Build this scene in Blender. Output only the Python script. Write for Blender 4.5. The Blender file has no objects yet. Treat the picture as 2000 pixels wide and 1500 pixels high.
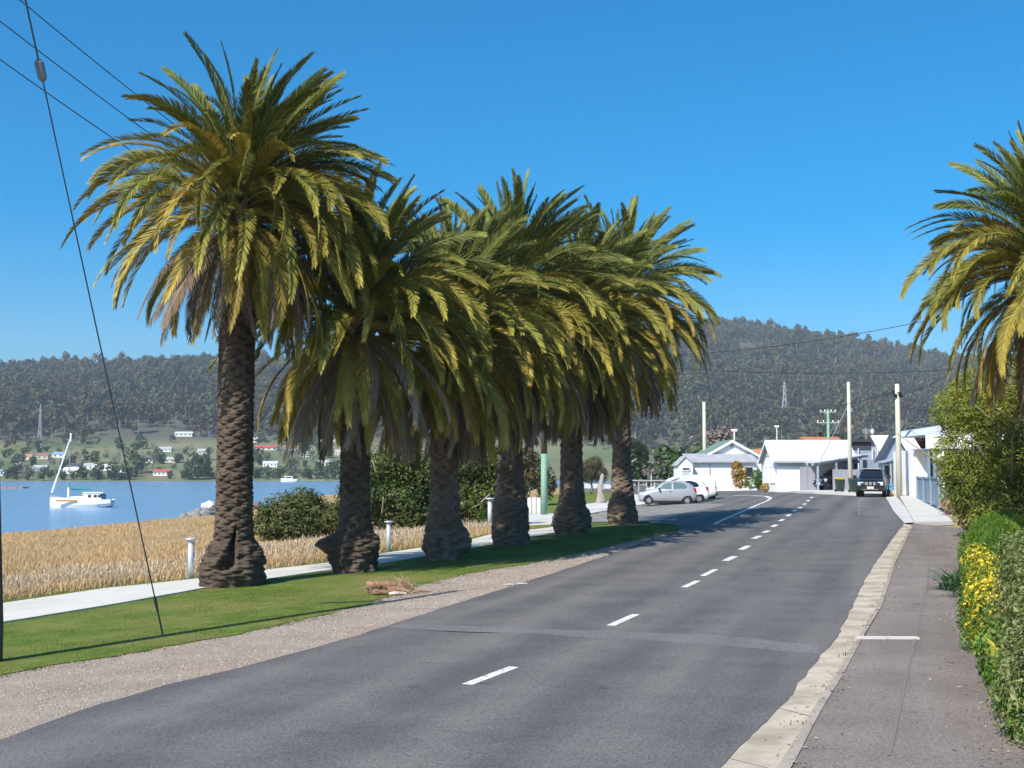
import bpy, bmesh, math, random
import numpy as np
from mathutils import Vector, Matrix, noise
from mathutils.geometry import delaunay_2d_cdt

rad = math.radians
SC = bpy.context.scene
COL = SC.collection

# ------------------------------------------------------------------ camera, light, exposure
F = 2400.0                      # focal length in photo pixels (photo is 2000 x 1500)
HOR = 925.0                     # row of the horizon
CZ = 2.45
PITCH = math.atan((HOR - 750.0) / F)
cam_d = bpy.data.cameras.new('camera')
cam = bpy.data.objects.new('camera', cam_d)
COL.objects.link(cam)
cam_d.sensor_width = 36.0
cam_d.lens = 36.0 * F / 2000.0
cam_d.clip_start = 0.1
cam_d.clip_end = 9000.0
cam.location = (0, 0, CZ)
cam.rotation_euler = (rad(90) + PITCH, 0, 0)
SC.camera = cam

SUN_EL = rad(45)
SH = Vector((0.61, 0.792, 0)).normalized()          # direction in which shadows fall
world = bpy.data.worlds.new('World')
SC.world = world
world.use_nodes = True
wn = world.node_tree.nodes
wl = world.node_tree.links
bg = wn['Background']
sky = wn.new('ShaderNodeTexSky')
sky.sky_type = 'NISHITA'
sky.sun_disc = False
sky.sun_elevation = SUN_EL
sky.sun_rotation = math.atan2(-SH.x, -SH.y)
sky.air_density = 1.0
sky.dust_density = 1.4
sky.ozone_density = 8.0
sky.altitude = 0
hs = wn.new('ShaderNodeHueSaturation')
hs.inputs['Saturation'].default_value = 1.42
hs.inputs['Value'].default_value = 1.0
hs.inputs['Hue'].default_value = 0.49
wl.new(sky.outputs[0], hs.inputs['Color'])
wl.new(hs.outputs[0], bg.inputs[0])
bg.inputs[1].default_value = 0.13

sun_d = bpy.data.lights.new('sun', 'SUN')
sun = bpy.data.objects.new('sun', sun_d)
COL.objects.link(sun)
sun_d.energy = 5.0
sun_d.angle = rad(0.53)
sun_d.color = (1.0, 0.945, 0.86)
sd = Vector((SH.x * math.cos(SUN_EL), SH.y * math.cos(SUN_EL), -math.sin(SUN_EL)))
sun.rotation_euler = sd.to_track_quat('-Z', 'Y').to_euler()

SC.view_settings.view_transform = 'Standard'
SC.view_settings.look = 'None'
SC.view_settings.gamma = 1.0
SC.view_settings.exposure = 0.40
SC.view_settings.use_curve_mapping = False
SC.render.engine = 'CYCLES'
cy = SC.cycles
cy.max_bounces = 6
cy.diffuse_bounces = 2
cy.glossy_bounces = 3
cy.transmission_bounces = 4
cy.transparent_max_bounces = 6
cy.volume_bounces = 0
cy.use_denoising = True
cy.sample_clamp_indirect = 6.0
cy.use_adaptive_sampling = True
cy.adaptive_threshold = 0.015

RNG = np.random.default_rng(7)
random.seed(7)

# ------------------------------------------------------------------ materials
def _sock(n, k):
    return n.inputs[k]

MATS = {}
def M(name, c1, c2=None, scale=4.0, rough=0.7, bump=0.0, bscale=30.0, metal=0.0, spec=0.3, detail=5.0,
      c3=None, scale3=0.4, f3=0.5, rand=0.0, coat=0.0, coords='Object', stretch=None, bdist=0.02, contrast=(0.3, 0.7)):
    """plain procedural material: two or three colours mixed by noise, bump from finer noise"""
    if name in MATS:
        return MATS[name]
    m = bpy.data.materials.new(name)
    m.use_nodes = True
    nt = m.node_tree
    b = nt.nodes['Principled BSDF']
    b.inputs['Roughness'].default_value = rough
    b.inputs['Metallic'].default_value = metal
    b.inputs['Specular IOR Level'].default_value = spec
    b.inputs['Coat Weight'].default_value = coat
    tc = nt.nodes.new('ShaderNodeTexCoord')
    src = tc.outputs[coords]
    if stretch:
        mp = nt.nodes.new('ShaderNodeMapping')
        mp.inputs['Scale'].default_value = stretch
        nt.links.new(src, mp.inputs[0])
        src = mp.outputs[0]
    col = None
    c1 = tuple(c1) + (1,)
    if c2 is not None:
        n = nt.nodes.new('ShaderNodeTexNoise')
        n.inputs['Scale'].default_value = scale
        n.inputs['Detail'].default_value = detail
        nt.links.new(src, n.inputs['Vector'])
        r = nt.nodes.new('ShaderNodeValToRGB')
        r.color_ramp.elements[0].position = contrast[0]
        r.color_ramp.elements[1].position = contrast[1]
        r.color_ramp.elements[0].color = c1
        r.color_ramp.elements[1].color = tuple(c2) + (1,)
        nt.links.new(n.outputs[0], r.inputs[0])
        col = r.outputs[0]
        if c3 is not None:
            n3 = nt.nodes.new('ShaderNodeTexNoise')
            n3.inputs['Scale'].default_value = scale3
            n3.inputs['Detail'].default_value = 4
            nt.links.new(src, n3.inputs['Vector'])
            r3 = nt.nodes.new('ShaderNodeValToRGB')
            r3.color_ramp.elements[0].position = 0.42
            r3.color_ramp.elements[1].position = 0.66
            nt.links.new(n3.outputs[0], r3.inputs[0])
            ml = nt.nodes.new('ShaderNodeMath')
            ml.operation = 'MULTIPLY'
            ml.inputs[1].default_value = f3
            nt.links.new(r3.outputs[0], ml.inputs[0])
            mx = nt.nodes.new('ShaderNodeMix')
            mx.data_type = 'RGBA'
            nt.links.new(ml.outputs[0], mx.inputs[0])
            nt.links.new(col, mx.inputs[6])
            mx.inputs[7].default_value = tuple(c3) + (1,)
            col = mx.outputs[2]
    if rand > 0:
        oi = nt.nodes.new('ShaderNodeObjectInfo')
        h = nt.nodes.new('ShaderNodeHueSaturation')
        mr = nt.nodes.new('ShaderNodeMapRange')
        mr.inputs['To Min'].default_value = 1 - rand
        mr.inputs['To Max'].default_value = 1 + rand
        nt.links.new(oi.outputs['Random'], mr.inputs['Value'])
        nt.links.new(mr.outputs[0], h.inputs['Value'])
        if col is not None:
            nt.links.new(col, h.inputs['Color'])
        else:
            h.inputs['Color'].default_value = c1
        col = h.outputs[0]
    if col is not None:
        nt.links.new(col, b.inputs['Base Color'])
    else:
        b.inputs['Base Color'].default_value = c1
    if bump > 0:
        nb = nt.nodes.new('ShaderNodeTexNoise')
        nb.inputs['Scale'].default_value = bscale
        nb.inputs['Detail'].default_value = 4
        nt.links.new(src, nb.inputs['Vector'])
        bp = nt.nodes.new('ShaderNodeBump')
        bp.inputs['Strength'].default_value = bump
        bp.inputs['Distance'].default_value = bdist
        nt.links.new(nb.outputs[0], bp.inputs['Height'])
        nt.links.new(bp.outputs[0], b.inputs['Normal'])
    MATS[name] = m
    return m

def ML(name, cols, trans=0.35, rough=0.5, rand=0.18, spec=0.3, hue=0.0):
    """leaf material: colour ramp over the per-leaf attribute 'rnd', a per-object brightness shift, some translucency"""
    if name in MATS:
        return MATS[name]
    m = bpy.data.materials.new(name)
    m.use_nodes = True
    nt = m.node_tree
    b = nt.nodes['Principled BSDF']
    out = nt.nodes['Material Output']
    b.inputs['Roughness'].default_value = rough
    b.inputs['Specular IOR Level'].default_value = spec
    at = nt.nodes.new('ShaderNodeAttribute')
    at.attribute_name = 'rnd'
    r = nt.nodes.new('ShaderNodeValToRGB')
    el = r.color_ramp.elements
    while len(el) < len(cols):
        el.new(0.5)
    for i, c in enumerate(cols):
        el[i].position = i / max(1, len(cols) - 1)
        el[i].color = tuple(c) + (1,)
    nt.links.new(at.outputs['Fac'], r.inputs[0])
    oi = nt.nodes.new('ShaderNodeObjectInfo')
    mr = nt.nodes.new('ShaderNodeMapRange')
    mr.inputs['To Min'].default_value = 1 - rand
    mr.inputs['To Max'].default_value = 1 + rand
    nt.links.new(oi.outputs['Random'], mr.inputs['Value'])
    h = nt.nodes.new('ShaderNodeHueSaturation')
    nt.links.new(mr.outputs[0], h.inputs['Value'])
    if hue > 0:
        mh = nt.nodes.new('ShaderNodeMapRange')
        mh.inputs['To Min'].default_value = 0.5 - hue
        mh.inputs['To Max'].default_value = 0.5 + hue
        wn_ = nt.nodes.new('ShaderNodeTexWhiteNoise')
        wn_.noise_dimensions = '1D'
        nt.links.new(oi.outputs['Random'], wn_.inputs['W'])
        nt.links.new(wn_.outputs['Value'], mh.inputs['Value'])
        nt.links.new(mh.outputs[0], h.inputs['Hue'])
    nt.links.new(r.outputs[0], h.inputs['Color'])
    nt.links.new(h.outputs[0], b.inputs['Base Color'])
    if trans > 0:
        tr = nt.nodes.new('ShaderNodeBsdfTranslucent')
        nt.links.new(h.outputs[0], tr.inputs['Color'])
        mx = nt.nodes.new('ShaderNodeMixShader')
        mx.inputs[0].default_value = trans
        nt.links.new(b.outputs[0], mx.inputs[1])
        nt.links.new(tr.outputs[0], mx.inputs[2])
        nt.links.new(mx.outputs[0], out.inputs['Surface'])
    MATS[name] = m
    return m

# ------------------------------------------------------------------ mesh + scene-graph helpers
def arr_mesh(name, V, tris=None, quads=None, mats=(), rnd=None, mi_t=None, mi_q=None, smooth=False, uv=None):
    me = bpy.data.meshes.new(name)
    V = np.asarray(V, dtype=np.float32)
    nt_ = 0 if tris is None else len(tris)
    nq = 0 if quads is None else len(quads)
    me.vertices.add(len(V))
    me.vertices.foreach_set('co', V.ravel())
    loops = []
    if nt_:
        loops.append(np.asarray(tris, dtype=np.int32).ravel())
    if nq:
        loops.append(np.asarray(quads, dtype=np.int32).ravel())
    L = np.concatenate(loops)
    me.loops.add(len(L))
    me.loops.foreach_set('vertex_index', L)
    me.polygons.add(nt_ + nq)
    starts = np.concatenate([np.arange(nt_) * 3, nt_ * 3 + np.arange(nq) * 4]).astype(np.int32)
    me.polygons.foreach_set('loop_start', starts)
    if mi_t is not None or mi_q is not None:
        mi = np.concatenate([mi_t if mi_t is not None else np.zeros(nt_), mi_q if mi_q is not None else np.zeros(nq)]).astype(np.int32)
        me.polygons.foreach_set('material_index', mi)
    me.polygons.foreach_set('use_smooth', np.full(nt_ + nq, smooth))
    if rnd is not None:
        a = me.attributes.new('rnd', 'FLOAT', 'POINT')
        a.data.foreach_set('value', np.asarray(rnd, dtype=np.float32))
    if uv is not None:
        u = me.uv_layers.new(name='UVMap')
        u.data.foreach_set('uv', np.asarray(uv, dtype=np.float32)[L].ravel())
    for m in mats:
        me.materials.append(m)
    me.update(calc_edges=True)
    return me

def link(name, me, parent=None, loc=None, rotz=0.0, label=None, cat=None, group=None, kind=None):
    o = bpy.data.objects.new(name, me)
    COL.objects.link(o)
    if parent is not None:
        o.parent = parent
    if loc is not None:
        o.location = loc
    if rotz:
        o.rotation_euler = (0, 0, rotz)
    return tag(o, label, cat, group, kind)

def tag(o, label=None, cat=None, group=None, kind=None):
    if label:
        o['label'] = label
    if cat:
        o['category'] = cat
    if group:
        o['group'] = group
    if kind:
        o['kind'] = kind
    return o

def thing(name, label, cat, loc=(0, 0, 0), rotz=0.0, group=None):
    return link(name, None, None, loc, rotz, label, cat, group)

def copy_tree(o, parent=None):
    c = o.copy()
    COL.objects.link(c)
    c.parent = parent
    for ch in list(o.children):
        copy_tree(ch, c)
    return c

class B:
    """collects simple shapes and becomes ONE mesh object"""
    def __init__(s):
        s.v, s.f, s.m, s.k = [], [], [], 0
        s.sm = False
    def add(s, V, Fs, mi=None):
        n = len(s.v)
        s.v += [tuple(p) for p in V]
        for f in Fs:
            s.f.append([i + n for i in f])
            s.m.append(s.k if mi is None else mi)
        return s
    def box(s, c, size, rz=0.0, rx=0.0, ry=0.0):
        hx, hy, hz = size[0] / 2, size[1] / 2, size[2] / 2
        R = Matrix.Rotation(rz, 3, 'Z') @ Matrix.Rotation(ry, 3, 'Y') @ Matrix.Rotation(rx, 3, 'X')
        c = Vector(c)
        P = [c + R @ Vector((x * hx, y * hy, z * hz)) for z in (-1, 1) for y in (-1, 1) for x in (-1, 1)]
        return s.add(P, [(0, 2, 3, 1), (4, 5, 7, 6), (0, 1, 5, 4), (2, 6, 7, 3), (0, 4, 6, 2), (1, 3, 7, 5)])
    def bx(s, x0, x1, y0, y1, z0, z1):
        return s.box(((x0 + x1) / 2, (y0 + y1) / 2, (z0 + z1) / 2), (abs(x1 - x0), abs(y1 - y0), abs(z1 - z0)))
    def tube(s, pts, r, seg=8, cap=True):
        pts = [Vector(p) for p in pts]
        n = len(pts)
        rr = r if hasattr(r, '__len__') else [r] * n
        up = Vector((0, 0, 1))
        rings = []
        prev = None
        for i, p in enumerate(pts):
            t = (pts[min(i + 1, n - 1)] - pts[max(i - 1, 0)]).normalized()
            a = prev if prev is not None else (up if abs(t.z) < 0.9 else Vector((1, 0, 0)))
            u = (a - t * a.dot(t))
            if u.length < 1e-6:
                u = t.orthogonal()
            u.normalize()
            prev = u
            w = t.cross(u)
            rings.append([p + (u * math.cos(2 * math.pi * k / seg) + w * math.sin(2 * math.pi * k / seg)) * rr[i] for k in range(seg)])
        V = [q for g in rings for q in g]
        Fs = []
        for i in range(n - 1):
            for k in range(seg):
                a = i * seg + k
                b = i * seg + (k + 1) % seg
                Fs.append((a, b, b + seg, a + seg))
        if cap:
            Fs.append(tuple(reversed(range(seg))))
            Fs.append(tuple(range((n - 1) * seg, n * seg)))
        return s.add(V, Fs)
    def lathe(s, prof, c=(0, 0, 0), seg=16):
        return s.tube([(c[0], c[1], c[2] + z) for r, z in prof], [r for r, z in prof], seg)
    def prism(s, poly, axis, a0, a1):
        """extrude a 2D polygon: axis 'y': (x,z) polygon from y=a0 to a1; axis 'x': (y,z); axis 'z': (x,y)"""
        def P(p, a):
            return (p[0], a, p[1]) if axis == 'y' else ((a, p[0], p[1]) if axis == 'x' else (p[0], p[1], a))
        n = len(poly)
        V = [P(p, a0) for p in poly] + [P(p, a1) for p in poly]
        Fs = [tuple(range(n)), tuple(reversed(range(n, 2 * n)))]
        Fs += [(i, i + n, (i + 1) % n + n, (i + 1) % n) for i in range(n)]
        return s.add(V, Fs)
    def quad(s, a, b, c, d):
        return s.add([a, b, c, d], [(0, 1, 2, 3)])
    def mesh(s, name, mats):
        me = bpy.data.meshes.new(name)
        me.from_pydata(s.v, [], s.f)
        for m in (mats if isinstance(mats, (list, tuple)) else [mats]):
            me.materials.append(m)
        me.polygons.foreach_set('material_index', s.m)
        bm = bmesh.new()
        bm.from_mesh(me)
        bmesh.ops.recalc_face_normals(bm, faces=bm.faces)
        bm.to_mesh(me)
        bm.free()
        if s.sm:
            me.polygons.foreach_set('use_smooth', [True] * len(me.polygons))
        me.update()
        return me
    def build(s, name, mats, parent=None, **kw):
        return link(name, s.mesh(name, mats), parent, **kw)

def vnoise(P, seed=0):
    """numpy value noise, P (n,3) -> 0..1"""
    P = np.asarray(P, dtype=np.float64)
    i = np.floor(P).astype(np.int64)
    f = P - i
    f = f * f * (3 - 2 * f)
    def h(a, b, c):
        n = (a * 374761393 + b * 668265263 + c * 2147483647 + seed * 974634777) & 0xFFFFFFFF
        n = ((n ^ (n >> 13)) * 1274126177) & 0xFFFFFFFF
        n = n ^ (n >> 16)
        return (n & 0xFFFF) / 65535.0
    r = 0
    for dx in (0, 1):
        for dy in (0, 1):
            for dz in (0, 1):
                w = (f[:, 0] if dx else 1 - f[:, 0]) * (f[:, 1] if dy else 1 - f[:, 1]) * (f[:, 2] if dz else 1 - f[:, 2])
                r = r + w * h(i[:, 0] + dx, i[:, 1] + dy, i[:, 2] + dz)
    return r

def fbm(P, o=4, seed=0):
    P = np.asarray(P, dtype=np.float64)
    r = 0
    a = 0.5
    for k in range(o):
        r = r + a * vnoise(P * (2 ** k), seed + k)
        a *= 0.5
    return r / (1 - 0.5 ** o)

# ------------------------------------------------------------------ terrain
RD = Vector((0.303, 0.953))                      # the road's direction
def offs(x, y):
    """signed distance from the road's centre line (right is positive)"""
    return (x - 1.82) * RD.y - (y - 20.2) * RD.x

def g(x, y):
    """height of the land near the road; works on scalars and arrays"""
    x = np.asarray(x, dtype=np.float64)
    y = np.asarray(y, dtype=np.float64)
    o = offs(x, y)
    base = np.interp(y, [-50, 18, 24, 30, 36, 42, 50, 60, 70, 80, 90, 110, 900],
                     [0.0, 0.02, 0.05, 0.11, 0.2, 0.31, 0.44, 0.6, 0.77, 0.92, 0.98, 1.0, 1.0])
    k = np.interp(y, [0, 50, 75, 85, 105, 130, 160], [0.04, 0.04, 0.075, 0.07, 0.02, 0.02, 0.03])
    l = np.clip(-o - 2, 0, 12)
    z = base - k * l
    os_ = np.interp(y, [0, 66, 105, 150, 235, 300, 330, 400, 900], [60, 66, 69, 78, 115, 138, 128, 120, 120])
    t = np.clip((-o - 15) / (os_ - 15), 0, 1.15)
    z = z * (1 - t) + (-2.75) * t
    return z

def gz(x, y):
    return float(g(x, y))

def ray(px, py):
    u = (px - 1000.0) / F
    v = (750.0 - py) / F
    return u, math.cos(PITCH) - v * math.sin(PITCH), math.sin(PITCH) + v * math.cos(PITCH)

def gp(px, py, off=0.0):
    """the point of the land that the photo shows at this pixel"""
    u, c, s = ray(px, py)
    f = lambda Y: CZ + s / c * Y - gz(u / c * Y, Y) - off
    Y = 2.0
    while Y < 600 and f(Y) > 0:
        Y *= 1.03
    a, b = Y / 1.03, Y
    for _ in range(30):
        m = (a + b) / 2
        if f(m) > 0:
            a = m
        else:
            b = m
    return Vector((u / c * b, b, gz(u / c * b, b)))

def at(px, py, Y):
    """a point at forward distance Y seen at this pixel"""
    u, c, s = ray(px, py)
    return Vector((u / c * Y, Y, CZ + s / c * Y))

def dens(poly, step=1.0):
    out = []
    n = len(poly)
    for i in range(n):
        a, b = Vector(poly[i][:2]), Vector(poly[(i + 1) % n][:2])
        k = max(1, int((b - a).length / step))
        for j in range(k):
            out.append(a + (b - a) * (j / k))
    return out

def inside(px, py, poly):
    """numpy point-in-polygon"""
    px = np.asarray(px)
    py = np.asarray(py)
    r = np.zeros(px.shape, bool)
    n = len(poly)
    for i in range(n):
        x0, y0 = poly[i][0], poly[i][1]
        x1, y1 = poly[(i + 1) % n][0], poly[(i + 1) % n][1]
        if y0 == y1:
            continue
        c = ((y0 > py) != (y1 > py)) & (px < (x1 - x0) * (py - y0) / (y1 - y0) + x0)
        r ^= c
    return r

def drape(name, poly, off, mats, step=1.0, grid=1.5, jit=0.0, seed=0, skirt=0.0, kind='structure', parent=None, **kw):
    """a sheet over the land inside a polygon of (x, y)"""
    P = dens(poly, step)
    if jit > 0:
        q = []
        for p in P:
            nv = noise.noise_vector((p.x * 1.3, p.y * 1.3, seed)) * jit + noise.noise_vector((p.x * 5, p.y * 5, seed + 9)) * jit * 0.5
            q.append(p + Vector((nv.x, nv.y)))
        P = q
    n = len(P)
    xs = [p.x for p in P]
    ys = [p.y for p in P]
    gx, gy = np.meshgrid(np.arange(min(xs), max(xs), grid), np.arange(min(ys), max(ys), grid))
    gx = gx.ravel() + grid * 0.31
    gy = gy.ravel() + grid * 0.27
    ok = inside(gx, gy, [(p.x, p.y) for p in P])
    pts = P + [Vector((float(a), float(b))) for a, b in zip(gx[ok], gy[ok])]
    ov, oe, of, *_ = delaunay_2d_cdt(pts, [(i, (i + 1) % n) for i in range(n)], [list(range(n))], 1, 1e-5)
    V = np.array([(p.x, p.y, 0) for p in ov])
    V[:, 2] = g(V[:, 0], V[:, 1]) + off
    faces = [list(f) for f in of]
    verts = [tuple(v) for v in V]
    if skirt > 0:
        cnt = {}
        for f in faces:
            for i in range(len(f)):
                e = (f[i], f[(i + 1) % len(f)])
                cnt[e] = 1
        ed = [e for e in cnt if (e[1], e[0]) not in cnt]
        low = {}
        for a, b in ed:
            for w in (a, b):
                if w not in low:
                    low[w] = len(verts)
                    verts.append((verts[w][0], verts[w][1], verts[w][2] - skirt))
        for a, b in ed:
            faces.append([b, a, low[a], low[b]])
    me = bpy.data.meshes.new(name)
    me.from_pydata(verts, [], faces)
    u = me.uv_layers.new(name='UVMap')
    VV = np.array(verts)
    o = offs(VV[:, 0], VV[:, 1])
    s = VV[:, 0] * RD.x + VV[:, 1] * RD.y
    li = np.empty(len(me.loops), dtype=np.int32)
    me.loops.foreach_get('vertex_index', li)
    u.data.foreach_set('uv', np.stack([o, s], 1)[li].astype(np.float32).ravel())
    for m in (mats if isinstance(mats, (list, tuple)) else [mats]):
        me.materials.append(m)
    bm = bmesh.new()
    bm.from_mesh(me)
    for f in bm.faces:
        if f.normal.z < -0.01:
            f.normal_flip()
    bm.to_mesh(me)
    bm.free()
    return link(name, me, parent, kind=kind if parent is None else None, **kw)

def PX(lst):
    return [Vector(gp(a, b)[:2]) for a, b in lst]

def scatter(name, pts, rot, scl, idx, sources, **kw):
    """one 'stuff' object: geometry-node instances of the source meshes on points"""
    c = bpy.data.collections.new(name + '_sources')
    for i, me in enumerate(sources):
        c.objects.link(bpy.data.objects.new('source_%02d_%s' % (i, name), me))
    me = bpy.data.meshes.new(name)
    me.vertices.add(len(pts))
    me.vertices.foreach_set('co', np.asarray(pts, dtype=np.float32).ravel())
    for nm, d in (('rot', rot), ('scl', scl)):
        a = me.attributes.new(nm, 'FLOAT_VECTOR', 'POINT')
        a.data.foreach_set('vector', np.asarray(d, dtype=np.float32).ravel())
    a = me.attributes.new('idx', 'INT', 'POINT')
    a.data.foreach_set('value', np.asarray(idx, dtype=np.int32))
    o = link(name, me, kind='stuff', **kw)
    ng = bpy.data.node_groups.new(name + '_nodes', 'GeometryNodeTree')
    ng.interface.new_socket('Geometry', in_out='INPUT', socket_type='NodeSocketGeometry')
    ng.interface.new_socket('Geometry', in_out='OUTPUT', socket_type='NodeSocketGeometry')
    N = ng.nodes
    gi = N.new('NodeGroupInput')
    go = N.new('NodeGroupOutput')
    ci = N.new('GeometryNodeCollectionInfo')
    ci.inputs['Collection'].default_value = c
    ci.inputs['Separate Children'].default_value = True
    ci.inputs['Reset Children'].default_value = True
    iop = N.new('GeometryNodeInstanceOnPoints')
    iop.inputs['Pick Instance'].default_value = True
    def na(nm, dt):
        x = N.new('GeometryNodeInputNamedAttribute')
        x.data_type = dt
        x.inputs['Name'].default_value = nm
        return [q for q in x.outputs if q.enabled][0]
    ng.links.new(gi.outputs[0], iop.inputs['Points'])
    ng.links.new(ci.outputs[0], iop.inputs['Instance'])
    ng.links.new(na('idx', 'INT'), iop.inputs['Instance Index'])
    ng.links.new(na('rot', 'FLOAT_VECTOR'), iop.inputs['Rotation'])
    ng.links.new(na('scl', 'FLOAT_VECTOR'), iop.inputs['Scale'])
    ng.links.new(iop.outputs[0], go.inputs[0])
    md = o.modifiers.new('scatter', 'NODES')
    md.node_group = ng
    return o
# ------------------------------------------------------------------ the setting
def grid_sheet(name, xs, ys, zf, mats, smooth=True, **kw):
    X, Y = np.meshgrid(xs, ys)
    Z = zf(X, Y)
    V = np.stack([X.ravel(), Y.ravel(), Z.ravel()], 1)
    nx, ny = len(xs), len(ys)
    i, j = np.meshgrid(np.arange(nx - 1), np.arange(ny - 1))
    a = (j * nx + i).ravel()
    Q = np.stack([a, a + 1, a + nx + 1, a + nx], 1)
    return link(name, arr_mesh(name, V, quads=Q, mats=mats, smooth=smooth), **kw)

m_ground = M('dry_ground', (0.36, 0.235, 0.095), (0.44, 0.30, 0.135), scale=0.6, rough=0.95, c3=(0.13, 0.15, 0.05), scale3=0.12, f3=0.5, bump=0.4, bscale=9)
m_lawn = M('lawn_grass', (0.078, 0.125, 0.018), (0.135, 0.180, 0.034), scale=2.2, rough=0.9, c3=(0.20, 0.18, 0.06), scale3=0.45, f3=0.7, bump=0.5, bscale=60, bdist=0.03, spec=0.1)
m_gravel = M('verge_gravel', (0.29, 0.238, 0.19), (0.39, 0.33, 0.27), scale=1.1, rough=0.95, c3=(0.32, 0.225, 0.165), scale3=0.35, f3=0.6, bump=0.9, bscale=55, bdist=0.03, spec=0.1)
m_concrete = M('pale_concrete', (0.52, 0.50, 0.455), (0.58, 0.56, 0.51), scale=3, rough=0.85, c3=(0.44, 0.42, 0.37), scale3=0.5, f3=0.5, bump=0.15, bscale=120, bdist=0.005)
m_gutter = M('gutter_concrete', (0.40, 0.34, 0.26), (0.52, 0.45, 0.36), scale=3.5, rough=0.9, c3=(0.26, 0.215, 0.16), scale3=1.5, f3=0.75, bump=0.5, bscale=70, bdist=0.01)
m_kerb = M('kerb_concrete', (0.30, 0.26, 0.22), (0.40, 0.34, 0.28), scale=5, rough=0.9, c3=(0.20, 0.18, 0.14), scale3=1.6, f3=0.6, bump=0.5, bscale=80, bdist=0.01)
m_paint = M('road_paint', (0.70, 0.69, 0.66), (0.80, 0.79, 0.76), scale=14, rough=0.75, c3=(0.28, 0.28, 0.27), scale3=16, f3=0.8)

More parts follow.
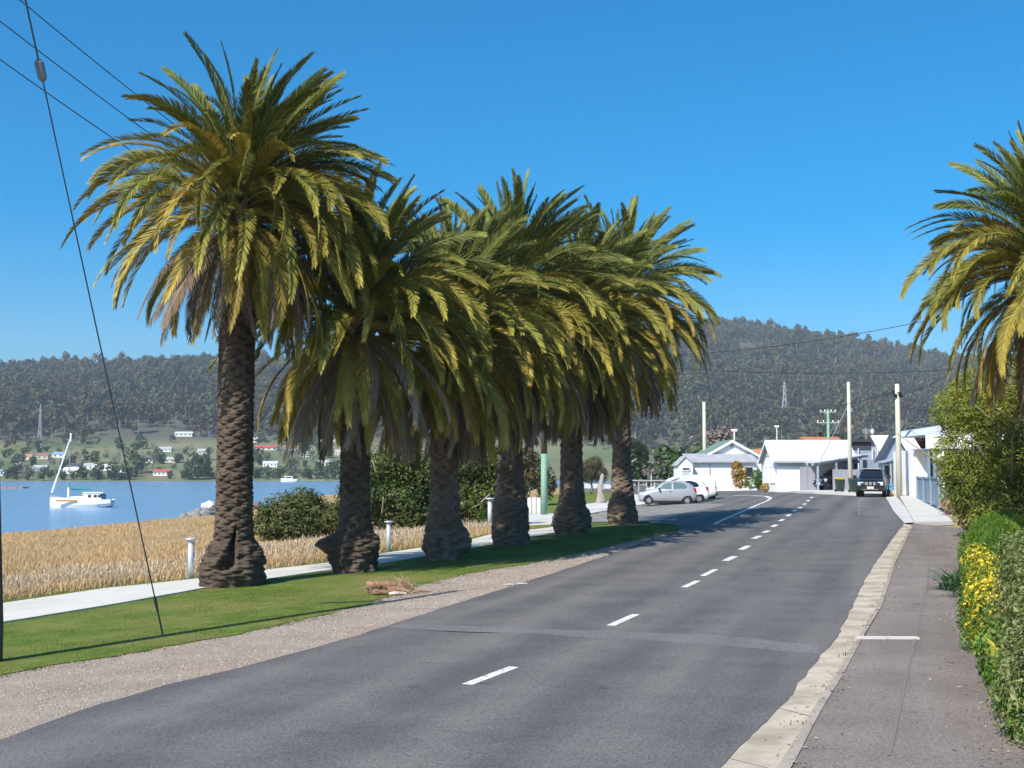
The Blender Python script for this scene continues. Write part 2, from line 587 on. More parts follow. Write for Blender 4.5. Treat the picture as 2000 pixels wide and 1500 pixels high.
def asphalt(name, a, b, tracks=True, speck=1.0, patch=None):
    """worn bitumen: stones, long tonal streaks along the road, lighter wheel tracks (UV: across, along)"""
    m = bpy.data.materials.new(name)
    m.use_nodes = True
    nt = m.node_tree
    N, L = nt.nodes, nt.links
    bs = N['Principled BSDF']
    bs.inputs['Roughness'].default_value = 0.82
    bs.inputs['Specular IOR Level'].default_value = 0.28
    uv = N.new('ShaderNodeUVMap')
    mp = N.new('ShaderNodeMapping')
    mp.inputs['Scale'].default_value = (1.4, 0.09, 1)
    L.new(uv.outputs[0], mp.inputs[0])
    n1 = N.new('ShaderNodeTexNoise')
    n1.inputs['Scale'].default_value = 1.0
    n1.inputs['Detail'].default_value = 5
    L.new(mp.outputs[0], n1.inputs['Vector'])
    n2 = N.new('ShaderNodeTexNoise')
    n2.inputs['Scale'].default_value = 0.8
    n2.inputs['Detail'].default_value = 6
    L.new(uv.outputs[0], n2.inputs['Vector'])
    n3 = N.new('ShaderNodeTexVoronoi')
    n3.inputs['Scale'].default_value = 62
    L.new(uv.outputs[0], n3.inputs['Vector'])
    n4 = N.new('ShaderNodeTexNoise')
    n4.inputs['Scale'].default_value = 34
    n4.inputs['Detail'].default_value = 3
    L.new(uv.outputs[0], n4.inputs['Vector'])
    def mth(op, x, y=None):
        q = N.new('ShaderNodeMath')
        q.operation = op
        for i, w in enumerate((x, y)):
            if w is None:
                continue
            if isinstance(w, (int, float)):
                q.inputs[i].default_value = w
            else:
                L.new(w, q.inputs[i])
        return q.outputs[0]
    t = mth('ADD', mth('MULTIPLY', n1.outputs[0], 0.55), mth('MULTIPLY', n2.outputs[0], 0.45))
    if tracks:
        sx = N.new('ShaderNodeSeparateXYZ')
        L.new(uv.outputs[0], sx.inputs[0])
        w = mth('SINE', mth('ADD', mth('MULTIPLY', sx.outputs[0], 2 * math.pi / 1.62), 0.9))
        t = mth('ADD', t, mth('MULTIPLY', w, 0.075))
    r = N.new('ShaderNodeValToRGB')
    r.color_ramp.elements[0].position = 0.36
    r.color_ramp.elements[1].position = 0.64
    r.color_ramp.elements[0].color = tuple(a) + (1,)
    r.color_ramp.elements[1].color = tuple(b) + (1,)
    L.new(t, r.inputs[0])
    sp = N.new('ShaderNodeMapRange')
    sp.inputs['From Min'].default_value = 0.25
    sp.inputs['From Max'].default_value = 0.75
    sp.inputs['To Min'].default_value = 1 - 0.42 * speck
    sp.inputs['To Max'].default_value = 1 + 0.42 * speck
    L.new(mth('ADD', mth('MULTIPLY', n3.outputs['Color'], 0.5), mth('MULTIPLY', n4.outputs[0], 0.5)), sp.inputs['Value'])
    mx = N.new('ShaderNodeMix')
    mx.data_type = 'RGBA'
    mx.blend_type = 'MULTIPLY'
    mx.inputs[0].default_value = 1
    L.new(r.outputs[0], mx.inputs[6])
    L.new(sp.outputs[0], mx.inputs[7])
    # fine cracks in patches, and dark drips along the lane
    wv = N.new('ShaderNodeVectorMath')
    wv.operation = 'ADD'
    nw = N.new('ShaderNodeTexNoise')
    nw.inputs['Scale'].default_value = 1.6
    nw.inputs['Detail'].default_value = 4
    L.new(uv.outputs[0], nw.inputs['Vector'])
    L.new(uv.outputs[0], wv.inputs[0])
    L.new(nw.outputs['Color'], wv.inputs[1])
    vc = N.new('ShaderNodeTexVoronoi')
    vc.feature = 'DISTANCE_TO_EDGE'
    vc.inputs['Scale'].default_value = 0.42
    L.new(wv.outputs[0], vc.inputs['Vector'])
    crack = mth('LESS_THAN', vc.outputs['Distance'], 0.0065)
    nm_ = N.new('ShaderNodeTexNoise')
    nm_.inputs['Scale'].default_value = 0.16
    nm_.inputs['Detail'].default_value = 2
    L.new(uv.outputs[0], nm_.inputs['Vector'])
    crack = mth('MULTIPLY', crack, mth('GREATER_THAN', nm_.outputs[0], 0.53))
    no_ = N.new('ShaderNodeTexNoise')
    no_.inputs['Scale'].default_value = 2.3
    no_.inputs['Detail'].default_value = 5
    L.new(uv.outputs[0], no_.inputs['Vector'])
    stain = N.new('ShaderNodeMapRange')
    stain.inputs['From Min'].default_value = 0.64
    stain.inputs['From Max'].default_value = 0.74
    stain.inputs['To Max'].default_value = 0.35
    L.new(no_.outputs[0], stain.inputs['Value'])
    dark = mth('SUBTRACT', 1.0, mth('ADD', mth('MULTIPLY', crack, 0.13), stain.outputs[0]))
    mx2 = N.new('ShaderNodeMix')
    mx2.data_type = 'RGBA'
    mx2.blend_type = 'MULTIPLY'
    mx2.inputs[0].default_value = 1
    L.new(mx.outputs[2], mx2.inputs[6])
    L.new(dark, mx2.inputs[7])
    L.new(mx2.outputs[2], bs.inputs['Base Color'])
    bp = N.new('ShaderNodeBump')
    bp.inputs['Strength'].default_value = 0.5
    bp.inputs['Distance'].default_value = 0.008
    L.new(n3.outputs['Distance'], bp.inputs['Height'])
    L.new(bp.outputs[0], bs.inputs['Normal'])
    return m

m_road = asphalt('worn_bitumen', (0.094, 0.090, 0.088), (0.152, 0.144, 0.134))
m_patch = asphalt('road_patch', (0.135, 0.130, 0.126), (0.170, 0.165, 0.160), tracks=False)
m_foot = asphalt('footpath_bitumen', (0.148, 0.122, 0.106), (0.240, 0.202, 0.178), tracks=False, speck=0.9)
m_foot2 = asphalt('footpath_edge_bitumen', (0.21, 0.18, 0.16), (0.28, 0.24, 0.21), tracks=False, speck=1.2)

# base land, water
gx_ = np.concatenate([np.linspace(-1000, -130, 40), np.linspace(-125, 80, 150), np.linspace(84, 1300, 60)])
gy_ = np.concatenate([np.linspace(-60, 150, 150), np.linspace(155, 1250, 80)])
grid_sheet('ground', gx_, gy_, lambda x, y: g(x, y) - 0.06, [m_ground], kind='structure')

def water_mat():
    m = bpy.data.materials.new('river_water')
    m.use_nodes = True
    nt = m.node_tree
    N, L = nt.nodes, nt.links
    b = N['Principled BSDF']
    b.inputs['Base Color'].default_value = (0.17, 0.29, 0.42, 1)
    b.inputs['Roughness'].default_value = 0.22
    b.inputs['IOR'].default_value = 1.33
    tc = N.new('ShaderNodeTexCoord')
    mp = N.new('ShaderNodeMapping')
    mp.inputs['Scale'].default_value = (0.35, 0.9, 1)
    L.new(tc.outputs['Object'], mp.inputs[0])
    n = N.new('ShaderNodeTexNoise')
    n.inputs['Scale'].default_value = 0.9
    n.inputs['Detail'].default_value = 6
    L.new(mp.outputs[0], n.inputs['Vector'])
    mp2 = N.new('ShaderNodeMapping')
    mp2.inputs['Scale'].default_value = (0.004, 0.03, 1)
    L.new(tc.outputs['Object'], mp2.inputs[0])
    n2 = N.new('ShaderNodeTexNoise')
    n2.inputs['Scale'].default_value = 1.0
    n2.inputs['Detail'].default_value = 4
    L.new(mp2.outputs[0], n2.inputs['Vector'])
    mr = N.new('ShaderNodeMapRange')
    mr.inputs['From Min'].default_value = 0.35
    mr.inputs['From Max'].default_value = 0.65
    mr.inputs['To Min'].default_value = 0.25
    mr.inputs['To Max'].default_value = 0.8
    L.new(n2.outputs[0], mr.inputs['Value'])
    bp = N.new('ShaderNodeBump')
    bp.inputs['Distance'].default_value = 0.25
    L.new(mr.outputs[0], bp.inputs['Strength'])
    L.new(n.outputs[0], bp.inputs['Height'])
    L.new(bp.outputs[0], b.inputs['Normal'])
    return m
WZ = -2.55
b = B()
b.quad((-1600, 20, WZ), (900, 20, WZ), (900, 1150, WZ), (-1600, 1150, WZ))
b.build('river', water_mat(), kind='structure')

# hills
HA = [-900, -400, 0, 200, 330, 480, 700, 900, 1150, 1300, 1400, 1500, 1600, 1700, 1800, 2000, 2400, 3200]
HY = [748, 742, 735, 727, 719, 728, 712, 700, 668, 650, 643, 650, 664, 682, 704, 730, 765, 800]
def hz(x, y):
    x = np.asarray(x, dtype=np.float64)
    y = np.asarray(y, dtype=np.float64)
    a = 1000 + 2400 * x / y
    yr = np.interp(a, HA, HY)
    Df = np.interp(a, [-900, 1000, 1400, 3200], [800, 840, 1000, 1000])
    Dr = np.interp(a, [-900, 400, 1000, 1400, 3200], [1900, 1900, 2000, 2150, 2100])
    zr = CZ + (HOR - yr) / F * Dr
    z0 = np.interp(a, [1000, 1350], [-2.0, 0.8])
    t = (y - Df) / (Dr - Df)
    z = z0 + (zr - z0) * np.clip(t, 0, 1) ** 1.08
    z = np.where(t > 1, zr - (y - Dr) * 0.12, z)
    z = np.where(t < 0, z0 + t * 60, z)
    P = np.stack([x.ravel() / 130, y.ravel() / 130, np.zeros(x.size)], 1)
    nz = (fbm(P, 4, 3).reshape(x.shape) - 0.5) * 26 * np.clip(t * 3, 0, 1)
    return z + nz
m_hill = bpy.data.materials.new('hill_ground')
m_hill.use_nodes = True
def _hm():
    nt = m_hill.node_tree
    N, L = nt.nodes, nt.links
    b = N['Principled BSDF']
    b.inputs['Roughness'].default_value = 0.95
    gm = N.new('ShaderNodeNewGeometry')
    sx = N.new('ShaderNodeSeparateXYZ')
    L.new(gm.outputs['Position'], sx.inputs[0])
    n = N.new('ShaderNodeTexNoise')
    n.inputs['Scale'].default_value = 0.012
    n.inputs['Detail'].default_value = 6
    L.new(gm.outputs['Position'], n.inputs['Vector'])
    r = N.new('ShaderNodeValToRGB')
    r.color_ramp.elements[0].position = 0.35
    r.color_ramp.elements[1].position = 0.65
    r.color_ramp.elements[0].color = (0.085, 0.12, 0.035, 1)
    r.color_ramp.elements[1].color = (0.19, 0.18, 0.085, 1)
    L.new(n.outputs[0], r.inputs[0])
    mr = N.new('ShaderNodeMapRange')
    mr.inputs['From Min'].default_value = 26
    mr.inputs['From Max'].default_value = 36
    L.new(sx.outputs[2], mr.inputs['Value'])
    mx = N.new('ShaderNodeMix')
    mx.data_type = 'RGBA'
    L.new(mr.outputs[0], mx.inputs[0])
    L.new(r.outputs[0], mx.inputs[6])
    mx.inputs[7].default_value = (0.075, 0.072, 0.045, 1)
    L.new(mx.outputs[2], b.inputs['Base Color'])
_hm()
A_ = np.linspace(-900, 3200, 210)
D_ = np.concatenate([np.linspace(770, 1000, 30), np.linspace(1010, 2150, 70), np.linspace(2170, 2700, 12)])
def hill_mesh():
    AA, DD = np.meshgrid(A_, D_)
    X = (AA - 1000) / 2400 * DD
    Z = hz(X, DD)
    V = np.stack([X.ravel(), DD.ravel(), Z.ravel()], 1)
    nx, ny = len(A_), len(D_)
    i, j = np.meshgrid(np.arange(nx - 1), np.arange(ny - 1))
    a = (j * nx + i).ravel()
    return arr_mesh('hills', V, quads=np.stack([a, a + 1, a + nx + 1, a + nx], 1), mats=[m_hill], smooth=True)
link('hills', hill_mesh(), kind='structure')

def hp(px, py):
    """the point of the far hills that the photo shows at this pixel"""
    u, c, s = ray(px, py)
    D = np.arange(790, 2300, 4.0)
    z = hz(u / c * D, D)
    k = np.nonzero(CZ + s / c * D <= z)[0]
    i = k[0] if len(k) else 0
    return Vector((u / c * D[i], D[i], float(z[i])))

# --- road
road_right = [Vector((-5.3, -10)), Vector((-1.85, 0))] + PX([(1405, 1500), (1500, 1410), (1633, 1245), (1700, 1113), (1747, 1047), (1766, 1023), (1745, 998), (1730, 971)])
road_far = PX([(1660, 968), (1590, 964.5), (1497, 958), (1420, 953), (1340, 951), (1240, 949), (1120, 949)])
road_back = PX([(1120, 957), (1200, 959), (1240, 966), (1262, 984), (1195, 996), (1150, 1004), (1150, 1021), (1200, 1020), (1262, 1020), (1318, 1026), (1327, 1035)])
road_left = PX([(1230, 1069), (1170, 1090), (1000, 1145), (900, 1176), (700, 1241), (483, 1301), (325, 1338), (154, 1388), (0, 1446)]) + [Vector((-9.6, 0)), Vector((-13.3, -10))]
road_poly = road_right + road_far + road_back + road_left
road = drape('road', road_poly, 0.006, [m_road], step=0.2, grid=1.6, jit=0.04, seed=3)

# --- verge gravel, lawn
lawn_low = PX([(1330, 1033), (1200, 1064), (1044, 1099), (900, 1122), (820, 1142), (704, 1184), (525, 1225), (350, 1258), (150, 1291), (0, 1318)]) + [Vector((-12.3, 0)), Vector((-16, -10))]
grav = drape('gravel_verge', [Vector((-8.6, -10)), Vector((-4.8, 3))] + [p + Vector((1.2, 0)) for p in PX([(0, 1446), (325, 1338), (700, 1241), (1000, 1145), (1230, 1069)])] + PX([(1326, 1035)]) + [p + Vector((-0.5, 0)) for p in lawn_low[1:]], -0.012, [m_gravel], step=0.5, grid=1.6, jit=0.05, seed=8)
path_low = [Vector((-19, -10)), Vector((-14.5, 8))] + PX([(0, 1218), (245, 1178), (399, 1150), (620, 1118), (744, 1102), (910, 1074), (1035, 1051), (1075, 1043), (1140, 1032)])
path_up = PX([(1140, 1020), (1075, 1031), (1035, 1036), (958, 1045), (912, 1057), (822, 1071), (742, 1083), (640, 1101), (514, 1115), (392, 1131), (210, 1150), (0, 1181)]) + [Vector((-17.5, 8)), Vector((-22.2, -10))]
fore = PX([(938, 1026), (1000, 1006), (1083, 1003), (1145, 985), (1200, 978), (1236, 973), (1240, 966), (1262, 984), (1195, 996), (1150, 1004), (1140, 1021), (1080, 1024), (1010, 1027)])
lawn_poly = lawn_low[::-1] + PX([(1322, 1028), (1262, 1021), (1200, 1021), (1150, 1022)]) + PX([(1150, 1003), (1195, 995), (1240, 968), (1200, 956), (1120, 957), (1000, 980), (930, 1020)]) + [p + Vector((-0.8, 0.5)) for p in path_up[3:]]
lawn = drape('lawn', lawn_poly, 0.0, [m_lawn], step=0.3, grid=1.6, jit=0.22, seed=5)
drape('path', path_low + path_up, 0.03, [m_concrete], step=0.8, grid=1.6, jit=0.02, skirt=0.08)
drape('forecourt', fore, 0.034, [m_concrete], step=0.8, grid=2.0, skirt=0.08)

# --- block paving where the cars are parked
def paver_mat():
    m = bpy.data.materials.new('parking_pavers')
    m.use_nodes = True
    nt = m.node_tree
    N, L = nt.nodes, nt.links
    b = N['Principled BSDF']
    b.inputs['Roughness'].default_value = 0.9
    tc = N.new('ShaderNodeTexCoord')
    br = N.new('ShaderNodeTexBrick')
    br.inputs['Scale'].default_value = 1.0
    br.inputs['Color1'].default_value = (0.15, 0.135, 0.12, 1)
    br.inputs['Color2'].default_value = (0.21, 0.19, 0.175, 1)
    br.inputs['Mortar'].default_value = (0.34, 0.32, 0.29, 1)
    br.inputs['Mortar Size'].default_value = 0.06
    br.inputs['Brick Width'].default_value = 1.8
    br.inputs['Row Height'].default_value = 0.8
    L.new(tc.outputs['Object'], br.inputs['Vector'])
    L.new(br.outputs[0], b.inputs['Base Color'])
    return m
pav = PX([(1152, 1020.5), (1152, 1004.5), (1195, 996.5), (1263, 985), (1330, 984), (1420, 985), (1400, 990), (1345, 1001), (1300, 1012), (1262, 1019.5), (1200, 1019.5)])
drape('parking_bay', pav, 0.012, [paver_mat()], step=0.8, grid=1.6)

# --- trench patch across the road
tp = PX([(752, 1226), (790, 1220), (900, 1224), (1050, 1230), (1250, 1236), (1420, 1242), (1598, 1262), (1594, 1278), (1420, 1262), (1250, 1250), (1050, 1240), (900, 1234), (800, 1230)])
drape('road_patch', tp, 0.008, [m_patch], step=0.4, grid=1.0, jit=0.12, seed=12)

# --- painted markings, each a piece of the road
def stripe(name, a, b, w, off=0.009, parent=None, w2=None):
    a, b = Vector(a[:2]), Vector(b[:2])
    d = (b - a).normalized()
    n = Vector((-d.y, d.x))
    k = max(1, int((b - a).length / 0.8))
    V, Q = [], []
    for i in range(k + 1):
        p = a.lerp(b, i / k)
        for s in (-1, 1):
            q = p + n * s * w / 2
            V.append((q.x, q.y, gz(q.x, q.y) + off))
    for i in range(k):
        Q.append((2 * i, 2 * i + 1, 2 * i + 3, 2 * i + 2))
    bb = B()
    bb.add(V, [tuple(reversed(q)) for q in Q])
    return bb.build(name, m_paint, parent)
for a, c in [((912, 1338), (1004, 1303.5)), ((1192, 1223), (1242, 1200.5)), ((1336, 1147.5), (1363, 1135)), ((1372, 1125.5), (1398, 1112.5)),
             ((1416, 1096), (1435, 1087)), ((1447, 1074), (1462, 1066.5)), ((1471, 1052.5), (1485, 1047)), ((1491, 1041), (1502, 1036.5)),
             ((1508, 1029.5), (1517, 1025)), ((1523, 1018), (1531, 1014)), ((1537, 1008.5), (1543, 1005)), ((1550, 999), (1555, 996)),
             ((1561, 993), (1565, 990.5)), ((1570, 986), (1573, 983.5)), ((1577, 979.5), (1580, 977)), ((1584, 973), (1587, 971))]:
    stripe('centre_dash', gp(*a), gp(*c), 0.14 if a[1] > 1100 else 0.19, parent=road)
el = PX([(1395, 1024), (1412, 1015.5), (1450, 999), (1480, 986), (1500, 977.5), (1506, 973.5), (1497, 969.5), (1470, 968), (1430, 967.5)])
for i in range(len(el) - 1):
    stripe('edge_line', el[i], el[i + 1], 0.17 if i < 5 else 0.3, parent=road)
stripe('bay_line', gp(1278, 1017.5), gp(1322, 1013.5), 0.2, off=0.016, parent=road)
for i in range(8):
    y = 976 + i * 4.1
    stripe('bay_mark', gp(1676, y), gp(1704, y), 0.10, parent=road)
    stripe('bay_mark', gp(1675.5, y), gp(1680, y), 0.22, off=0.013, parent=road)
for a, c in (((985, 1142.5), (1000, 1141)), ((1010, 1140.5), (1030, 1140))):
    stripe('edge_mark', gp(*a), gp(*c), 0.2, parent=road)

# --- gutter, kerb, footpath on the right
kl = [Vector((-4.9, -10)), Vector((-0.85, 2))] + [Vector(gp(a, c, 0.06)[:2]) for a, c in [(1523, 1497), (1593, 1380), (1633, 1320), (1676, 1247), (1713, 1187), (1743, 1103), (1770, 1050), (1784, 1024)]]
gl = [Vector(p[:2]) for p in road_right[:8]]
def pl_len(P):
    d = [0]
    for a, c in zip(P, P[1:]):
        d.append(d[-1] + (Vector(c[:2]) - Vector(a[:2])).length)
    return d
def pl_at(P, s):
    d = pl_len(P)
    s = min(max(s, 0), d[-1])
    for i in range(len(P) - 1):
        if s <= d[i + 1]:
            t = (s - d[i]) / max(1e-6, d[i + 1] - d[i])
            return Vector(P[i][:2]).lerp(Vector(P[i + 1][:2]), t)
    return Vector(P[-1][:2])
gut = thing('gutter', None, None)
tag(gut, kind='structure')
krb = thing('kerb', None, None)
tag(krb, kind='structure')
Lk, Lg = pl_len(kl)[-1], pl_len(gl)[-1]
ns = int(Lk / 2.3)
for i in range(ns):
    t0, t1 = i / ns + 0.00012, (i + 1) / ns - 0.00012
    V = []
    n_ = 4
    rj = [random.uniform(-0.004, 0.004) for _ in range(2)]
    for k in range(n_ + 1):
        t = t0 + (t1 - t0) * k / n_
        a = pl_at(gl, t * Lg)
        c = pl_at(kl, t * Lk)
        d = (c - a).normalized()
        a = a + d * (0.02 * math.sin(t * 190))
        for j in range(3):
            p = a.lerp(c, j / 2)
            if j == 0:
                p = p - d * 0.16
            V.append((p.x, p.y, gz(p.x, p.y) + (-0.004, 0.007, 0.016)[j] + rj[0] * 0.6))
    Fs = [(k * 3 + j, k * 3 + j + 1, k * 3 + j + 4, k * 3 + j + 3) for k in range(n_) for j in range(2)]
    bb = B()
    bb.add(V, Fs)
    bb.build('gutter_slab', m_gutter, gut)
    bb = B()
    rings = []
    for k in range(n_ + 1):
        t = t0 + (t1 - t0) * k / n_
        a = pl_at(gl, t * Lg)
        c = pl_at(kl, t * Lk)
        d = (c - a).normalized()
        z = gz(c.x, c.y)
        w = 0.15
        rings += [(c.x - d.x * .02, c.y - d.y * .02, z - 0.02), (c.x, c.y, z + 0.085 + rj[1]), (c.x + d.x * .02, c.y + d.y * .02, z + 0.102 + rj[1]), (c.x + d.x * w, c.y + d.y * w, z + 0.108 + rj[1]), (c.x + d.x * w, c.y + d.y * w, z - 0.02)]
    Fs = [(k * 5 + j, k * 5 + j + 1, k * 5 + j + 6, k * 5 + j + 5) for k in range(n_) for j in range(4)]
    bb.add(rings, Fs)
    bb.build('kerb_stone', m_kerb, krb)
fr = [Vector(gp(a, c, 0.1)[:2]) for a, c in [(1960, 1497), (1933, 1320), (1903, 1247), (1873, 1187), (1867, 1033)]]
frx = [Vector((0.9, -4))] + [p + Vector((0.55, 0)) for p in fr]
kin = []
for t in np.linspace(0, 1, 14):
    a, c = pl_at(gl, t * Lg), pl_at(kl, t * Lk)
    kin.append(c + (c - a).normalized() * 0.155)
drape('footpath', kin + frx[::-1], 0.098, [m_foot], step=0.4, grid=1.2, jit=0.0)
seam = PX([(1737, 1500), (1762, 1380), (1782, 1290), (1790, 1245), (1812, 1150), (1815, 1100), (1822, 1030)])
for i in range(len(seam) - 1):
    V = []
    a, c = Vector(seam[i][:2]), Vector(seam[i + 1][:2])
    stripe_n = Vector((1, 0))
    for k in range(5):
        p = a.lerp(c, k / 4)
        w = 0.018 + 0.008 * math.sin(k * 3 + i)
        V += [(p.x - w, p.y, gz(p.x, p.y) + 0.103), (p.x + w, p.y, gz(p.x, p.y) + 0.103)]
    bb = B()
    bb.add(V, [(2 * k, 2 * k + 1, 2 * k + 3, 2 * k + 2) for k in range(4)])
    bb.build('footpath_seam', m_foot2, kind='structure')
a, c = gp(1672, 1245, 0.11), gp(1793, 1245.5, 0.11)
bb = B()
for u, w in ((0.0, 0.48), (0.5, 1.0)):
    p0, p1 = a.lerp(c, u), a.lerp(c, w)
    bb.box(((p0.x + p1.x) / 2, (p0.y + p1.y) / 2, gz(p0.x, p0.y) + 0.08), ((p1 - p0).length, 0.17, 0.08), math.atan2(p1.y - p0.y, p1.x - p0.x))
bb.build('drain_strip', m_concrete, kind='structure')
# newer concrete further on
nf = [Vector(gp(a, c, 0.1)[:2]) for a, c in [(1787, 1021), (1772, 995), (1760, 973), (1752, 964), (1806, 959), (1818, 975), (1836, 995), (1862, 1019)]]
drape('concrete_footpath', nf, 0.115, [m_concrete], step=0.8, grid=1.5, skirt=0.15)
ng_ = PX([(1766, 1022), (1745, 998), (1729, 970), (1751, 970), (1772, 997), (1785, 1021)])
drape('concrete_gutter', ng_, 0.014, [M('new_gutter', (0.46, 0.44, 0.42), (0.55, 0.53, 0.51), scale=2, rough=0.9)], step=0.6, grid=1.5)
fk = PX([(1340, 950.5), (1420, 952.5), (1497, 957.5), (1590, 964), (1660, 967.5), (1729, 970), (1752, 963), (1655, 959), (1590, 955), (1497, 949), (1420, 945.5), (1340, 944)])
drape('far_footpath', fk, 0.12, [m_concrete], step=1.0, grid=2.0, skirt=0.16)
# ------------------------------------------------------------------ palms
m_trunk = M('shaded_palm_bark', (0.054, 0.040, 0.030), (0.112, 0.084, 0.063), scale=5, rough=0.95, c3=(0.175, 0.135, 0.105), scale3=1.2, f3=0.35, bump=0.7, bscale=38, bdist=0.03, spec=0.1)  # dark copy of the bark: shade on the nearest trunks put into its colour
m_trunk2 = M('sunlit_palm_bark', (0.108, 0.077, 0.056), (0.205, 0.152, 0.114), scale=5, rough=0.95, c3=(0.27, 0.205, 0.16), scale3=1.2, f3=0.4, bump=0.7, bscale=38, bdist=0.03, spec=0.1)  # same bark made lighter and warmer: sunlight on the farther trunks painted in
m_rachis = M('frond_stalk', (0.24, 0.21, 0.07), (0.34, 0.28, 0.10), scale=3, rough=0.5)
m_rachis_dead = M('dead_frond_stalk', (0.30, 0.22, 0.15), (0.40, 0.31, 0.22), scale=3, rough=0.8)
LEAFM = [ML('frond_green', [(0.048, 0.078, 0.015), (0.118, 0.148, 0.030), (0.27, 0.275, 0.060)], trans=0.14, rough=0.55, rand=0.2, hue=0.008, spec=0.22),
         ML('frond_olive', [(0.095, 0.108, 0.018), (0.220, 0.210, 0.034), (0.40, 0.345, 0.068)], trans=0.16, rough=0.58, rand=0.2, hue=0.010, spec=0.2),
         ML('frond_gold', [(0.155, 0.130, 0.022), (0.34, 0.265, 0.044), (0.50, 0.39, 0.085)], trans=0.18, rough=0.6, rand=0.22, hue=0.012, spec=0.2),
         ML('frond_dead', [(0.13, 0.092, 0.060), (0.22, 0.165, 0.115), (0.33, 0.26, 0.19)], trans=0.1, rough=0.9, rand=0.25, hue=0.01, spec=0.05)]

def frond_mesh(name, rng, L, phi0, droop, leaf, pairs, mat, dead=0.0, side=0.0, power=1.25):
    """one feather leaf: arching stalk, two rows of narrow leaflets. Local frame: grows along +x, z up."""
    n = 26
    s = np.linspace(0, 1, n)
    phi = phi0 - droop * s ** power + rng.normal(0, 0.02, n).cumsum() * 0.3
    lat = side * s ** 2
    ds = L / (n - 1)
    x = np.concatenate([[0], np.cumsum(np.cos(phi[:-1]) * ds)])
    z = np.concatenate([[0], np.cumsum(np.sin(phi[:-1]) * ds)])
    y = np.cumsum(np.sin(lat) * ds)
    C = np.stack([x, y, z], 1)
    T = np.gradient(C, axis=0)
    T /= np.linalg.norm(T, axis=1)[:, None]
    tw = rng.normal(0, 0.35) + (rng.normal(0, 0.5)) * s
    S0 = np.cross(np.tile([0, 0, 1.0], (n, 1)), np.stack([np.cos(lat), np.sin(lat), 0 * s], 1))
    S0 = np.cross(T, np.cross(S0, T))
    S0 /= np.linalg.norm(S0, axis=1)[:, None]
    N0 = np.cross(T, S0)
    S = S0 * np.cos(tw)[:, None] + N0 * np.sin(tw)[:, None]
    Nn = np.cross(T, S)
    V, Q, T3, R, mq, mt = [], [], [], [], [], []
    # stalk
    w = np.interp(s, [0, 0.06, 0.15, 1], [0.085, 0.05, 0.028, 0.005])
    for i in range(0, n, 2):
        for k in range(4):
            a = math.pi / 4 + k * math.pi / 2
            V.append(C[i] + S[i] * w[i] * math.cos(a) + Nn[i] * w[i] * 0.6 * math.sin(a))
            R.append(0.5)
    m_ = len(range(0, n, 2))
    for i in range(m_ - 1):
        for k in range(4):
            Q.append((i * 4 + k, i * 4 + (k + 1) % 4, i * 4 + 4 + (k + 1) % 4, i * 4 + 4 + k))
            mq.append(1)
    base_rnd = rng.uniform(0.2, 0.8)
    for j in range(pairs):
        u = 0.10 + 0.90 * (j + rng.uniform(-0.3, 0.3)) / pairs
        u = min(max(u, 0.08), 0.995)
        f = u * (n - 1)
        i = min(int(f), n - 2)
        fr_ = f - i
        c = C[i] * (1 - fr_) + C[i + 1] * fr_
        t = T[i]
        nn = Nn[i]
        ll = leaf * np.interp(u, [0.08, 0.16, 0.3, 0.6, 0.85, 1.0], [0.3, 0.62, 0.95, 1.0, 0.72, 0.38])
        for sd_ in (-1, 1):
            if rng.random() < 0.03 + 0.15 * dead:
                continue
            ang = np.interp(u, [0, 0.5, 1], [0.95, 0.66, 0.36]) + rng.normal(0, 0.07)
            up = rng.normal(0.36, 0.11) * (1 - dead) - 0.2 * dead
            l1 = ll * rng.uniform(0.92, 1.06)
            d = t * math.cos(ang) + (S[i] * sd_ * math.cos(up) + nn * math.sin(up)) * math.sin(ang)
            g_ = np.array([0, 0, -1.0]) * (0.20 + 0.55 * dead + rng.uniform(0, 0.22))
            p1 = c + d * l1 * 0.5 + g_ * l1 * 0.10
            p2 = c + d * l1 + g_ * l1 * 0.28
            bw = np.cross(d, nn)
            bw /= np.linalg.norm(bw) + 1e-9
            bw = bw * 0.7 + nn * 0.3 * rng.choice([-1, 1])
            wd = (0.0165 - 0.003 * dead) * rng.uniform(0.8, 1.2)
            k0 = len(V)
            V += [c - bw * wd * 0.6, c + bw * wd * 0.6, p1 - bw * wd, p1 + bw * wd, p2]
            rr = np.clip(base_rnd + rng.normal(0, 0.18) + (0.25 if u > 0.9 else 0), 0, 1)
            R += [rr, rr, min(1, rr + 0.06), min(1, rr + 0.06), min(1, rr + 0.25)]
            Q.append((k0, k0 + 1, k0 + 3, k0 + 2))
            mq.append(0)
            T3.append((k0 + 2, k0 + 3, k0 + 4))
            mt.append(0)
    return arr_mesh(name, np.array(V), tris=T3, quads=Q, mats=mat, rnd=R, mi_t=mt, mi_q=mq)

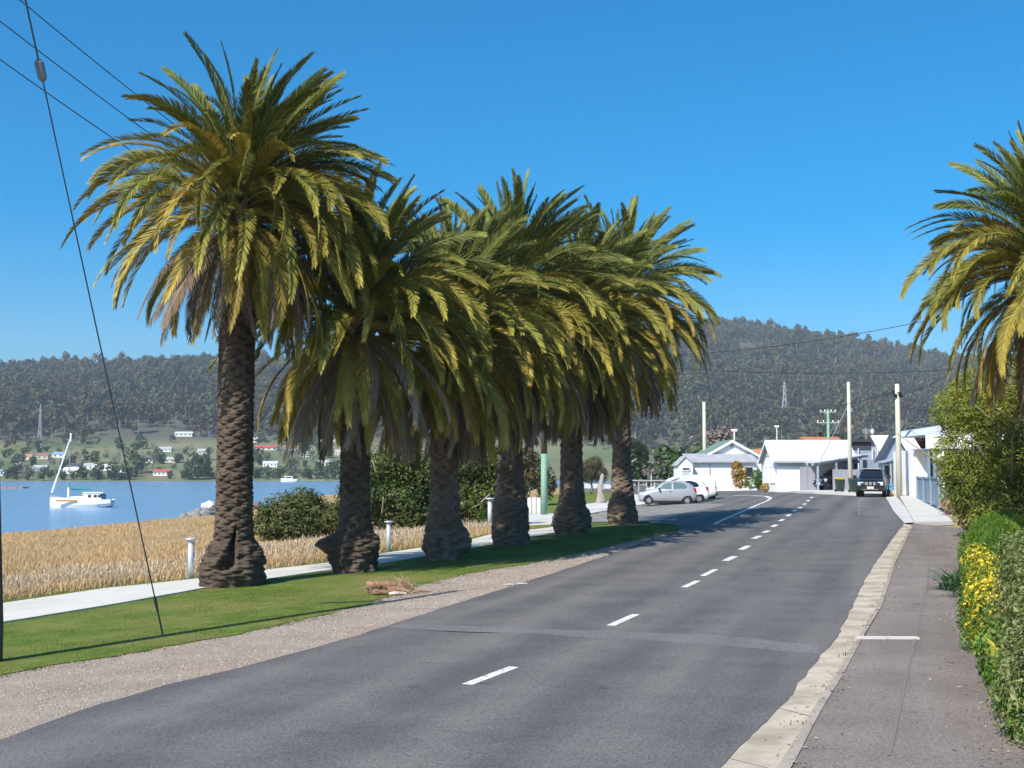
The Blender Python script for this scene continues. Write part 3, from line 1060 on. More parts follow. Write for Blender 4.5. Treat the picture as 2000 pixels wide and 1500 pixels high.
# (base elevation, droop) of each ring of leaves, from the spear in the middle down to the dead skirt
RINGS = [(86, 12), (77, 30), (66, 50), (53, 76), (40, 100), (25, 102), (8, 92), (-14, 72), (-38, 50), (-50, 38)]
RMAT = [0, 0, 0, 0, 1, 1, 1, 2, 2, 3]
FROND = []
rf = np.random.default_rng(11)
for k, (e, dr) in enumerate(RINGS):
    row = []
    for v in range(4):
        mk = RMAT[k]
        if k in (3, 4, 5, 6) and v == 3 or (k == 6 and v == 2):
            mk = min(2, mk + 1)
        if (k == 8 and v >= 2) or (k == 7 and v == 3):
            mk = 3
        dead = 1.0 if mk == 3 else (0.35 if k >= 7 else 0.0)
        mats = [LEAFM[mk], m_rachis_dead if mk == 3 else m_rachis]
        Lk_ = [3.4, 3.8, 4.2, 4.5, 4.7, 4.7, 4.6, 4.4, 4.0, 3.6][k]
        row.append(frond_mesh('frond', rf, Lk_ * rf.uniform(0.93, 1.06), rad(e + rf.normal(0, 3)), rad(dr * rf.uniform(0.85, 1.15)),
                              0.47 if k > 1 else 0.42, 175, mats, dead, side=rf.normal(0, 0.22)))
    FROND.append(row)

def trunk_mesh(name, H, prof, seed, nu=88, dz=0.028, cavity=None, lumps=()):
    """old palm trunk: rows of lens-shaped leaf scars standing proud, a swollen rough foot"""
    zs = np.arange(-0.12, H + dz, dz)
    th = np.linspace(0, 2 * np.pi, nu, endpoint=False)
    TH, Z = np.meshgrid(th, zs)
    r = np.interp(Z, [p[0] for p in prof], [p[1] for p in prof])
    rowh = 0.155
    cols = 6
    P = np.stack([np.cos(TH).ravel() * 1.3, np.sin(TH).ravel() * 1.3, Z.ravel() * 0.9], 1)
    wob = (fbm(P * 1.2, 3, seed) - 0.5).reshape(Z.shape)
    a = (Z + wob * 0.10) / rowh
    # two interleaved families of lenses
    def fam(sh):
        row = np.floor(a + sh)
        ww = (TH * cols / (2 * np.pi) + 0.5 * row + sh + 0.15 * np.sin(row * 2.7 + seed)) % 1.0
        w = np.abs(2 * ww - 1)
        q = (a + sh) % 1.0
        v = np.where(q < 0.36, 1 - q / 0.36, (q - 0.36) / 0.64)
        return np.clip((1 - w ** 2.0) * 1.05 - v, 0, 1)
    s = np.maximum(fam(0.0), fam(0.5))
    s = np.clip(s * 1.5, 0, 1) ** 0.8
    rough = fbm(np.stack([np.cos(TH).ravel() * 5, np.sin(TH).ravel() * 5, Z.ravel() * 5], 1), 3, seed + 5).reshape(Z.shape) - 0.5
    foot = np.clip((1.15 - Z) / 0.9, 0, 1)
    lump = fbm(np.stack([np.cos(TH).ravel() * 2.1, np.sin(TH).ravel() * 2.1, Z.ravel() * 2.6], 1), 3, seed + 8).reshape(Z.shape) - 0.5
    d = 0.092 * s * (1 - 0.45 * np.clip((0.35 - Z) / 0.3, 0, 1)) + rough * 0.05 + foot * lump * 0.36
    r = r + d
    for (t0, z0, wt, wz, dep) in lumps:
        dt = np.abs((TH - t0 + np.pi) % (2 * np.pi) - np.pi)
        r = r + dep * np.exp(-(dt / wt) ** 2 - ((Z - z0) / wz) ** 2)
    if cavity is not None:
        t0, z0, z1 = cavity
        dt = (TH - t0 + np.pi) % (2 * np.pi) - np.pi
        q = np.clip((Z - z0) / (z1 - z0), 0, 1)
        cen = -0.34 + 0.36 * q
        half = 0.33 * (1 - q) ** 0.9 * (1 - np.clip((0.12 - q) / 0.12, 0, 1) * 0.3)
        m = np.clip((half - np.abs(dt - cen)) / 0.05, 0, 1) * (Z > z0) * (Z < z1)
        r = r - m * 0.33
    V = np.stack([(r * np.cos(TH)).ravel(), (r * np.sin(TH)).ravel(), Z.ravel()], 1)
    nz = len(zs)
    i, j = np.meshgrid(np.arange(nu), np.arange(nz - 1))
    A = (j * nu + i).ravel()
    Bq = (j * nu + (i + 1) % nu).ravel()
    return arr_mesh(name, V, quads=np.stack([A, Bq, Bq + nu, A + nu], 1), mats=[m_trunk], smooth=True)

m_boot = M('leaf_base_stub', (0.16, 0.11, 0.07), (0.27, 0.20, 0.13), scale=6, rough=0.9)
def palm(label, base, H, r0, seed, nf, tilt=0.0, wind=0.0, cone=0.0, bark=None,  foot=1.0, cavity=None, lumps=(), scale=1.0, nskirt=14, hires=True, skirt_z=1.0):
    x, y, z = base
    t = thing('palm_tree', label, 'palm tree', (x, y, z), 0, 'palm trees along the road')
    rg = np.random.default_rng(seed)
    fr_ = 1.72 * foot
    prof = [(-0.12, r0 * fr_ * 0.96), (0.10, r0 * fr_ * 0.94), (0.38, r0 * fr_), (0.66, r0 * fr_ * 0.97), (0.90, r0 * (1 + (fr_ - 1) * (0.62 + 0.2 * cone))), (1.12, r0 * (1.08 + 0.5 * cone)), (1.6, r0 * (1.0 + 0.30 * cone)), (2.2, r0 * (0.96 + 0.15 * cone)), (3.2, r0 * 0.94),
            (H * 0.6, r0 * 0.93), (H - 1.4, r0 * 0.98), (H - 0.6, r0 * 1.0), (H, r0 * 0.55), (H + .2, r0 * .2)]
    link('trunk', trunk_mesh('trunk', H, prof, seed, nu=96 if hires else 72, dz=0.021 if hires else 0.032, cavity=cavity, lumps=lumps), t).data.materials[0] = bark or m_trunk
    # stubs of old leaf bases under the crown
    bb = B()
    for i in range(46):
        a = i * 2.39996 + rg.normal(0, 0.1)
        h = H - 1.7 + 1.6 * i / 46
        rr = r0 * 0.98
        c = Vector((math.cos(a), math.sin(a), 0))
        p0 = c * rr * 0.8 + Vector((0, 0, h - 0.1))
        p1 = c * (rr + 0.20) + Vector((0, 0, h + 0.20))
        bb.tube([p0, p0.lerp(p1, 0.6), p1], [0.13, 0.10, 0.05], 5)
    bb.build('leaf_bases', m_boot, t)
    R = Matrix.Rotation(tilt, 4, 'Y')
    # share of leaves per ring
    wts = np.array([0.045, 0.075, 0.10, 0.12, 0.135, 0.135, 0.13, 0.115, 0.09, 0.0])
    cnt = np.round(wts / wts.sum() * nf).astype(int)
    cnt[9] = nskirt
    gi = 0
    for k in range(len(RINGS)):
        for i in range(cnt[k]):
            gi += 1
            az = gi * 2.399963 + rg.normal(0, 0.16)
            az = az - wind * math.sin(az + 0.25)          # the steady wind combs the leaves to one side
            me = FROND[k][rg.integers(0, 4)]
            h = H + np.interp(k, [0, 9], [0.25, -1.15 * skirt_z]) + rg.normal(0, 0.06)
            rr = np.interp(k, [0, 3, 9], [0.05, 0.26, r0 * 0.95])
            o = bpy.data.objects.new('frond', me)
            COL.objects.link(o)
            o.parent = t
            sc = scale * rg.uniform(0.90, 1.07)
            local = Matrix.Translation((rr * math.cos(az), rr * math.sin(az), h - H)) @ Matrix.Rotation(az, 4, 'Z') @ Matrix.Rotation(rg.normal(0, 0.05), 4, 'Y') @ Matrix.Rotation(rg.normal(0, 0.12), 4, 'X') @ Matrix.Diagonal((sc, sc, sc, 1))
            tl = R if k < 8 else Matrix.Rotation(tilt * 0.4, 4, 'Y')
            o.matrix_local = Matrix.Translation((0, 0, H)) @ tl @ local
    return t

pb = [gp(455, 1144), gp(692, 1117), gp(867, 1093), gp(997, 1065), gp(1117, 1044), gp(1215, 1024)]
def toward(p):                                     # angle from the palm towards the road side where the viewer stands
    return math.atan2(-p.y, -p.x)
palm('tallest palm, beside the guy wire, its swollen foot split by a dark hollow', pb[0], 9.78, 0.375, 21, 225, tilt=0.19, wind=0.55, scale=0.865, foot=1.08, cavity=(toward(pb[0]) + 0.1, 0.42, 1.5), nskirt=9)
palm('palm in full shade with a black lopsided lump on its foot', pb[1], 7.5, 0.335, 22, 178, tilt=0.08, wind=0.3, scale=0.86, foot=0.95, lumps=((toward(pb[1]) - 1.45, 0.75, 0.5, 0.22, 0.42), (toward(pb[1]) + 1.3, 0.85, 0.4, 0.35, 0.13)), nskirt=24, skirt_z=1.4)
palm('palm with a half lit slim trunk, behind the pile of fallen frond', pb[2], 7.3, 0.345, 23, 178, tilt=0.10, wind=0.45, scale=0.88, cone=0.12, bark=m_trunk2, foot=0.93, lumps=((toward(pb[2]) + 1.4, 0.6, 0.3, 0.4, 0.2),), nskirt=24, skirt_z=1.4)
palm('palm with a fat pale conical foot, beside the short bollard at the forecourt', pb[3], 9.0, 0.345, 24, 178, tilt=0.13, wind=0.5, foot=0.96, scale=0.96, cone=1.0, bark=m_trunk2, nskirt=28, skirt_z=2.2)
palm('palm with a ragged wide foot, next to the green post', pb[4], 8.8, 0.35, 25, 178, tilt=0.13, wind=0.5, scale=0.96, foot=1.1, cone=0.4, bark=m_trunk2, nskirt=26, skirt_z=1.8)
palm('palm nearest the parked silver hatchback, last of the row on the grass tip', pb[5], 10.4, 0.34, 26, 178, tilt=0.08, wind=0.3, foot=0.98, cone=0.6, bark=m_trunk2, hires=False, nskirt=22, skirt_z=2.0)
p7 = at(2058, 492, 33.0)
palm('palm rising behind the tall shrub on the footpath side', (p7.x, p7.y, gz(p7.x, p7.y)), p7.z - gz(p7.x, p7.y), 0.42, 27, 250, tilt=-0.05, scale=0.88, hires=False, nskirt=8)
# ------------------------------------------------------------------ foliage helpers
def leaf_arrays(P, N, size, asp, rng, jitter=0.5, sj=0.5, bend=0.25, droop=0.0, T=None):
    """diamond leaves (two triangles folded along the middle) at points P with normals N"""
    n = len(P)
    N = N + rng.normal(0, jitter, (n, 3))
    N /= np.linalg.norm(N, axis=1)[:, None] + 1e-9
    if T is None:
        T = rng.normal(0, 1, (n, 3))
    T = T - N * (T * N).sum(1)[:, None]
    T /= np.linalg.norm(T, axis=1)[:, None] + 1e-9
    T[:, 2] -= droop
    T /= np.linalg.norm(T, axis=1)[:, None] + 1e-9
    S = np.cross(N, T)
    L = size * (1 + rng.uniform(-sj, sj, n))[:, None]
    W = L * asp
    a = P - T * L * 0.5
    b = P + S * W * 0.5 + N * L * bend * 0.3
    c = P + T * L * 0.5 - N * L * bend * 0.2
    d = P - S * W * 0.5 + N * L * bend * 0.3
    V = np.stack([a, b, c, d], 1).reshape(-1, 3)
    i = np.arange(n) * 4
    Tr = np.stack([np.stack([i, i + 1, i + 2], 1), np.stack([i, i + 2, i + 3], 1)], 1).reshape(-1, 3)
    return V, Tr

def blob_points(blobs, n, rng, shell=0.55, rough=0.35, seed=0, keep=None):
    """points spread through the outer part of a heap of ellipsoids, with clumps and gaps"""
    vol = np.array([b[3] * b[4] + b[4] * b[5] + b[3] * b[5] for b in blobs])
    cnt = (vol / vol.sum() * n * 1.6).astype(int) + 1
    P, N = [], []
    for b, c in zip(blobs, cnt):
        d = rng.normal(0, 1, (c, 3))
        d /= np.linalg.norm(d, axis=1)[:, None]
        nz = fbm(d * 2.4 + np.array(b[:3]) * 1.7, 3, seed) - 0.5
        r = (shell + (1 - shell) * rng.random(c) ** 0.55) * (1 + rough * 2 * nz)
        p = np.array(b[:3]) + d * r[:, None] * np.array(b[3:6])
        nn = d / np.array(b[3:6])
        nn /= np.linalg.norm(nn, axis=1)[:, None]
        P.append(p)
        N.append(nn)
    P = np.concatenate(P)
    N = np.concatenate(N)
    k = rng.permutation(len(P))[:n]
    return P[k], N[k]

def clump_value(P, rng, sc, seed):
    return np.clip(fbm(P * sc, 3, seed) * 1.5 - 0.25 + rng.normal(0, 0.16, len(P)), 0, 1)

def foliage(name, blobs, n, size, asp, mat, rng, seed=0, shell=0.5, rough=0.3, jitter=0.55, upbias=0.3, parent=None, floor=None, sc=1.6, droop=0.0, core=None, along=False, bend=0.25):
    P, N = blob_points(blobs, n, rng, shell, rough, seed)
    if floor is not None:
        k = P[:, 2] > floor(P[:, 0], P[:, 1])
        P, N = P[k], N[k]
    N = N + np.array([0, 0, upbias])
    T = None
    if along:
        T = N + rng.normal(0, 0.5, N.shape)
        N = rng.normal(0, 1, N.shape)
    V, Tr = leaf_arrays(P, N, size, asp, rng, jitter, droop=droop, T=T, bend=bend)
    r = np.repeat(clump_value(P, rng, sc, seed + 3), 4)
    return arr_mesh(name, V, tris=Tr, mats=[mat], rnd=r)

def limbs(base, h, r, n, rng, spread=0.5, seg=6, lean=(0, 0), fork=0.35):
    bb = B()
    bb.sm = True
    top = Vector(base) + Vector((lean[0], lean[1], h))
    mid = Vector(base).lerp(top, 0.5) + Vector((rng.normal(0, 0.05) * h, rng.normal(0, 0.05) * h, 0))
    bb.tube([Vector(base) - Vector((0, 0, 0.15)), Vector(base) + Vector((0, 0, 0.1 * h)), mid, top], [r * 1.3, r, r * 0.75, r * 0.25], seg)
    for i in range(n):
        t = fork + (0.95 - fork) * rng.random()
        p = Vector(base).lerp(top, t)
        a = rng.uniform(0, 6.28)
        l = h * spread * rng.uniform(0.6, 1.1) * (1.15 - t)
        q = p + Vector((math.cos(a) * l, math.sin(a) * l, l * rng.uniform(0.4, 1.1)))
        m = p.lerp(q, 0.5) + Vector((0, 0, -0.08 * l))
        bb.tube([p, m, q], [r * 0.45, r * 0.3, r * 0.1], 5)
    return bb

m_bark = M('grey_bark', (0.16, 0.13, 0.10), (0.26, 0.22, 0.18), scale=6, rough=0.95, bump=0.4, bscale=20)
m_pale_bark = M('pale_bark', (0.42, 0.38, 0.33), (0.56, 0.52, 0.47), scale=4, rough=0.9)
m_dark_bark = M('dark_bark', (0.06, 0.05, 0.045), (0.11, 0.09, 0.08), scale=6, rough=0.95)
l_dense = ML('dense_dark_leaf', [(0.026, 0.050, 0.010), (0.060, 0.098, 0.018), (0.13, 0.165, 0.035)], trans=0.15)
l_olive = ML('olive_bush_leaf', [(0.042, 0.062, 0.014), (0.090, 0.112, 0.024), (0.175, 0.185, 0.050)], trans=0.15)
l_brown = ML('brown_green_leaf', [(0.045, 0.045, 0.016), (0.10, 0.085, 0.030), (0.20, 0.155, 0.055)], trans=0.15)
l_pine = ML('pine_needles', [(0.018, 0.028, 0.014), (0.03, 0.045, 0.018), (0.07, 0.08, 0.028)], trans=0.1)
l_tall = ML('tall_shrub_leaf', [(0.075, 0.105, 0.014), (0.200, 0.235, 0.034), (0.38, 0.39, 0.085)], trans=0.25)
l_hedge = ML('bright_hedge_leaf', [(0.04, 0.09, 0.008), (0.085, 0.165, 0.012), (0.16, 0.245, 0.025)], trans=0.25)
l_grey = ML('grey_green_leaf', [(0.050, 0.082, 0.020), (0.120, 0.155, 0.042), (0.27, 0.28, 0.11)], trans=0.2)
l_rich = ML('fresh_green_leaf', [(0.035, 0.085, 0.010), (0.075, 0.155, 0.018), (0.15, 0.24, 0.035)], trans=0.25)
l_yel = ML('yellow_flowers', [(0.10, 0.14, 0.02), (0.50, 0.40, 0.03), (0.74, 0.58, 0.05)], trans=0.25)
l_strap = ML('strap_leaf', [(0.025, 0.065, 0.018), (0.05, 0.11, 0.03), (0.09, 0.16, 0.05)], trans=0.15, rough=0.35)
l_orange = ML('orange_flowers', [(0.06, 0.09, 0.015), (0.40, 0.20, 0.015), (0.55, 0.30, 0.02)], trans=0.2)
l_red = ML('red_leaf', [(0.10, 0.02, 0.02), (0.18, 0.035, 0.03), (0.30, 0.06, 0.05)], trans=0.2)
l_purple = ML('dark_red_leaf', [(0.035, 0.012, 0.015), (0.07, 0.022, 0.024), (0.11, 0.035, 0.035)], trans=0.1)
l_pink = ML('pink_twig_leaf', [(0.22, 0.11, 0.10), (0.38, 0.18, 0.16), (0.50, 0.30, 0.26)], trans=0.2)
rv = np.random.default_rng(5)

def plant(name, label, cat, base, blobs, n, size, asp, mat, seed, trunk=None, group=None, part='foliage', **kw):
    """blobs are relative to the base"""
    t = thing(name, label, cat, base, 0, group)
    link(part, foliage(part, blobs, n, size, asp, mat, np.random.default_rng(seed), seed, **kw), t)
    if trunk is not None:
        tb = limbs((trunk.get('x', 0), trunk.get('y', 0), 0), trunk['h'], trunk['r'], trunk.get('n', 6), np.random.default_rng(seed + 1), trunk.get('spread', 0.5), lean=trunk.get('lean', (0, 0)), fork=trunk.get('fork', 0.3))
        tb.build('trunk', trunk.get('mat', m_bark), t)
    return t

# --- shrubs between the path and the river
p = gp(580, 1058)
plant('round_bush', 'broad rounded olive bush between the tallest palm and the shaded palm', 'bush', p,
      [(-0.4, 0, 0.95, 1.25, 1.1, 0.95), (0.9, 0.1, 0.85, 1.1, 1.0, 0.85), (-1.1, 0.2, 0.7, 0.8, 0.8, 0.75), (0.2, 0.3, 1.45, 0.9, 0.9, 0.75), (1.6, 0.3, 0.7, 0.7, 0.8, 0.7), (-0.2, -.5, .5, 1.4, .8, .6)],
      17000, 0.12, 0.5, l_olive, 31, trunk=dict(h=1.6, r=0.1, n=9, spread=0.9, fork=0.1), sc=1.2, rough=0.4)
p = gp(745, 1040)
plant('coastal_tree', 'dense dark green tree between the shaded palm and the half lit palm', 'tree', p,
      [(-0.9, 0, 1.3, 1.3, 1.2, 1.2), (0.6, 0.2, 1.5, 1.5, 1.3, 1.4), (0.2, 0.4, 2.9, 1.5, 1.4, 1.0), (-0.9, 0.4, 2.6, 1.0, 1.0, 0.9), (1.7, 0.2, 2.2, 1.1, 1.1, 1.3), (0.8, 0, 3.3, 1.0, 1.0, 0.8), (1.6, -.2, .8, 1.0, 1., .8)],
      21000, 0.16, 0.45, l_dense, 32, trunk=dict(h=3.4, r=0.16, n=10, spread=0.7, fork=0.2, mat=m_pale_bark), sc=1.0, rough=0.55)
p = gp(905, 1030)
plant('coastal_tree', 'dense dark green tree behind the half lit palm, taller than its neighbour', 'tree', p,
      [(-0.5, 0, 1.4, 1.3, 1.2, 1.4), (0.9, 0.2, 1.3, 1.1, 1.2, 1.3), (0.3, 0.4, 3.0, 1.5, 1.4, 1.1), (-1.0, 0.4, 3.0, 1.1, 1.0, 1.1), (1.4, 0.2, 2.6, 0.9, 1.0, 1.2), (-1.7, 0.1, 1.9, .9, 1, 1.2)],
      20000, 0.16, 0.45, l_dense, 33, trunk=dict(h=3.6, r=0.16, n=9, spread=0.7, fork=0.2, mat=m_pale_bark), sc=1.0, rough=0.5)
p = gp(1010, 1000)
plant('coastal_tree', 'brownish green tree behind the green post and the white picket screen', 'tree', (p.x, p.y + 8, p.z),
      [(0, 0, 2.0, 1.5, 1.2, 1.6), (1.2, 0.2, 2.6, 1.3, 1.2, 1.2), (-0.8, 0.2, 3.4, 1.2, 1.1, 1.1), (0.6, 0, 3.8, 1.3, 1.2, 0.9), (2.2, .2, 1.8, .9, .9, 1.2)],
      8000, 0.2, 0.5, l_brown, 34, trunk=dict(h=3.6, r=0.14, n=8, spread=0.6), sc=1.0, rough=0.45)
p = gp(1160, 962)
plant('coastal_tree', 'bushy brown tipped tree above the picnic seat near the last palms', 'tree', (p.x, p.y + 4, p.z),
      [(-0.6, 0, 3.2, 1.8, 1.6, 1.6), (1.2, 0.2, 2.9, 1.4, 1.4, 1.3), (0.3, 0.2, 4.6, 1.5, 1.4, 1.0), (-1.9, 0.2, 2.2, 1.1, 1.2, 1.0), (-2.2, .2, 4.0, 1.1, 1, 1.0)],
      8000, 0.24, 0.5, l_brown, 35, trunk=dict(h=4, r=0.18, n=8, spread=0.6), sc=0.8, rough=0.45)
p = gp(1226, 962)
t = plant('pine_tree', 'dark flat topped pine with a pale trunk behind the last palm', 'tree', (p.x, p.y, p.z),
      [(1.2, 0, 6.2, 1.6, 1.5, 0.9), (2.2, 0.2, 5.6, 1.0, 1.2, 0.8), (0.2, 0, 6.8, 1.8, 1.6, 0.8), (2.1, 0, 4.7, 0.9, 1.0, 0.7), (-1.2, 0.2, 7.2, 1.5, 1.4, 0.8)],
      8000, 0.26, 0.16, l_pine, 36, sc=0.9, rough=0.4, jitter=1.0)
bb = B(); bb.sm = True
bb.tube([(0, 0, -0.1), (0.05, 0, 2.0), (-0.05, 0, 4.0), (0.1, 0, 6.4)], [0.19, 0.15, 0.13, 0.05], 8)
bb.tube([(0, 0, 3.2), (0.5, 0, 4.2), (1.3, 0, 4.7), (2.0, 0, 5.0)], [0.11, 0.08, 0.06, 0.03], 6)
bb.tube([(0, 0, 4.2), (0.7, 0, 5.3), (1.4, 0, 5.9)], [0.09, 0.06, 0.03], 6)
bb.build('trunk', m_pale_bark, t)
p = gp(946, 1032)
plant('young_shrub', 'small bright green shrub at the edge of the white path', 'shrub', p, [(0, 0, 0.4, 0.35, 0.3, 0.42), (0.3, 0, 0.25, 0.28, 0.25, 0.28)], 700, 0.16, 0.3, l_rich, 37, along=True)
p = gp(1176, 984)
m_drift = M('weathered_stump', (0.25, 0.215, 0.19), (0.40, 0.34, 0.30), scale=6, rough=0.95, bump=0.6, bscale=14)
bb = B(); bb.sm = True
pts = [(0.65, -0.05), (0.6, 0.2), (0.42, 0.55), (0.34, 1.1), (0.3, 1.6), (0.2, 1.95), (0.05, 2.1)]
bb.lathe([(r * 0.62, z * 1.05) for r, z in pts], (0, 0, 0), 14)
o = bb.build('stone_cairn', m_drift, None, loc=(p.x, p.y + 1, p.z), label='tall pale pinkish rock standing on the lawn by the sign post', cat='rock')
for v in o.data.vertices:
    n = noise.noise_vector(v.co * 2.3) * 0.2
    v.co += n

# --- right hand side planting along the footpath
sb = gp(1905, 1058)
Y0 = sb.y
tall = thing('tall_shrub', 'tall feathery yellow green shrub overhanging the footpath under the palm', 'shrub', (sb.x, sb.y, sb.z))
blobs = [(0.9, 0.5, 1.3, 1.3, 1.5, 1.3), (0.3, 0.2, 2.4, 1.25, 1.3, 1.2), (1.8, 0.4, 3.0, 1.7, 1.6, 1.4), (0.7, 0.6, 3.7, 1.2, 1.3, 1.0), (2.2, 0.4, 4.4, 1.3, 1.4, 1.0), (-0.1, 0.2, 3.5, 0.9, 1.0, 0.7),
         (1.6, -0.2, 1.5, 1.3, 1.2, 1.2), (2.8, -0.2, 2.2, 1.4, 1.3, 1.6), (3.0, 0.4, 4.0, 1.4, 1.5, 1.1), (-0.15, 0.1, 1.5, 0.7, 0.9, 0.9), (3.8, .3, 3.2, 1.6, 1.5, 1.8), (0.5, -.6, .5, .8, .7, .7)]
blobs = [(x_ * 1.02 - 0.12, y_, z_ * 1.22, a_ * 1.05, b_, c_ * 1.2) for x_, y_, z_, a_, b_, c_ in blobs]
link('foliage', foliage('foliage', blobs, 64000, 0.155, 0.26, l_tall, np.random.default_rng(41), 41, shell=0.62, rough=0.42, jitter=0.6, sc=1.1, droop=0.55, along=True), tall)
tb = limbs((1.3, 0.4, 0), 5.4, 0.12, 26, np.random.default_rng(42), 0.75, fork=0.1)
tb.build('branches', m_bark, tall)
tb = limbs((1.5, -0.5, 3.0), 2.6, 0.05, 30, np.random.default_rng(44), 0.95, fork=0.0)
tb.build('bare_twigs', M('dry_twig', (0.30, 0.25, 0.20), (0.42, 0.36, 0.30), scale=8), tall)
# dead fronds hanging at the palm's skirt beside it
h1, h2 = gp(1873, 1165), gp(1900, 1048)
def rowblobs(a, c, n, rx, rz, z0, jit=0.12, rng=None):
    r = rng or np.random.default_rng(3)
    out = []
    for i in range(n):
        q = a.lerp(c, i / max(1, n - 1))
        out.append((q.x - a.x + r.normal(0, jit), q.y - a.y, z0 + (q.z - a.z) + r.normal(0, 0.04), rx, 0.8, rz))
    return out
hb = rowblobs(h1 + Vector((0.75, 0, 0)), h2 + Vector((0.9, 0, 0)), 12, 0.68, 0.62, 0.5)
hb = [(x + 0.75, y, z, a, b_, c_) for x, y, z, a, b_, c_ in hb]
plant('hedge', 'low bright green hedge beside the footpath beyond the yellow flowers', 'hedge', h1, hb, 26000, 0.11, 0.2, l_hedge, 43, shell=0.7, rough=0.16, along=True, jitter=0.3, sc=1.4,
      trunk=dict(x=0.8, y=1, h=0.7, r=0.05, n=8, spread=0.9, fork=0.05))
y1, y2 = gp(1922, 1292), gp(1893, 1160)
yb = rowblobs(y1, y2, 8, 0.30, 0.52, 0.42, 0.04, np.random.default_rng(8))
y3 = gp(1884, 1150) - y1
yb += [(y3.x + 0.05, y3.y - 0.6, 0.62, 0.2, 0.5, 0.3), (y3.x + 0.25, y3.y + 0.7, 0.72, 0.18, 0.5, 0.25)]
yb = [(x + 0.22, y, z + 0.05 * math.sin(i * 2), a * (1.0 + .15 * math.sin(i * 1.7)), b_ * .8, c_) for i, (x, y, z, a, b_, c_) in enumerate(yb)]
t = plant('flowering_shrub', 'shrub covered in bright yellow flowers spilling onto the footpath', 'shrub', y1, yb, 6500, 0.06, 0.7, l_yel, 45, shell=0.8, rough=0.25, jitter=0.8, sc=2.2, part='flowers')
link('foliage', foliage('foliage', [(x - 0.06, y, z - .08, a * 1.08, b_, c_ * 1.0) for x, y, z, a, b_, c_ in yb], 10000, 0.08, 0.35, l_rich, np.random.default_rng(46), 46, shell=0.55, rough=0.3), t)
tb = limbs((0.3, 0.8, 0), 0.6, 0.03, 10, np.random.default_rng(47), 0.4, fork=0.02)
tb.build('stems', m_bark, t)
# grey-green bank nearest the viewer
g1 = gp(1975, 1480)
gb = []
for Yb, rx, rz, zc in ((10.7, 0.5, 0.55, 0.5), (11.6, 0.6, 0.6, 0.6), (12.6, 0.6, 0.7, 0.75), (13.7, 0.65, 0.75, 0.85), (14.9, 0.7, 0.75, 0.95), (16.1, 0.75, 0.75, 1.0), (17.3, 0.8, 0.75, 1.0), (18.6, 0.85, 0.75, 1.0), (12.2, 0.8, 0.7, 1.2), (14.2, 1.0, 0.8, 1.4)):
    off_ = 0.75 if len(gb) >= 8 else 0.0
    gb.append((0.396 * Yb + rx * 0.95 + off_ - g1.x, Yb - g1.y, zc, rx, 0.85, rz))
t = plant('shrub_bank', 'grey green leafy shrub bank nearest the viewer beside the footpath', 'shrub', g1, gb, 46000, 0.066, 0.42, l_grey, 48, shell=0.62, rough=0.35, sc=1.8,
      trunk=dict(x=1.2, y=1.5, h=1.1, r=0.04, n=12, spread=0.4, fork=0.02))
link('lower_foliage', foliage('lower_foliage', [(0.45, 0.1, 0.28, 0.4, 0.6, 0.35), (0.75, 1.2, 0.35, 0.36, 0.8, 0.4), (1.2, 2.6, 0.4, 0.36, 0.9, 0.45)], 8000, 0.075, 0.5, l_rich, np.random.default_rng(49), 49, shell=0.65, rough=0.3), t)
# agapanthus
def strap_clump(n, L, w, rng, mat, name, spread=0.9):
    V, Q, R = [], [], []
    for i in range(n):
        a = rng.uniform(0, 6.28)
        l = L * rng.uniform(0.6, 1.1)
        e = rng.uniform(0.7, 1.35)
        sgn = np.array([math.cos(a), math.sin(a), 0])
        sd_ = np.array([-math.sin(a), math.cos(a), 0]) * w
        p = np.array([rng.normal(0, 0.08), rng.normal(0, 0.12), 0.0])
        k0 = len(V)
        rr = rng.random()
        for j in range(5):
            f = [1.0, 1.0, 0.9, 0.6, 0.08][j]
            V += [p - sd_ * f, p + sd_ * f]
            R += [rr, rr]
            ph = e - spread * 1.9 * (j / 4)
            p = p + (sgn * math.cos(ph) + np.array([0, 0, math.sin(ph)])) * l / 4
        for j in range(4):
            Q.append((k0 + 2 * j, k0 + 2 * j + 1, k0 + 2 * j + 3, k0 + 2 * j + 2))
    return arr_mesh(name, np.array(V), quads=Q, mats=[mat], rnd=R)
ag = gp(1864, 1178)
for i, (dx, dy, lb) in enumerate(((0.36, 0, 'dark green strap leaved clump hanging over the footpath edge, nearer of two'), (0.55, 1.5, 'dark green strap leaved clump under the hedge, farther of two'))):
    link('agapanthus_clump', strap_clump(120, 0.85, 0.022, np.random.default_rng(60 + i), l_strap, 'agapanthus_clump'), None, (ag.x + dx, ag.y + dy, ag.z + 0.08), label=lb, cat='plant', group='strap leaved clumps by the hedge')
yp = gp(1990, 1400)
l_ypl = ML('yellow_strap', [(0.18, 0.22, 0.03), (0.45, 0.36, 0.05), (0.60, 0.46, 0.08)], trans=0.3)
link('yellow_leaved_plant', strap_clump(46, 0.5, 0.028, np.random.default_rng(66), l_ypl, 'yellow_leaved_plant', 0.5), None, (yp.x + 0.02, yp.y, yp.z + 0.42), label='plant with long yellow and orange leaves in the shrub bank', cat='plant')
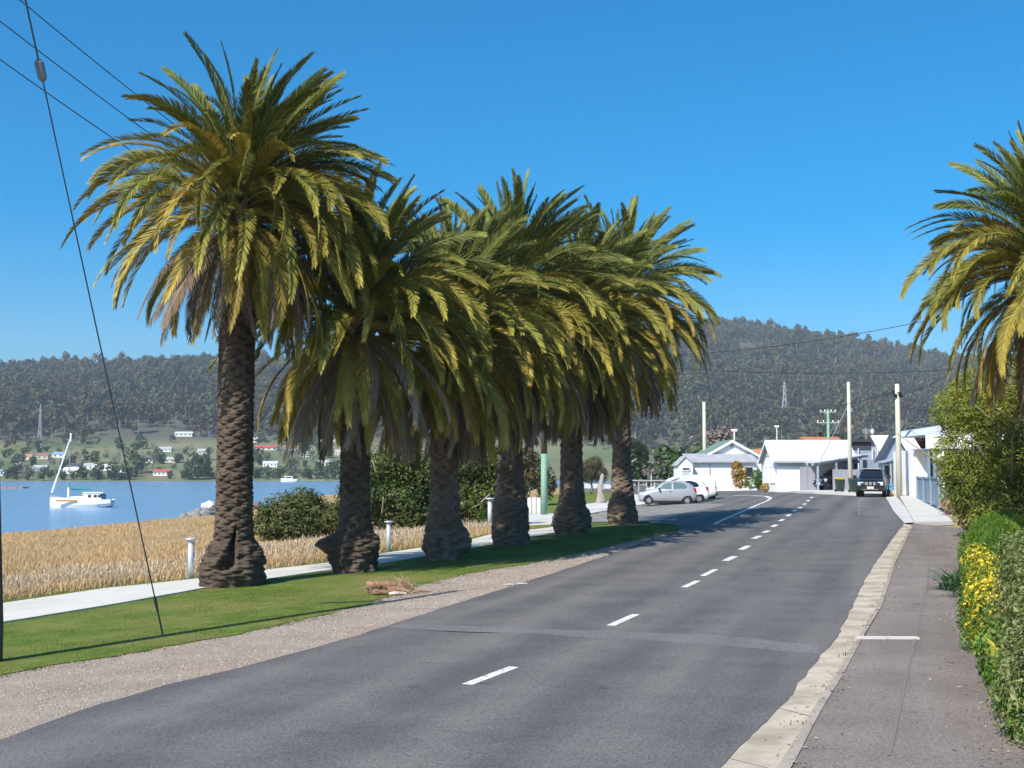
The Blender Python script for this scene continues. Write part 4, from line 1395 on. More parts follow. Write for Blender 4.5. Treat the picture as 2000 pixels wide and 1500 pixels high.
# low weeds and dry litter on the footpath edge
# twiggy pink plants by the blue-grey fence
for i, (px_, py_, lb) in enumerate(((1822, 986, 'bare pink twiggy plant in front of the blue grey fence'), (1846, 1012, 'pink twiggy plant at the corner where the pale footpath starts'))):
    p = gp(px_, py_)
    plant('twiggy_plant', lb, 'plant', p, [(0, 0, 0.5, 0.4, 0.4, 0.45), (0.3, 0.2, 0.7, 0.35, 0.3, 0.4)], 260, 0.10, 0.3, l_pink, 70 + i, trunk=dict(h=1.1, r=0.012, n=22, spread=0.7, fork=0.02, mat=M('pink_twig', (0.32, 0.17, 0.15))), group='pink twiggy plants')

# --- garden plants by the far houses
p = at(1438, 950, 115.6); p.z = gz(p.x, p.y)
plant('flowering_shrub', 'orange flowering climber bush on the white cottage wall', 'shrub', (p.x, p.y - 1.4, p.z), [(0, 0, 1.8, 0.75, 0.6, 0.75), (0.15, 0, 1.0, 0.8, 0.6, 0.8), (-0.2, 0, 2.4, 0.5, 0.4, 0.4)], 1800, 0.16, 0.6, l_orange, 81, sc=2.0)
p = at(1478, 954, 110); p.z = gz(p.x, p.y)
plant('garden_shrub', 'green garden shrub between the white cottage and the silver roofed house', 'shrub', (p.x, p.y + 0.8, p.z), [(-0.2, 0, 0.7, 0.7, 0.6, 0.6), (0.5, 0, 0.9, 0.6, 0.5, 0.6), (0.9, 0, .5, .5, .5, .5), (.2, .2, 1.5, .5, .5, .5)], 1800, 0.16, 0.5, l_rich, 82, sc=2.0)
p = at(1500, 957, 104); p.z = gz(p.x, p.y)
plant('garden_shrub', 'small orange leaved shrub at the corner of the silver roofed house', 'shrub', (p.x - 0.15, p.y + 0.4, p.z), [(0, 0, 0.4, 0.4, 0.35, 0.4)], 500, 0.12, 0.5, l_orange, 83, sc=2.0)
p = at(1790, 880, 82)
plant('garden_tree', 'grey green rounded garden tree in front of the steep roofed house', 'tree', (p.x, p.y, gz(p.x, p.y)), [(0, 0, 2.3, 1.2, 1.0, 0.8), (0.9, 0, 2.6, 0.9, 0.9, 0.7), (-0.6, 0, 2.0, .7, .7, .6)], 2200, 0.2, 0.5, l_olive, 84, trunk=dict(h=2.2, r=0.08, n=6), sc=1.5)
p = at(1782, 845, 112)
plant('plum_tree', 'dark red leaved tree behind the steep grey roof', 'tree', (p.x, p.y, gz(p.x, p.y)), [(0, 0, 4.4, 1.6, 1.4, 1.1), (1.4, 0, 4.2, 1.2, 1.2, 0.9), (-1.2, 0, 3.9, 1.0, 1.0, 0.8)], 2600, 0.26, 0.5, l_purple, 85, trunk=dict(h=3.8, r=0.12, n=6), sc=1.0)
p = gp(1082, 960)
plant('flowering_shrub', 'red flowering bush behind the palm with the ragged foot', 'shrub', (p.x, p.y, p.z), [(0, 0, 1.5, 0.5, 0.4, 0.45), (0.2, 0, 0.9, 0.5, 0.5, 0.5)], 600, 0.16, 0.6, l_red, 86, trunk=dict(h=1.2, r=0.05, n=5))
# ------------------------------------------------------------------ materials for built things
m_white = M('white_weatherboard', (0.82, 0.81, 0.78), (0.88, 0.87, 0.84), scale=1.5, rough=0.7)
def _boards(m):
    nt = m.node_tree
    tc = nt.nodes.new('ShaderNodeTexCoord')
    w = nt.nodes.new('ShaderNodeTexWave')
    w.wave_type = 'BANDS'; w.bands_direction = 'Z'; w.wave_profile = 'SAW'
    w.inputs['Scale'].default_value = 1.05
    nt.links.new(tc.outputs['Object'], w.inputs['Vector'])
    b = nt.nodes.new('ShaderNodeBump')
    b.inputs['Strength'].default_value = 0.35
    b.inputs['Distance'].default_value = 0.03
    nt.links.new(w.outputs[1], b.inputs['Height'])
    nt.links.new(b.outputs[0], nt.nodes['Principled BSDF'].inputs['Normal'])
_boards(m_white)
m_whitew = M('white_trim', (0.82, 0.82, 0.80), rough=0.6)
m_silver = M('pale_metal_roof', (0.52, 0.55, 0.60), (0.58, 0.61, 0.66), scale=0.8, rough=0.45, metal=0.0)
m_greyroof = M('old_grey_roof', (0.33, 0.34, 0.36), (0.42, 0.43, 0.44), scale=1.2, rough=0.7)
m_greenroof = M('green_roof', (0.13, 0.20, 0.16), (0.18, 0.25, 0.20), scale=1.0, rough=0.6)
m_darkroof = M('dark_roof', (0.045, 0.05, 0.06), (0.07, 0.075, 0.085), scale=1.0, rough=0.6)
m_bluegrey = M('blue_grey_wall', (0.26, 0.31, 0.37), (0.31, 0.36, 0.42), scale=1.0, rough=0.7)
m_mauve = M('mauve_grey_fence', (0.27, 0.27, 0.31), (0.31, 0.31, 0.35), scale=1.0, rough=0.7)
m_slate = M('slate_blue_fence', (0.17, 0.24, 0.30), (0.22, 0.29, 0.35), scale=1.0, rough=0.7)
m_glass = M('dark_window_glass', (0.03, 0.035, 0.045), rough=0.08, spec=0.6)
m_cream = M('cream_wall', (0.60, 0.54, 0.43), (0.66, 0.60, 0.49), scale=1.0, rough=0.8)
m_orange = M('orange_tile_roof', (0.42, 0.15, 0.06), (0.50, 0.21, 0.09), scale=1.5, rough=0.8)
m_redroof = M('red_roof', (0.42, 0.07, 0.07), (0.48, 0.10, 0.09), scale=1.5, rough=0.7)
m_bluesolar = M('blue_roof', (0.18, 0.30, 0.45), (0.22, 0.35, 0.50), scale=1.5, rough=0.5)
m_brick = M('red_brick', (0.28, 0.10, 0.08), (0.36, 0.15, 0.12), scale=3, rough=0.9)
m_pole = M('weathered_pole', (0.46, 0.44, 0.34), (0.58, 0.55, 0.44), scale=2, rough=0.9, stretch=(6, 6, 0.5))
m_greenpole = M('pale_green_paint', (0.15, 0.30, 0.20), (0.21, 0.37, 0.27), scale=2.5, rough=0.6, c3=(0.30, 0.42, 0.32), scale3=4, f3=0.4)
m_darkpole = M('dark_timber_pole', (0.075, 0.060, 0.045), (0.13, 0.105, 0.08), scale=2, rough=0.95, stretch=(8, 8, 0.4))
m_wire = M('black_cable', (0.02, 0.02, 0.022), rough=0.6)
m_steel = M('galvanised_steel', (0.42, 0.44, 0.46), (0.55, 0.57, 0.59), scale=5, rough=0.4, metal=0.6)
m_greysteel = M('grey_lattice_steel', (0.40, 0.41, 0.42), rough=0.6)
m_timber = M('grey_timber', (0.34, 0.32, 0.30), (0.46, 0.44, 0.41), scale=3, rough=0.9)
m_brown = M('brown_timber', (0.26, 0.16, 0.09), (0.36, 0.23, 0.13), scale=3, rough=0.9)
m_black = M('black_plastic', (0.015, 0.015, 0.017), rough=0.5)

# ------------------------------------------------------------------ poles, wires, guy
def catenary(a, c, sag, n=24):
    a, c = Vector(a), Vector(c)
    return [a.lerp(c, i / n) - Vector((0, 0, 4 * sag * (i / n) * (1 - i / n))) for i in range(n + 1)]
def wire(a, c, sag, label, r=0.012, group=None, n=24):
    bb = B()
    bb.tube(catenary(a, c, sag, n), r, 5, cap=False)
    return bb.build('power_line', m_wire, label=label, cat='cable', group=group)

lp = gp(-17, 1293)
t = thing('power_pole', 'dark timber power pole standing in the grass at the picture edge', 'power pole', lp)
bb = B(); bb.sm = True
bb.tube([(0, 0, -0.3), (0, 0, 0.5), (-0.24, 0.02, 5), (-0.52, 0.0, 11.2)], [0.15, 0.148, 0.14, 0.11], 14)
bb.build('shaft', m_darkpole, t)
bb = B(); bb.box((-1.15, -0.02, 9.1), (1.6, 0.10, 0.12)); bb.build('crossarm', m_darkpole, t)
for s in (-1.8, -1.1, -0.52):
    bb = B(); bb.lathe([(0.02, 0), (0.05, 0.03), (0.03, 0.06), (0.05, 0.09), (0.02, 0.13)], (s, -0.02, 9.16 if s < -0.6 else 11.2), 10); bb.build('insulator', m_steel, t)
top = lp + Vector((-0.08, 0, 9.4))
gpole = gp(1063, 1006)
gtop = gpole + Vector((0, 0, 9.4))
for py_, dz, sg, lb in ((-244, 0.5, 1.5, 'highest of three thin overhead lines passing behind the tallest palm crown'),
                        (-155, 0.25, 1.5, 'middle of three thin overhead lines passing behind the tallest palm crown'),
                        (-65, -0.1, 1.5, 'lowest of three thin overhead lines passing behind the tallest palm crown')):
    wire(at(-250, py_, 27.9), gtop + Vector((0, 0, dz)), sg, lb, 0.016, 'overhead lines to the green pole', 40)
# guy
m_cable = M('dull_cable', (0.10, 0.105, 0.115), rough=0.55, metal=0.3)
ga = gp(318, 1240)
gy = thing('guy_wire', 'steel guy wire with a grey insulator, anchored in the grass', 'guy wire', ga)
gt = at(-20, -322, lp.y + 0.02) - ga
d = gt.normalized()
bb = B(); bb.tube([Vector((0, 0, 0)) + d * 0.35, gt * 0.712], 0.012, 6); bb.build('lower_cable', m_cable, gy)
bb = B(); bb.tube([gt * 0.736, gt * 0.998], 0.016, 6); bb.build('upper_cable', m_cable, gy)
bb = B(); bb.tube([d * -0.15, d * 0.5], 0.016, 8); bb.tube([d * 0.4, d * 0.62, d * 0.66], [0.022, 0.03, 0.015], 8); bb.build('anchor_rod', m_cable, gy)
bb = B(); bb.tube([gt * 0.710, gt * 0.714, gt * 0.733, gt * 0.737], [0.03, 0.07, 0.075, 0.04], 12); bb.build('insulator', M('insulator_grey', (0.16, 0.20, 0.23), rough=0.35), gy)

t = thing('power_pole', 'pale green painted pole rising into the palm crowns beside the picket screen', 'power pole', gpole)
bb = B(); bb.sm = True
bb.tube([(0, 0, -0.2), (0, 0, 3.8)], [0.22, 0.20], 14); bb.build('painted_base', m_greenpole, t)
bb = B(); bb.sm = True
bb.tube([(0, 0, 3.8), (0, 0, 10.2)], [0.195, 0.15], 14); bb.build('shaft', m_darkpole, t)
bb = B(); bb.box((0, 0, 9.2), (1.9, 0.1, 0.12), 0.6); bb.build('crossarm', m_darkpole, t)

def pole(px_, top_py, Y, r, label, mat, arms=(), foot=None, zoff=0):
    tp_ = at(px_, top_py, Y)
    z0 = gz(tp_.x, tp_.y)
    t = thing('power_pole', label, 'power pole', (tp_.x, tp_.y, z0), 0, 'power poles in the village')
    H = tp_.z - z0
    bb = B(); bb.sm = True
    bb.tube([(0, 0, -0.2), (0, 0, H * 0.5), (0, 0, H)], [r * 1.15, r, r * 0.8], 12)
    bb.build('shaft', mat, t)
    for dz, w in arms:
        bb = B(); bb.box((0, -0.02, H - dz), (w, 0.12, 0.12)); bb.build('crossarm', m_timber, t)
        for s in (-0.45, -0.2, 0.2, 0.45):
            bb = B(); bb.lathe([(0.05, 0), (0.08, 0.1), (0.04, 0.2)], (s * w, -0.02, H - dz + 0.06), 8); bb.build('insulator', m_steel, t)
    return t, tp_
p_a, ta = pole(1657, 746, 97.5, 0.16, 'thick pale pole rising between the bins and the carport', m_pole)
bb = B(); bb.tube([(0.35, 0, 8.0), (0.2, 0, 8.0)], 0.05, 6); bb.box((0.2, 0, 6.5), (0.1, 0.1, 0.3)); bb.box((0.2, 0, 5.2), (0.1, 0.1, 0.2)); bb.build('bracket', m_steel, p_a)
bb = B(); bb.tube([(0, 0, 7.0), (-2.1, 1.5, 2.2)], 0.03, 6); bb.build('stay', m_steel, p_a)
p_b, tb_ = pole(1752, 750, 79.0, 0.17, 'pale pole on the concrete footpath beside the black utility, fittings at its top', m_pole)
bb = B()
for a_ in range(5):
    bb.box((0.22 * math.cos(a_ * 1.3), 0.18 * math.sin(a_ * 1.3), 6.55 + 0.12 * (a_ % 3)), (0.16, 0.14, 0.22))
bb.build('cable_fittings', m_black, p_b)
p_c, tc_ = pole(1375, 785, 128, 0.2, 'pale pole behind the white gabled cottage', m_pole)
p_d, td_ = pole(1617, 800, 150, 0.2, 'slim green pole with two crossarms above the silver roof', m_greenpole, arms=((0.3, 2.0), (1.6, 2.8)))
p_e, te_ = pole(1517, 832, 175, 0.09, 'thin distant pole above the ridge of the silver roof', m_pole, arms=((0.2, 0.6),))
p_f, tf_ = pole(1434, 838, 165, 0.12, 'short distant pole with fittings above the cottage roof', m_pole, arms=((0.3, 0.8),))
# lines across the road
wire(at(1300, 694, 60), at(1830, 622, 45), 0.25, 'dark cable sloping up across the hill towards the palm at the footpath', 0.012, 'cables across the village')
wire(at(1290, 716, 70), at(1860, 722, 60), 0.28, 'sagging cable level across the forested hill', 0.015, 'cables across the village')
wire(at(1752, 766, 79), at(1375, 800, 128), 0.9, 'thin cable from the pole by the utility to the pole behind the cottage', 0.016, 'cables across the village')
wire(at(1752, 766, 79), at(1850, 735, 52), 0.2, 'short cable from the pole by the utility into the palm', 0.014, 'cables across the village')

# ------------------------------------------------------------------ bollard lights along the path
for i, (px_, py_, tpy, lb) in enumerate(((372, 1132, 1050, 'pale bollard light at the path edge between the guy wire and the tallest palm'),
                                         (759, 1078, 1017, 'pale bollard light between the shaded palm and the half lit palm'),
                                         (957, 1034, 972, 'pale bollard light beside the fat pale palm foot'))):
    p = gp(px_, py_)
    H = at(px_, tpy, p.y).z - p.z
    if i == 0:
        bol = thing('bollard_light', lb, 'bollard', p, 0, 'bollard lights along the path')
        mb_ = M('bollard_paint', (0.50, 0.53, 0.58), (0.58, 0.61, 0.66), scale=3, rough=0.35, metal=0.3)
        bb = B(); bb.sm = True; bb.tube([(0, 0, -0.05), (0, 0, 0.9)], 0.075, 18); bb.build('post', mb_, bol)
        bb = B(); bb.lathe([(0.075, 0.90), (0.085, 0.905), (0.085, 0.925), (0.06, 0.93)], (0, 0, 0), 18); bb.build('collar', mb_, bol)
        bb = B(); bb.lathe([(0.06, 0.93), (0.07, 0.955)], (0, 0, 0), 18); bb.build('lens', M('bollard_lens', (0.75, 0.77, 0.80), rough=0.2), bol)
        bb = B(); bb.sm = True; bb.lathe([(0.08, 0.955), (0.155, 0.985), (0.16, 1.0), (0.13, 1.02), (0.02, 1.03)], (0, 0, 0), 24); bb.build('cap', mb_, bol)
        o = bol
    else:
        o = copy_tree(bol)
        o['label'] = lb
        o.location = p
    s = H / 1.03
    o.scale = (s, s, s)

# ------------------------------------------------------------------ the white picket screen, sign post, seat, riverside rail
p = gp(1043, 1003)
t = thing('picket_screen', 'small screen of white upright palings beside the green pole', 'fence', p, -0.1)
for i in range(8):
    bb = B(); bb.box((-0.37 + i * 0.105, 0, 0.52 + 0.008 * math.sin(i * 5)), (0.09, 0.03, 1.04)); bb.build('paling', m_timber if i % 3 == 2 else m_whitew, t)
bb = B(); bb.box((0, 0.04, 0.25), (0.85, 0.04, 0.08)); bb.box((0, 0.04, 0.85), (0.85, 0.04, 0.08)); bb.build('rail', m_timber, t)
p = gp(1177, 983)
t = thing('sign_post', 'thin white post at the lawn corner beside the pale rock', 'post', p)
bb = B(); bb.tube([(0, 0, -0.1), (0, 0, 1.5)], 0.04, 8); bb.build('shaft', m_whitew, t)
bb = B(); bb.box((0, -0.045, 1.25), (0.3, 0.02, 0.4)); bb.build('plate', m_steel, t)
p = gp(1272, 958)
t = thing('sign_post', 'thin tall white post behind the parked cars', 'post', p)
bb = B(); bb.tube([(0, 0, -0.1), (0, 0, 2.6)], 0.06, 8); bb.build('shaft', m_whitew, t)
bb = B(); bb.box((0, -0.07, 2.45), (0.12, 0.03, 0.3)); bb.build('plate', m_greysteel, t)
p = gp(1147, 966)
t = thing('picnic_table', 'grey picnic table on the lawn before the riverside fence', 'table', p, 0.3)
bb = B(); bb.box((0, 0, 0.74), (1.7, 0.7, 0.06)); bb.build('tabletop', m_timber, t)
for s in (-1, 1):
    bb = B(); bb.box((0, s * 0.65, 0.45), (1.7, 0.28, 0.05)); bb.build('bench', m_timber, t)
    bb = B(); bb.box((s * 0.6, -0.3, 0.37), (0.08, 0.08, 0.8), 0, 0.5); bb.box((s * 0.6, 0.3, 0.37), (0.08, 0.08, 0.8), 0, -0.5); bb.build('leg', m_darkpole, t)
fa, fb = gp(1126, 953), gp(1196, 954.5)
t = thing('paling_fence', 'low grey white paling fence along the river behind the picnic table', 'fence', fa, math.atan2(fb.y - fa.y, fb.x - fa.x))
Lf = (Vector(fb[:2]) - Vector(fa[:2])).length
nf_ = int(Lf / 0.42)
for i in range(nf_):
    bb = B(); bb.box((0.2 + i * 0.42, 0, 0.6), (0.34, 0.05, 1.2)); bb.build('paling', m_timber if i % 4 == 3 else m_whitew, t)
bb = B(); bb.box((Lf / 2, 0.05, 1.24), (Lf, 0.12, 0.08)); bb.build('top_rail', m_darkpole, t)
fa, fb = at(1196, 938, 150), at(1345, 937, 150)
fa.z, fb.z = gz(fa.x, fa.y), gz(fb.x, fb.y)
t = thing('jetty_rail', 'long pale grey rail on short posts behind the parked cars', 'railing', (fa.x, fa.y, min(fa.z, fb.z)))
Lf = fb.x - fa.x
hr = at(1250, 938.5, 150).z - min(fa.z, fb.z)
bb = B(); bb.box((Lf / 2, 0, hr), (Lf, 0.3, 0.16)); bb.build('rail', m_timber, t)
bb = B(); bb.box((Lf / 2, 0.1, hr - 0.25), (Lf, 0.2, 0.16)); bb.build('lower_rail', m_darkpole, t)
for i in range(10):
    bb = B(); bb.box((0.3 + i * (Lf - 0.6) / 9, 0, hr / 2 - 0.1), (0.14, 0.14, hr)); bb.build('post', m_timber, t)

# ------------------------------------------------------------------ fallen frond heap on the verge
p = gp(765, 1160)
t = thing('fallen_frond_heap', 'heap of broken reddish palm frond butts lying on the verge', 'debris', p, 0.05)
t.scale = (0.86, 0.86, 0.86)
m_butt = M('rust_frond_butt', (0.20, 0.085, 0.05), (0.30, 0.145, 0.08), scale=5, rough=0.8, c3=(0.40, 0.28, 0.17), scale3=3, f3=0.5)
rg = np.random.default_rng(90)
def butt(a, c, w0, w1, up):
    a, c = Vector(a), Vector(c)
    m = a.lerp(c, 0.5) + Vector((0, 0, up))
    bb = B(); bb.sm = True
    bb.tube([a, a.lerp(m, .6), m, m.lerp(c, .6), c], [w0, w0 * .9, (w0 + w1) / 2, w1, w1 * 0.6], 7)
    return bb.build('frond_butt', m_butt, t)
butt((-0.62, 0, 0.22), (0.45, 0.05, 0.16), 0.10, 0.06, 0.04)
butt((-0.60, 0.1, 0.12), (0.35, 0.15, 0.10), 0.11, 0.07, 0.03)
butt((-0.45, -0.1, 0.06), (0.2, -0.2, 0.05), 0.07, 0.05, 0.0)
butt((-0.1, -0.05, 0.12), (0.55, -0.1, 0.03), 0.08, 0.05, 0.05)
bb = B(); bb.sm = True
for k in range(7):
    bb.tube([(0.52 - 0.03 * k, 0.1, 0.04), (0.5 - 0.05 * k, 0.12, 0.2 + 0.02 * k), (0.40 - 0.07 * k + 0.02 * (k % 3), 0.15, 0.30 + 0.05 * ((k * 3) % 5))], [0.03, 0.022, 0.006], 5)
bb.build('splayed_fibres', m_brown, t)
butt((0.40, 0.0, 0.04), (0.95, 0.0, 0.05), 0.04, 0.02, 0.02)
bb = B()
for i in range(60):
    x0 = rg.uniform(-0.55, 0.55); y0 = rg.uniform(-0.35, 0.2)
    a_ = rg.uniform(0, 6.28); l = rg.uniform(0.15, 0.42)
    z0 = rg.uniform(0.01, 0.06) if y0 < -.1 else rg.uniform(.05, .22)
    bb.tube([(x0, y0, z0), (x0 + l * .5 * math.cos(a_), y0 + l * .5 * math.sin(a_), z0 + rg.uniform(.0, .2)), (x0 + l * math.cos(a_), y0 + l * math.sin(a_), max(.01, z0 + rg.uniform(-.03, .3)))], [0.006, 0.006, 0.002], 4)
bb.build('dry_leaflets', m_rachis_dead, t)
bb = B(); bb.tube([(-0.05, -0.33, 0.03), (0.15, -0.34, 0.06), (0.38, -0.3, 0.04)], [0.035, 0.04, 0.02], 6); bb.build('pale_stalk', M('pale_stalk', (0.6, 0.55, 0.45)), t)

# ------------------------------------------------------------------ vehicles
m_tyre = M('tyre_rubber', (0.012, 0.012, 0.013), rough=0.85)
m_rim = M('alloy_rim', (0.55, 0.56, 0.58), rough=0.3, metal=0.7)
m_carglass = M('tinted_glass', (0.10, 0.16, 0.16), rough=0.05, spec=0.8)
m_darkglass = M('dark_car_glass', (0.012, 0.016, 0.022), rough=0.04, spec=0.8)
m_tail = M('red_tail_lamp', (0.42, 0.01, 0.02), rough=0.2, coat=0.5)
m_lamp = M('clear_headlamp', (0.72, 0.74, 0.78), rough=0.12, spec=0.8, metal=0.3)
m_chrome = M('chrome', (0.75, 0.76, 0.78), rough=0.15, metal=1.0)
m_plate = M('plate_white', (0.75, 0.75, 0.75), rough=0.5)

def loft_body(st):
    """stations (x, z_under, z_belt, z_top, w_low, w_belt, w_top) -> closed car shell, x from the nose backwards"""
    V, Fs = [], []
    def half(s):
        x, zb, zl, zt, w0, w1, w2 = s
        return [(x, 0, zb), (x, w0 * 0.86, zb), (x, w0 * 0.98, zb + 0.10), (x, w0 * 1.0, zb + (zl - zb) * 0.45), (x, w1, zl - (zl - zb) * 0.14), (x, w1 * 0.965, zl),
                (x, w2 + (w1 * .965 - w2) * 0.12, zt - (zt - zl) * 0.12), (x, w2 * 0.86, zt - (zt - zl) * 0.02), (x, w2 * 0.5, zt), (x, 0, zt + 0.01)]
    rings = []
    for s in st:
        h = half(s)
        r = h + [(p[0], -p[1], p[2]) for p in reversed(h[1:-1])]
        rings.append(r)
    k = len(rings[0])
    for r in rings:
        V += r
    for i in range(len(rings) - 1):
        for j in range(k):
            Fs.append((i * k + j, i * k + (j + 1) % k, (i + 1) * k + (j + 1) % k, (i + 1) * k + j))
    Fs.append(tuple(range(k)))
    Fs.append(tuple(reversed(range((len(rings) - 1) * k, len(rings) * k))))
    return V, Fs

def body_y(st, x, z):
    xs = [s[0] for s in st]
    f = lambda i: float(np.interp(x, xs, [s[i] for s in st]))
    zb, zl, zt, w0, w1, w2 = [f(i) for i in range(1, 7)]
    zs = [zb, zb + 0.10, zb + (zl - zb) * 0.45, zl - (zl - zb) * 0.14, zl, zt - (zt - zl) * 0.12, zt]
    ws = [w0 * 0.86, w0 * 0.98, w0, w1, w1 * 0.965, w2 + (w1 * .965 - w2) * 0.12, w2 * 0.86]
    return float(np.interp(z, zs, ws))

def side_panel(name, st, poly, mat, par, off=0.012):
    for s in (1, -1):
        V = [(x, s * (body_y(st, x, z) + off), z) for x, z in poly]
        n = len(V)
        c = (sum(v[0] for v in V) / n, sum(v[1] for v in V) / n, sum(v[2] for v in V) / n)
        W = [(v[0], v[1] - s * 0.03, v[2]) for v in V]
        bb = B()
        bb.add(V + W, [tuple(range(n))] + [(i, (i + 1) % n, (i + 1) % n + n, i + n) for i in range(n)])
        bb.build(name, mat, par)

def wheel(par, x, y, r, w=0.2, rim=True, spokes=7):
    h = link('wheel', None, par, (x, y, r))
    s = 1 if y > 0 else -1
    bb = B(); bb.sm = False
    prof = [(r * 0.62, -w / 2), (r * 0.92, -w / 2), (r, -w * 0.3), (r, w * 0.3), (r * 0.92, w / 2), (r * 0.62, w / 2)]
    seg = 20
    V = [(a * math.cos(2 * math.pi * k / seg), b_, a * math.sin(2 * math.pi * k / seg)) for a, b_ in prof for k in range(seg)]
    Fs = [(i * seg + k, i * seg + (k + 1) % seg, (i + 1) * seg + (k + 1) % seg, (i + 1) * seg + k) for i in range(len(prof) - 1) for k in range(seg)]
    bb.add(V, Fs); bb.build('tyre', m_tyre, h)
    bb = B()
    bb.tube([(0, s * w * 0.1, 0), (0, s * w * 0.42, 0)], r * 0.16, 12)
    for k in range(spokes):
        a_ = 2 * math.pi * k / spokes
        bb.box((math.cos(a_) * r * 0.36, s * w * 0.40, math.sin(a_) * r * 0.36), (r * 0.56, 0.02, r * 0.17), 0, 0, -a_)
    bb.tube([(0, s * w * 0.36, 0), (0, s * w * 0.44, 0)], r * 0.30, 14)
    ring = [(math.cos(2 * math.pi * k / 24) * r * 0.63, s * w * 0.42, math.sin(2 * math.pi * k / 24) * r * 0.63) for k in range(25)]
    bb.tube(ring, r * 0.055, 6, cap=False)
    bb.build('rim', m_rim, h)
    bb = B(); bb.tube([(0, s * w * 0.02, 0), (0, s * w * 0.06, 0)], r * 0.62, 20); bb.build('brake_disc', m_black, h)

def arch(par, st, x, r, mat):
    for s in (1, -1):
        y = body_y(st, x, r * 1.2)
        bb = B()
        seg = 18
        V = [(x, s * (y + 0.008), r)] + [(x + math.cos(math.pi * 1.12 * (k / seg) - 0.19) * r * 1.19, s * (y + 0.008), r + math.sin(math.pi * 1.12 * (k / seg) - 0.19) * r * 1.19) for k in range(seg + 1)]
        V2 = [(v[0], v[1] - s * 0.16, v[2]) for v in V]
        n = len(V)
        bb.add(V + V2, [tuple(range(n)), tuple(reversed(range(n, 2 * n)))] + [(i, (i + 1) % n, (i + 1) % n + n, i + n) for i in range(n)])
        bb.build('wheel_arch', m_black, par)

HATCH = [(0.0, .32, .52, .60, .50, .50, .42), (0.08, .22, .62, .70, .68, .66, .55), (0.35, .18, .74, .84, .79, .77, .66), (0.75, .17, .84, .95, .82, .80, .70), (1.02, .17, .90, 1.02, .83, .81, .70),
         (1.45, .17, .94, 1.36, .83, .82, .60), (1.8, .17, .96, 1.49, .83, .83, .58), (2.3, .17, .98, 1.54, .83, .83, .58), (2.85, .17, 1.0, 1.50, .83, .82, .57), (3.2, .18, 1.02, 1.39, .82, .81, .56),
         (3.45, .2, 1.02, 1.20, .81, .79, .60), (3.62, .26, .92, 1.02, .79, .76, .60), (3.70, .36, .75, .82, .72, .70, .56)]
def hatchback(label, loc, rz, paint, glass):
    t = thing('hatchback', label, 'car', loc, rz, 'cars parked in the paved bay')
    V, Fs = loft_body(HATCH)
    bb = B(); bb.sm = True; bb.add(V, Fs); bb.build('body', paint, t)
    side_panel('front_side_window', HATCH, [(1.30, 1.0), (1.62, 1.30), (1.85, 1.40), (2.12, 1.43), (2.12, 1.0)], glass, t)
    side_panel('rear_side_window', HATCH, [(2.22, 1.0), (2.22, 1.43), (2.6, 1.42), (2.92, 1.33), (3.12, 1.14), (3.0, 1.02)], glass, t)
    for nm, pts in (('windscreen', [(1.06, 1.06, .62), (1.50, 1.40, .52)]), ('rear_window', [(3.24, 1.36, .50), (3.52, 1.13, .58)])):
        (xa, za, ya), (xb, zb, yb) = pts
        d_ = 0.03 if nm == 'windscreen' else -0.035
        bb = B()
        P = [(xa - d_, -ya, za + 0.02), (xa - d_, ya, za + 0.02), (xb - d_, yb, zb + 0.02), (xb - d_, -yb, zb + 0.02)]
        bb.add(P + [(q[0] + d_ * 1.2, q[1], q[2] - 0.03) for q in P], [(0, 1, 2, 3), (7, 6, 5, 4), (0, 1, 5, 4), (1, 2, 6, 5), (2, 3, 7, 6), (3, 0, 4, 7)])
        bb.build(nm, glass, t)
    for x in (0.66, 3.08):
        arch(t, HATCH, x, 0.29, m_black)
        for s in (1, -1):
            wheel(t, x, s * 0.755, 0.29, 0.19)
    for s in (1, -1):
        bb = B(); bb.box((0.17, s * 0.56, 0.70), (0.22, 0.26, 0.16), 0, 0, -0.5); bb.build('headlight', m_lamp, t)
        bb = B(); bb.box((3.60, s * 0.70, 0.92), (0.16, 0.14, 0.28), 0, 0, -0.25); bb.build('tail_light', m_tail, t)
        bb = B(); bb.box((1.32, s * 0.92, 1.02), (0.10, 0.16, 0.13)); bb.box((1.36, s * .85, .98), (.05, .1, .04)); bb.build('mirror', m_black, t)
        bb = B(); bb.box((2.02, s * 0.845, 0.86), (0.16, 0.03, 0.03)); bb.build('door_handle', m_chrome, t)
        bb = B(); bb.box((1.87, s * 0.80, 0.20), (1.75, 0.06, 0.10)); bb.build('sill', m_black, t)
    bb = B(); bb.box((3.70, 0, 0.40), (0.04, 1.2, 0.10)); bb.build('rear_bumper', m_black, t)
    return t
def paint(name, c, met=0.0, rough=0.28):
    return M(name, c, rough=rough, metal=met, coat=0.6, spec=0.5)
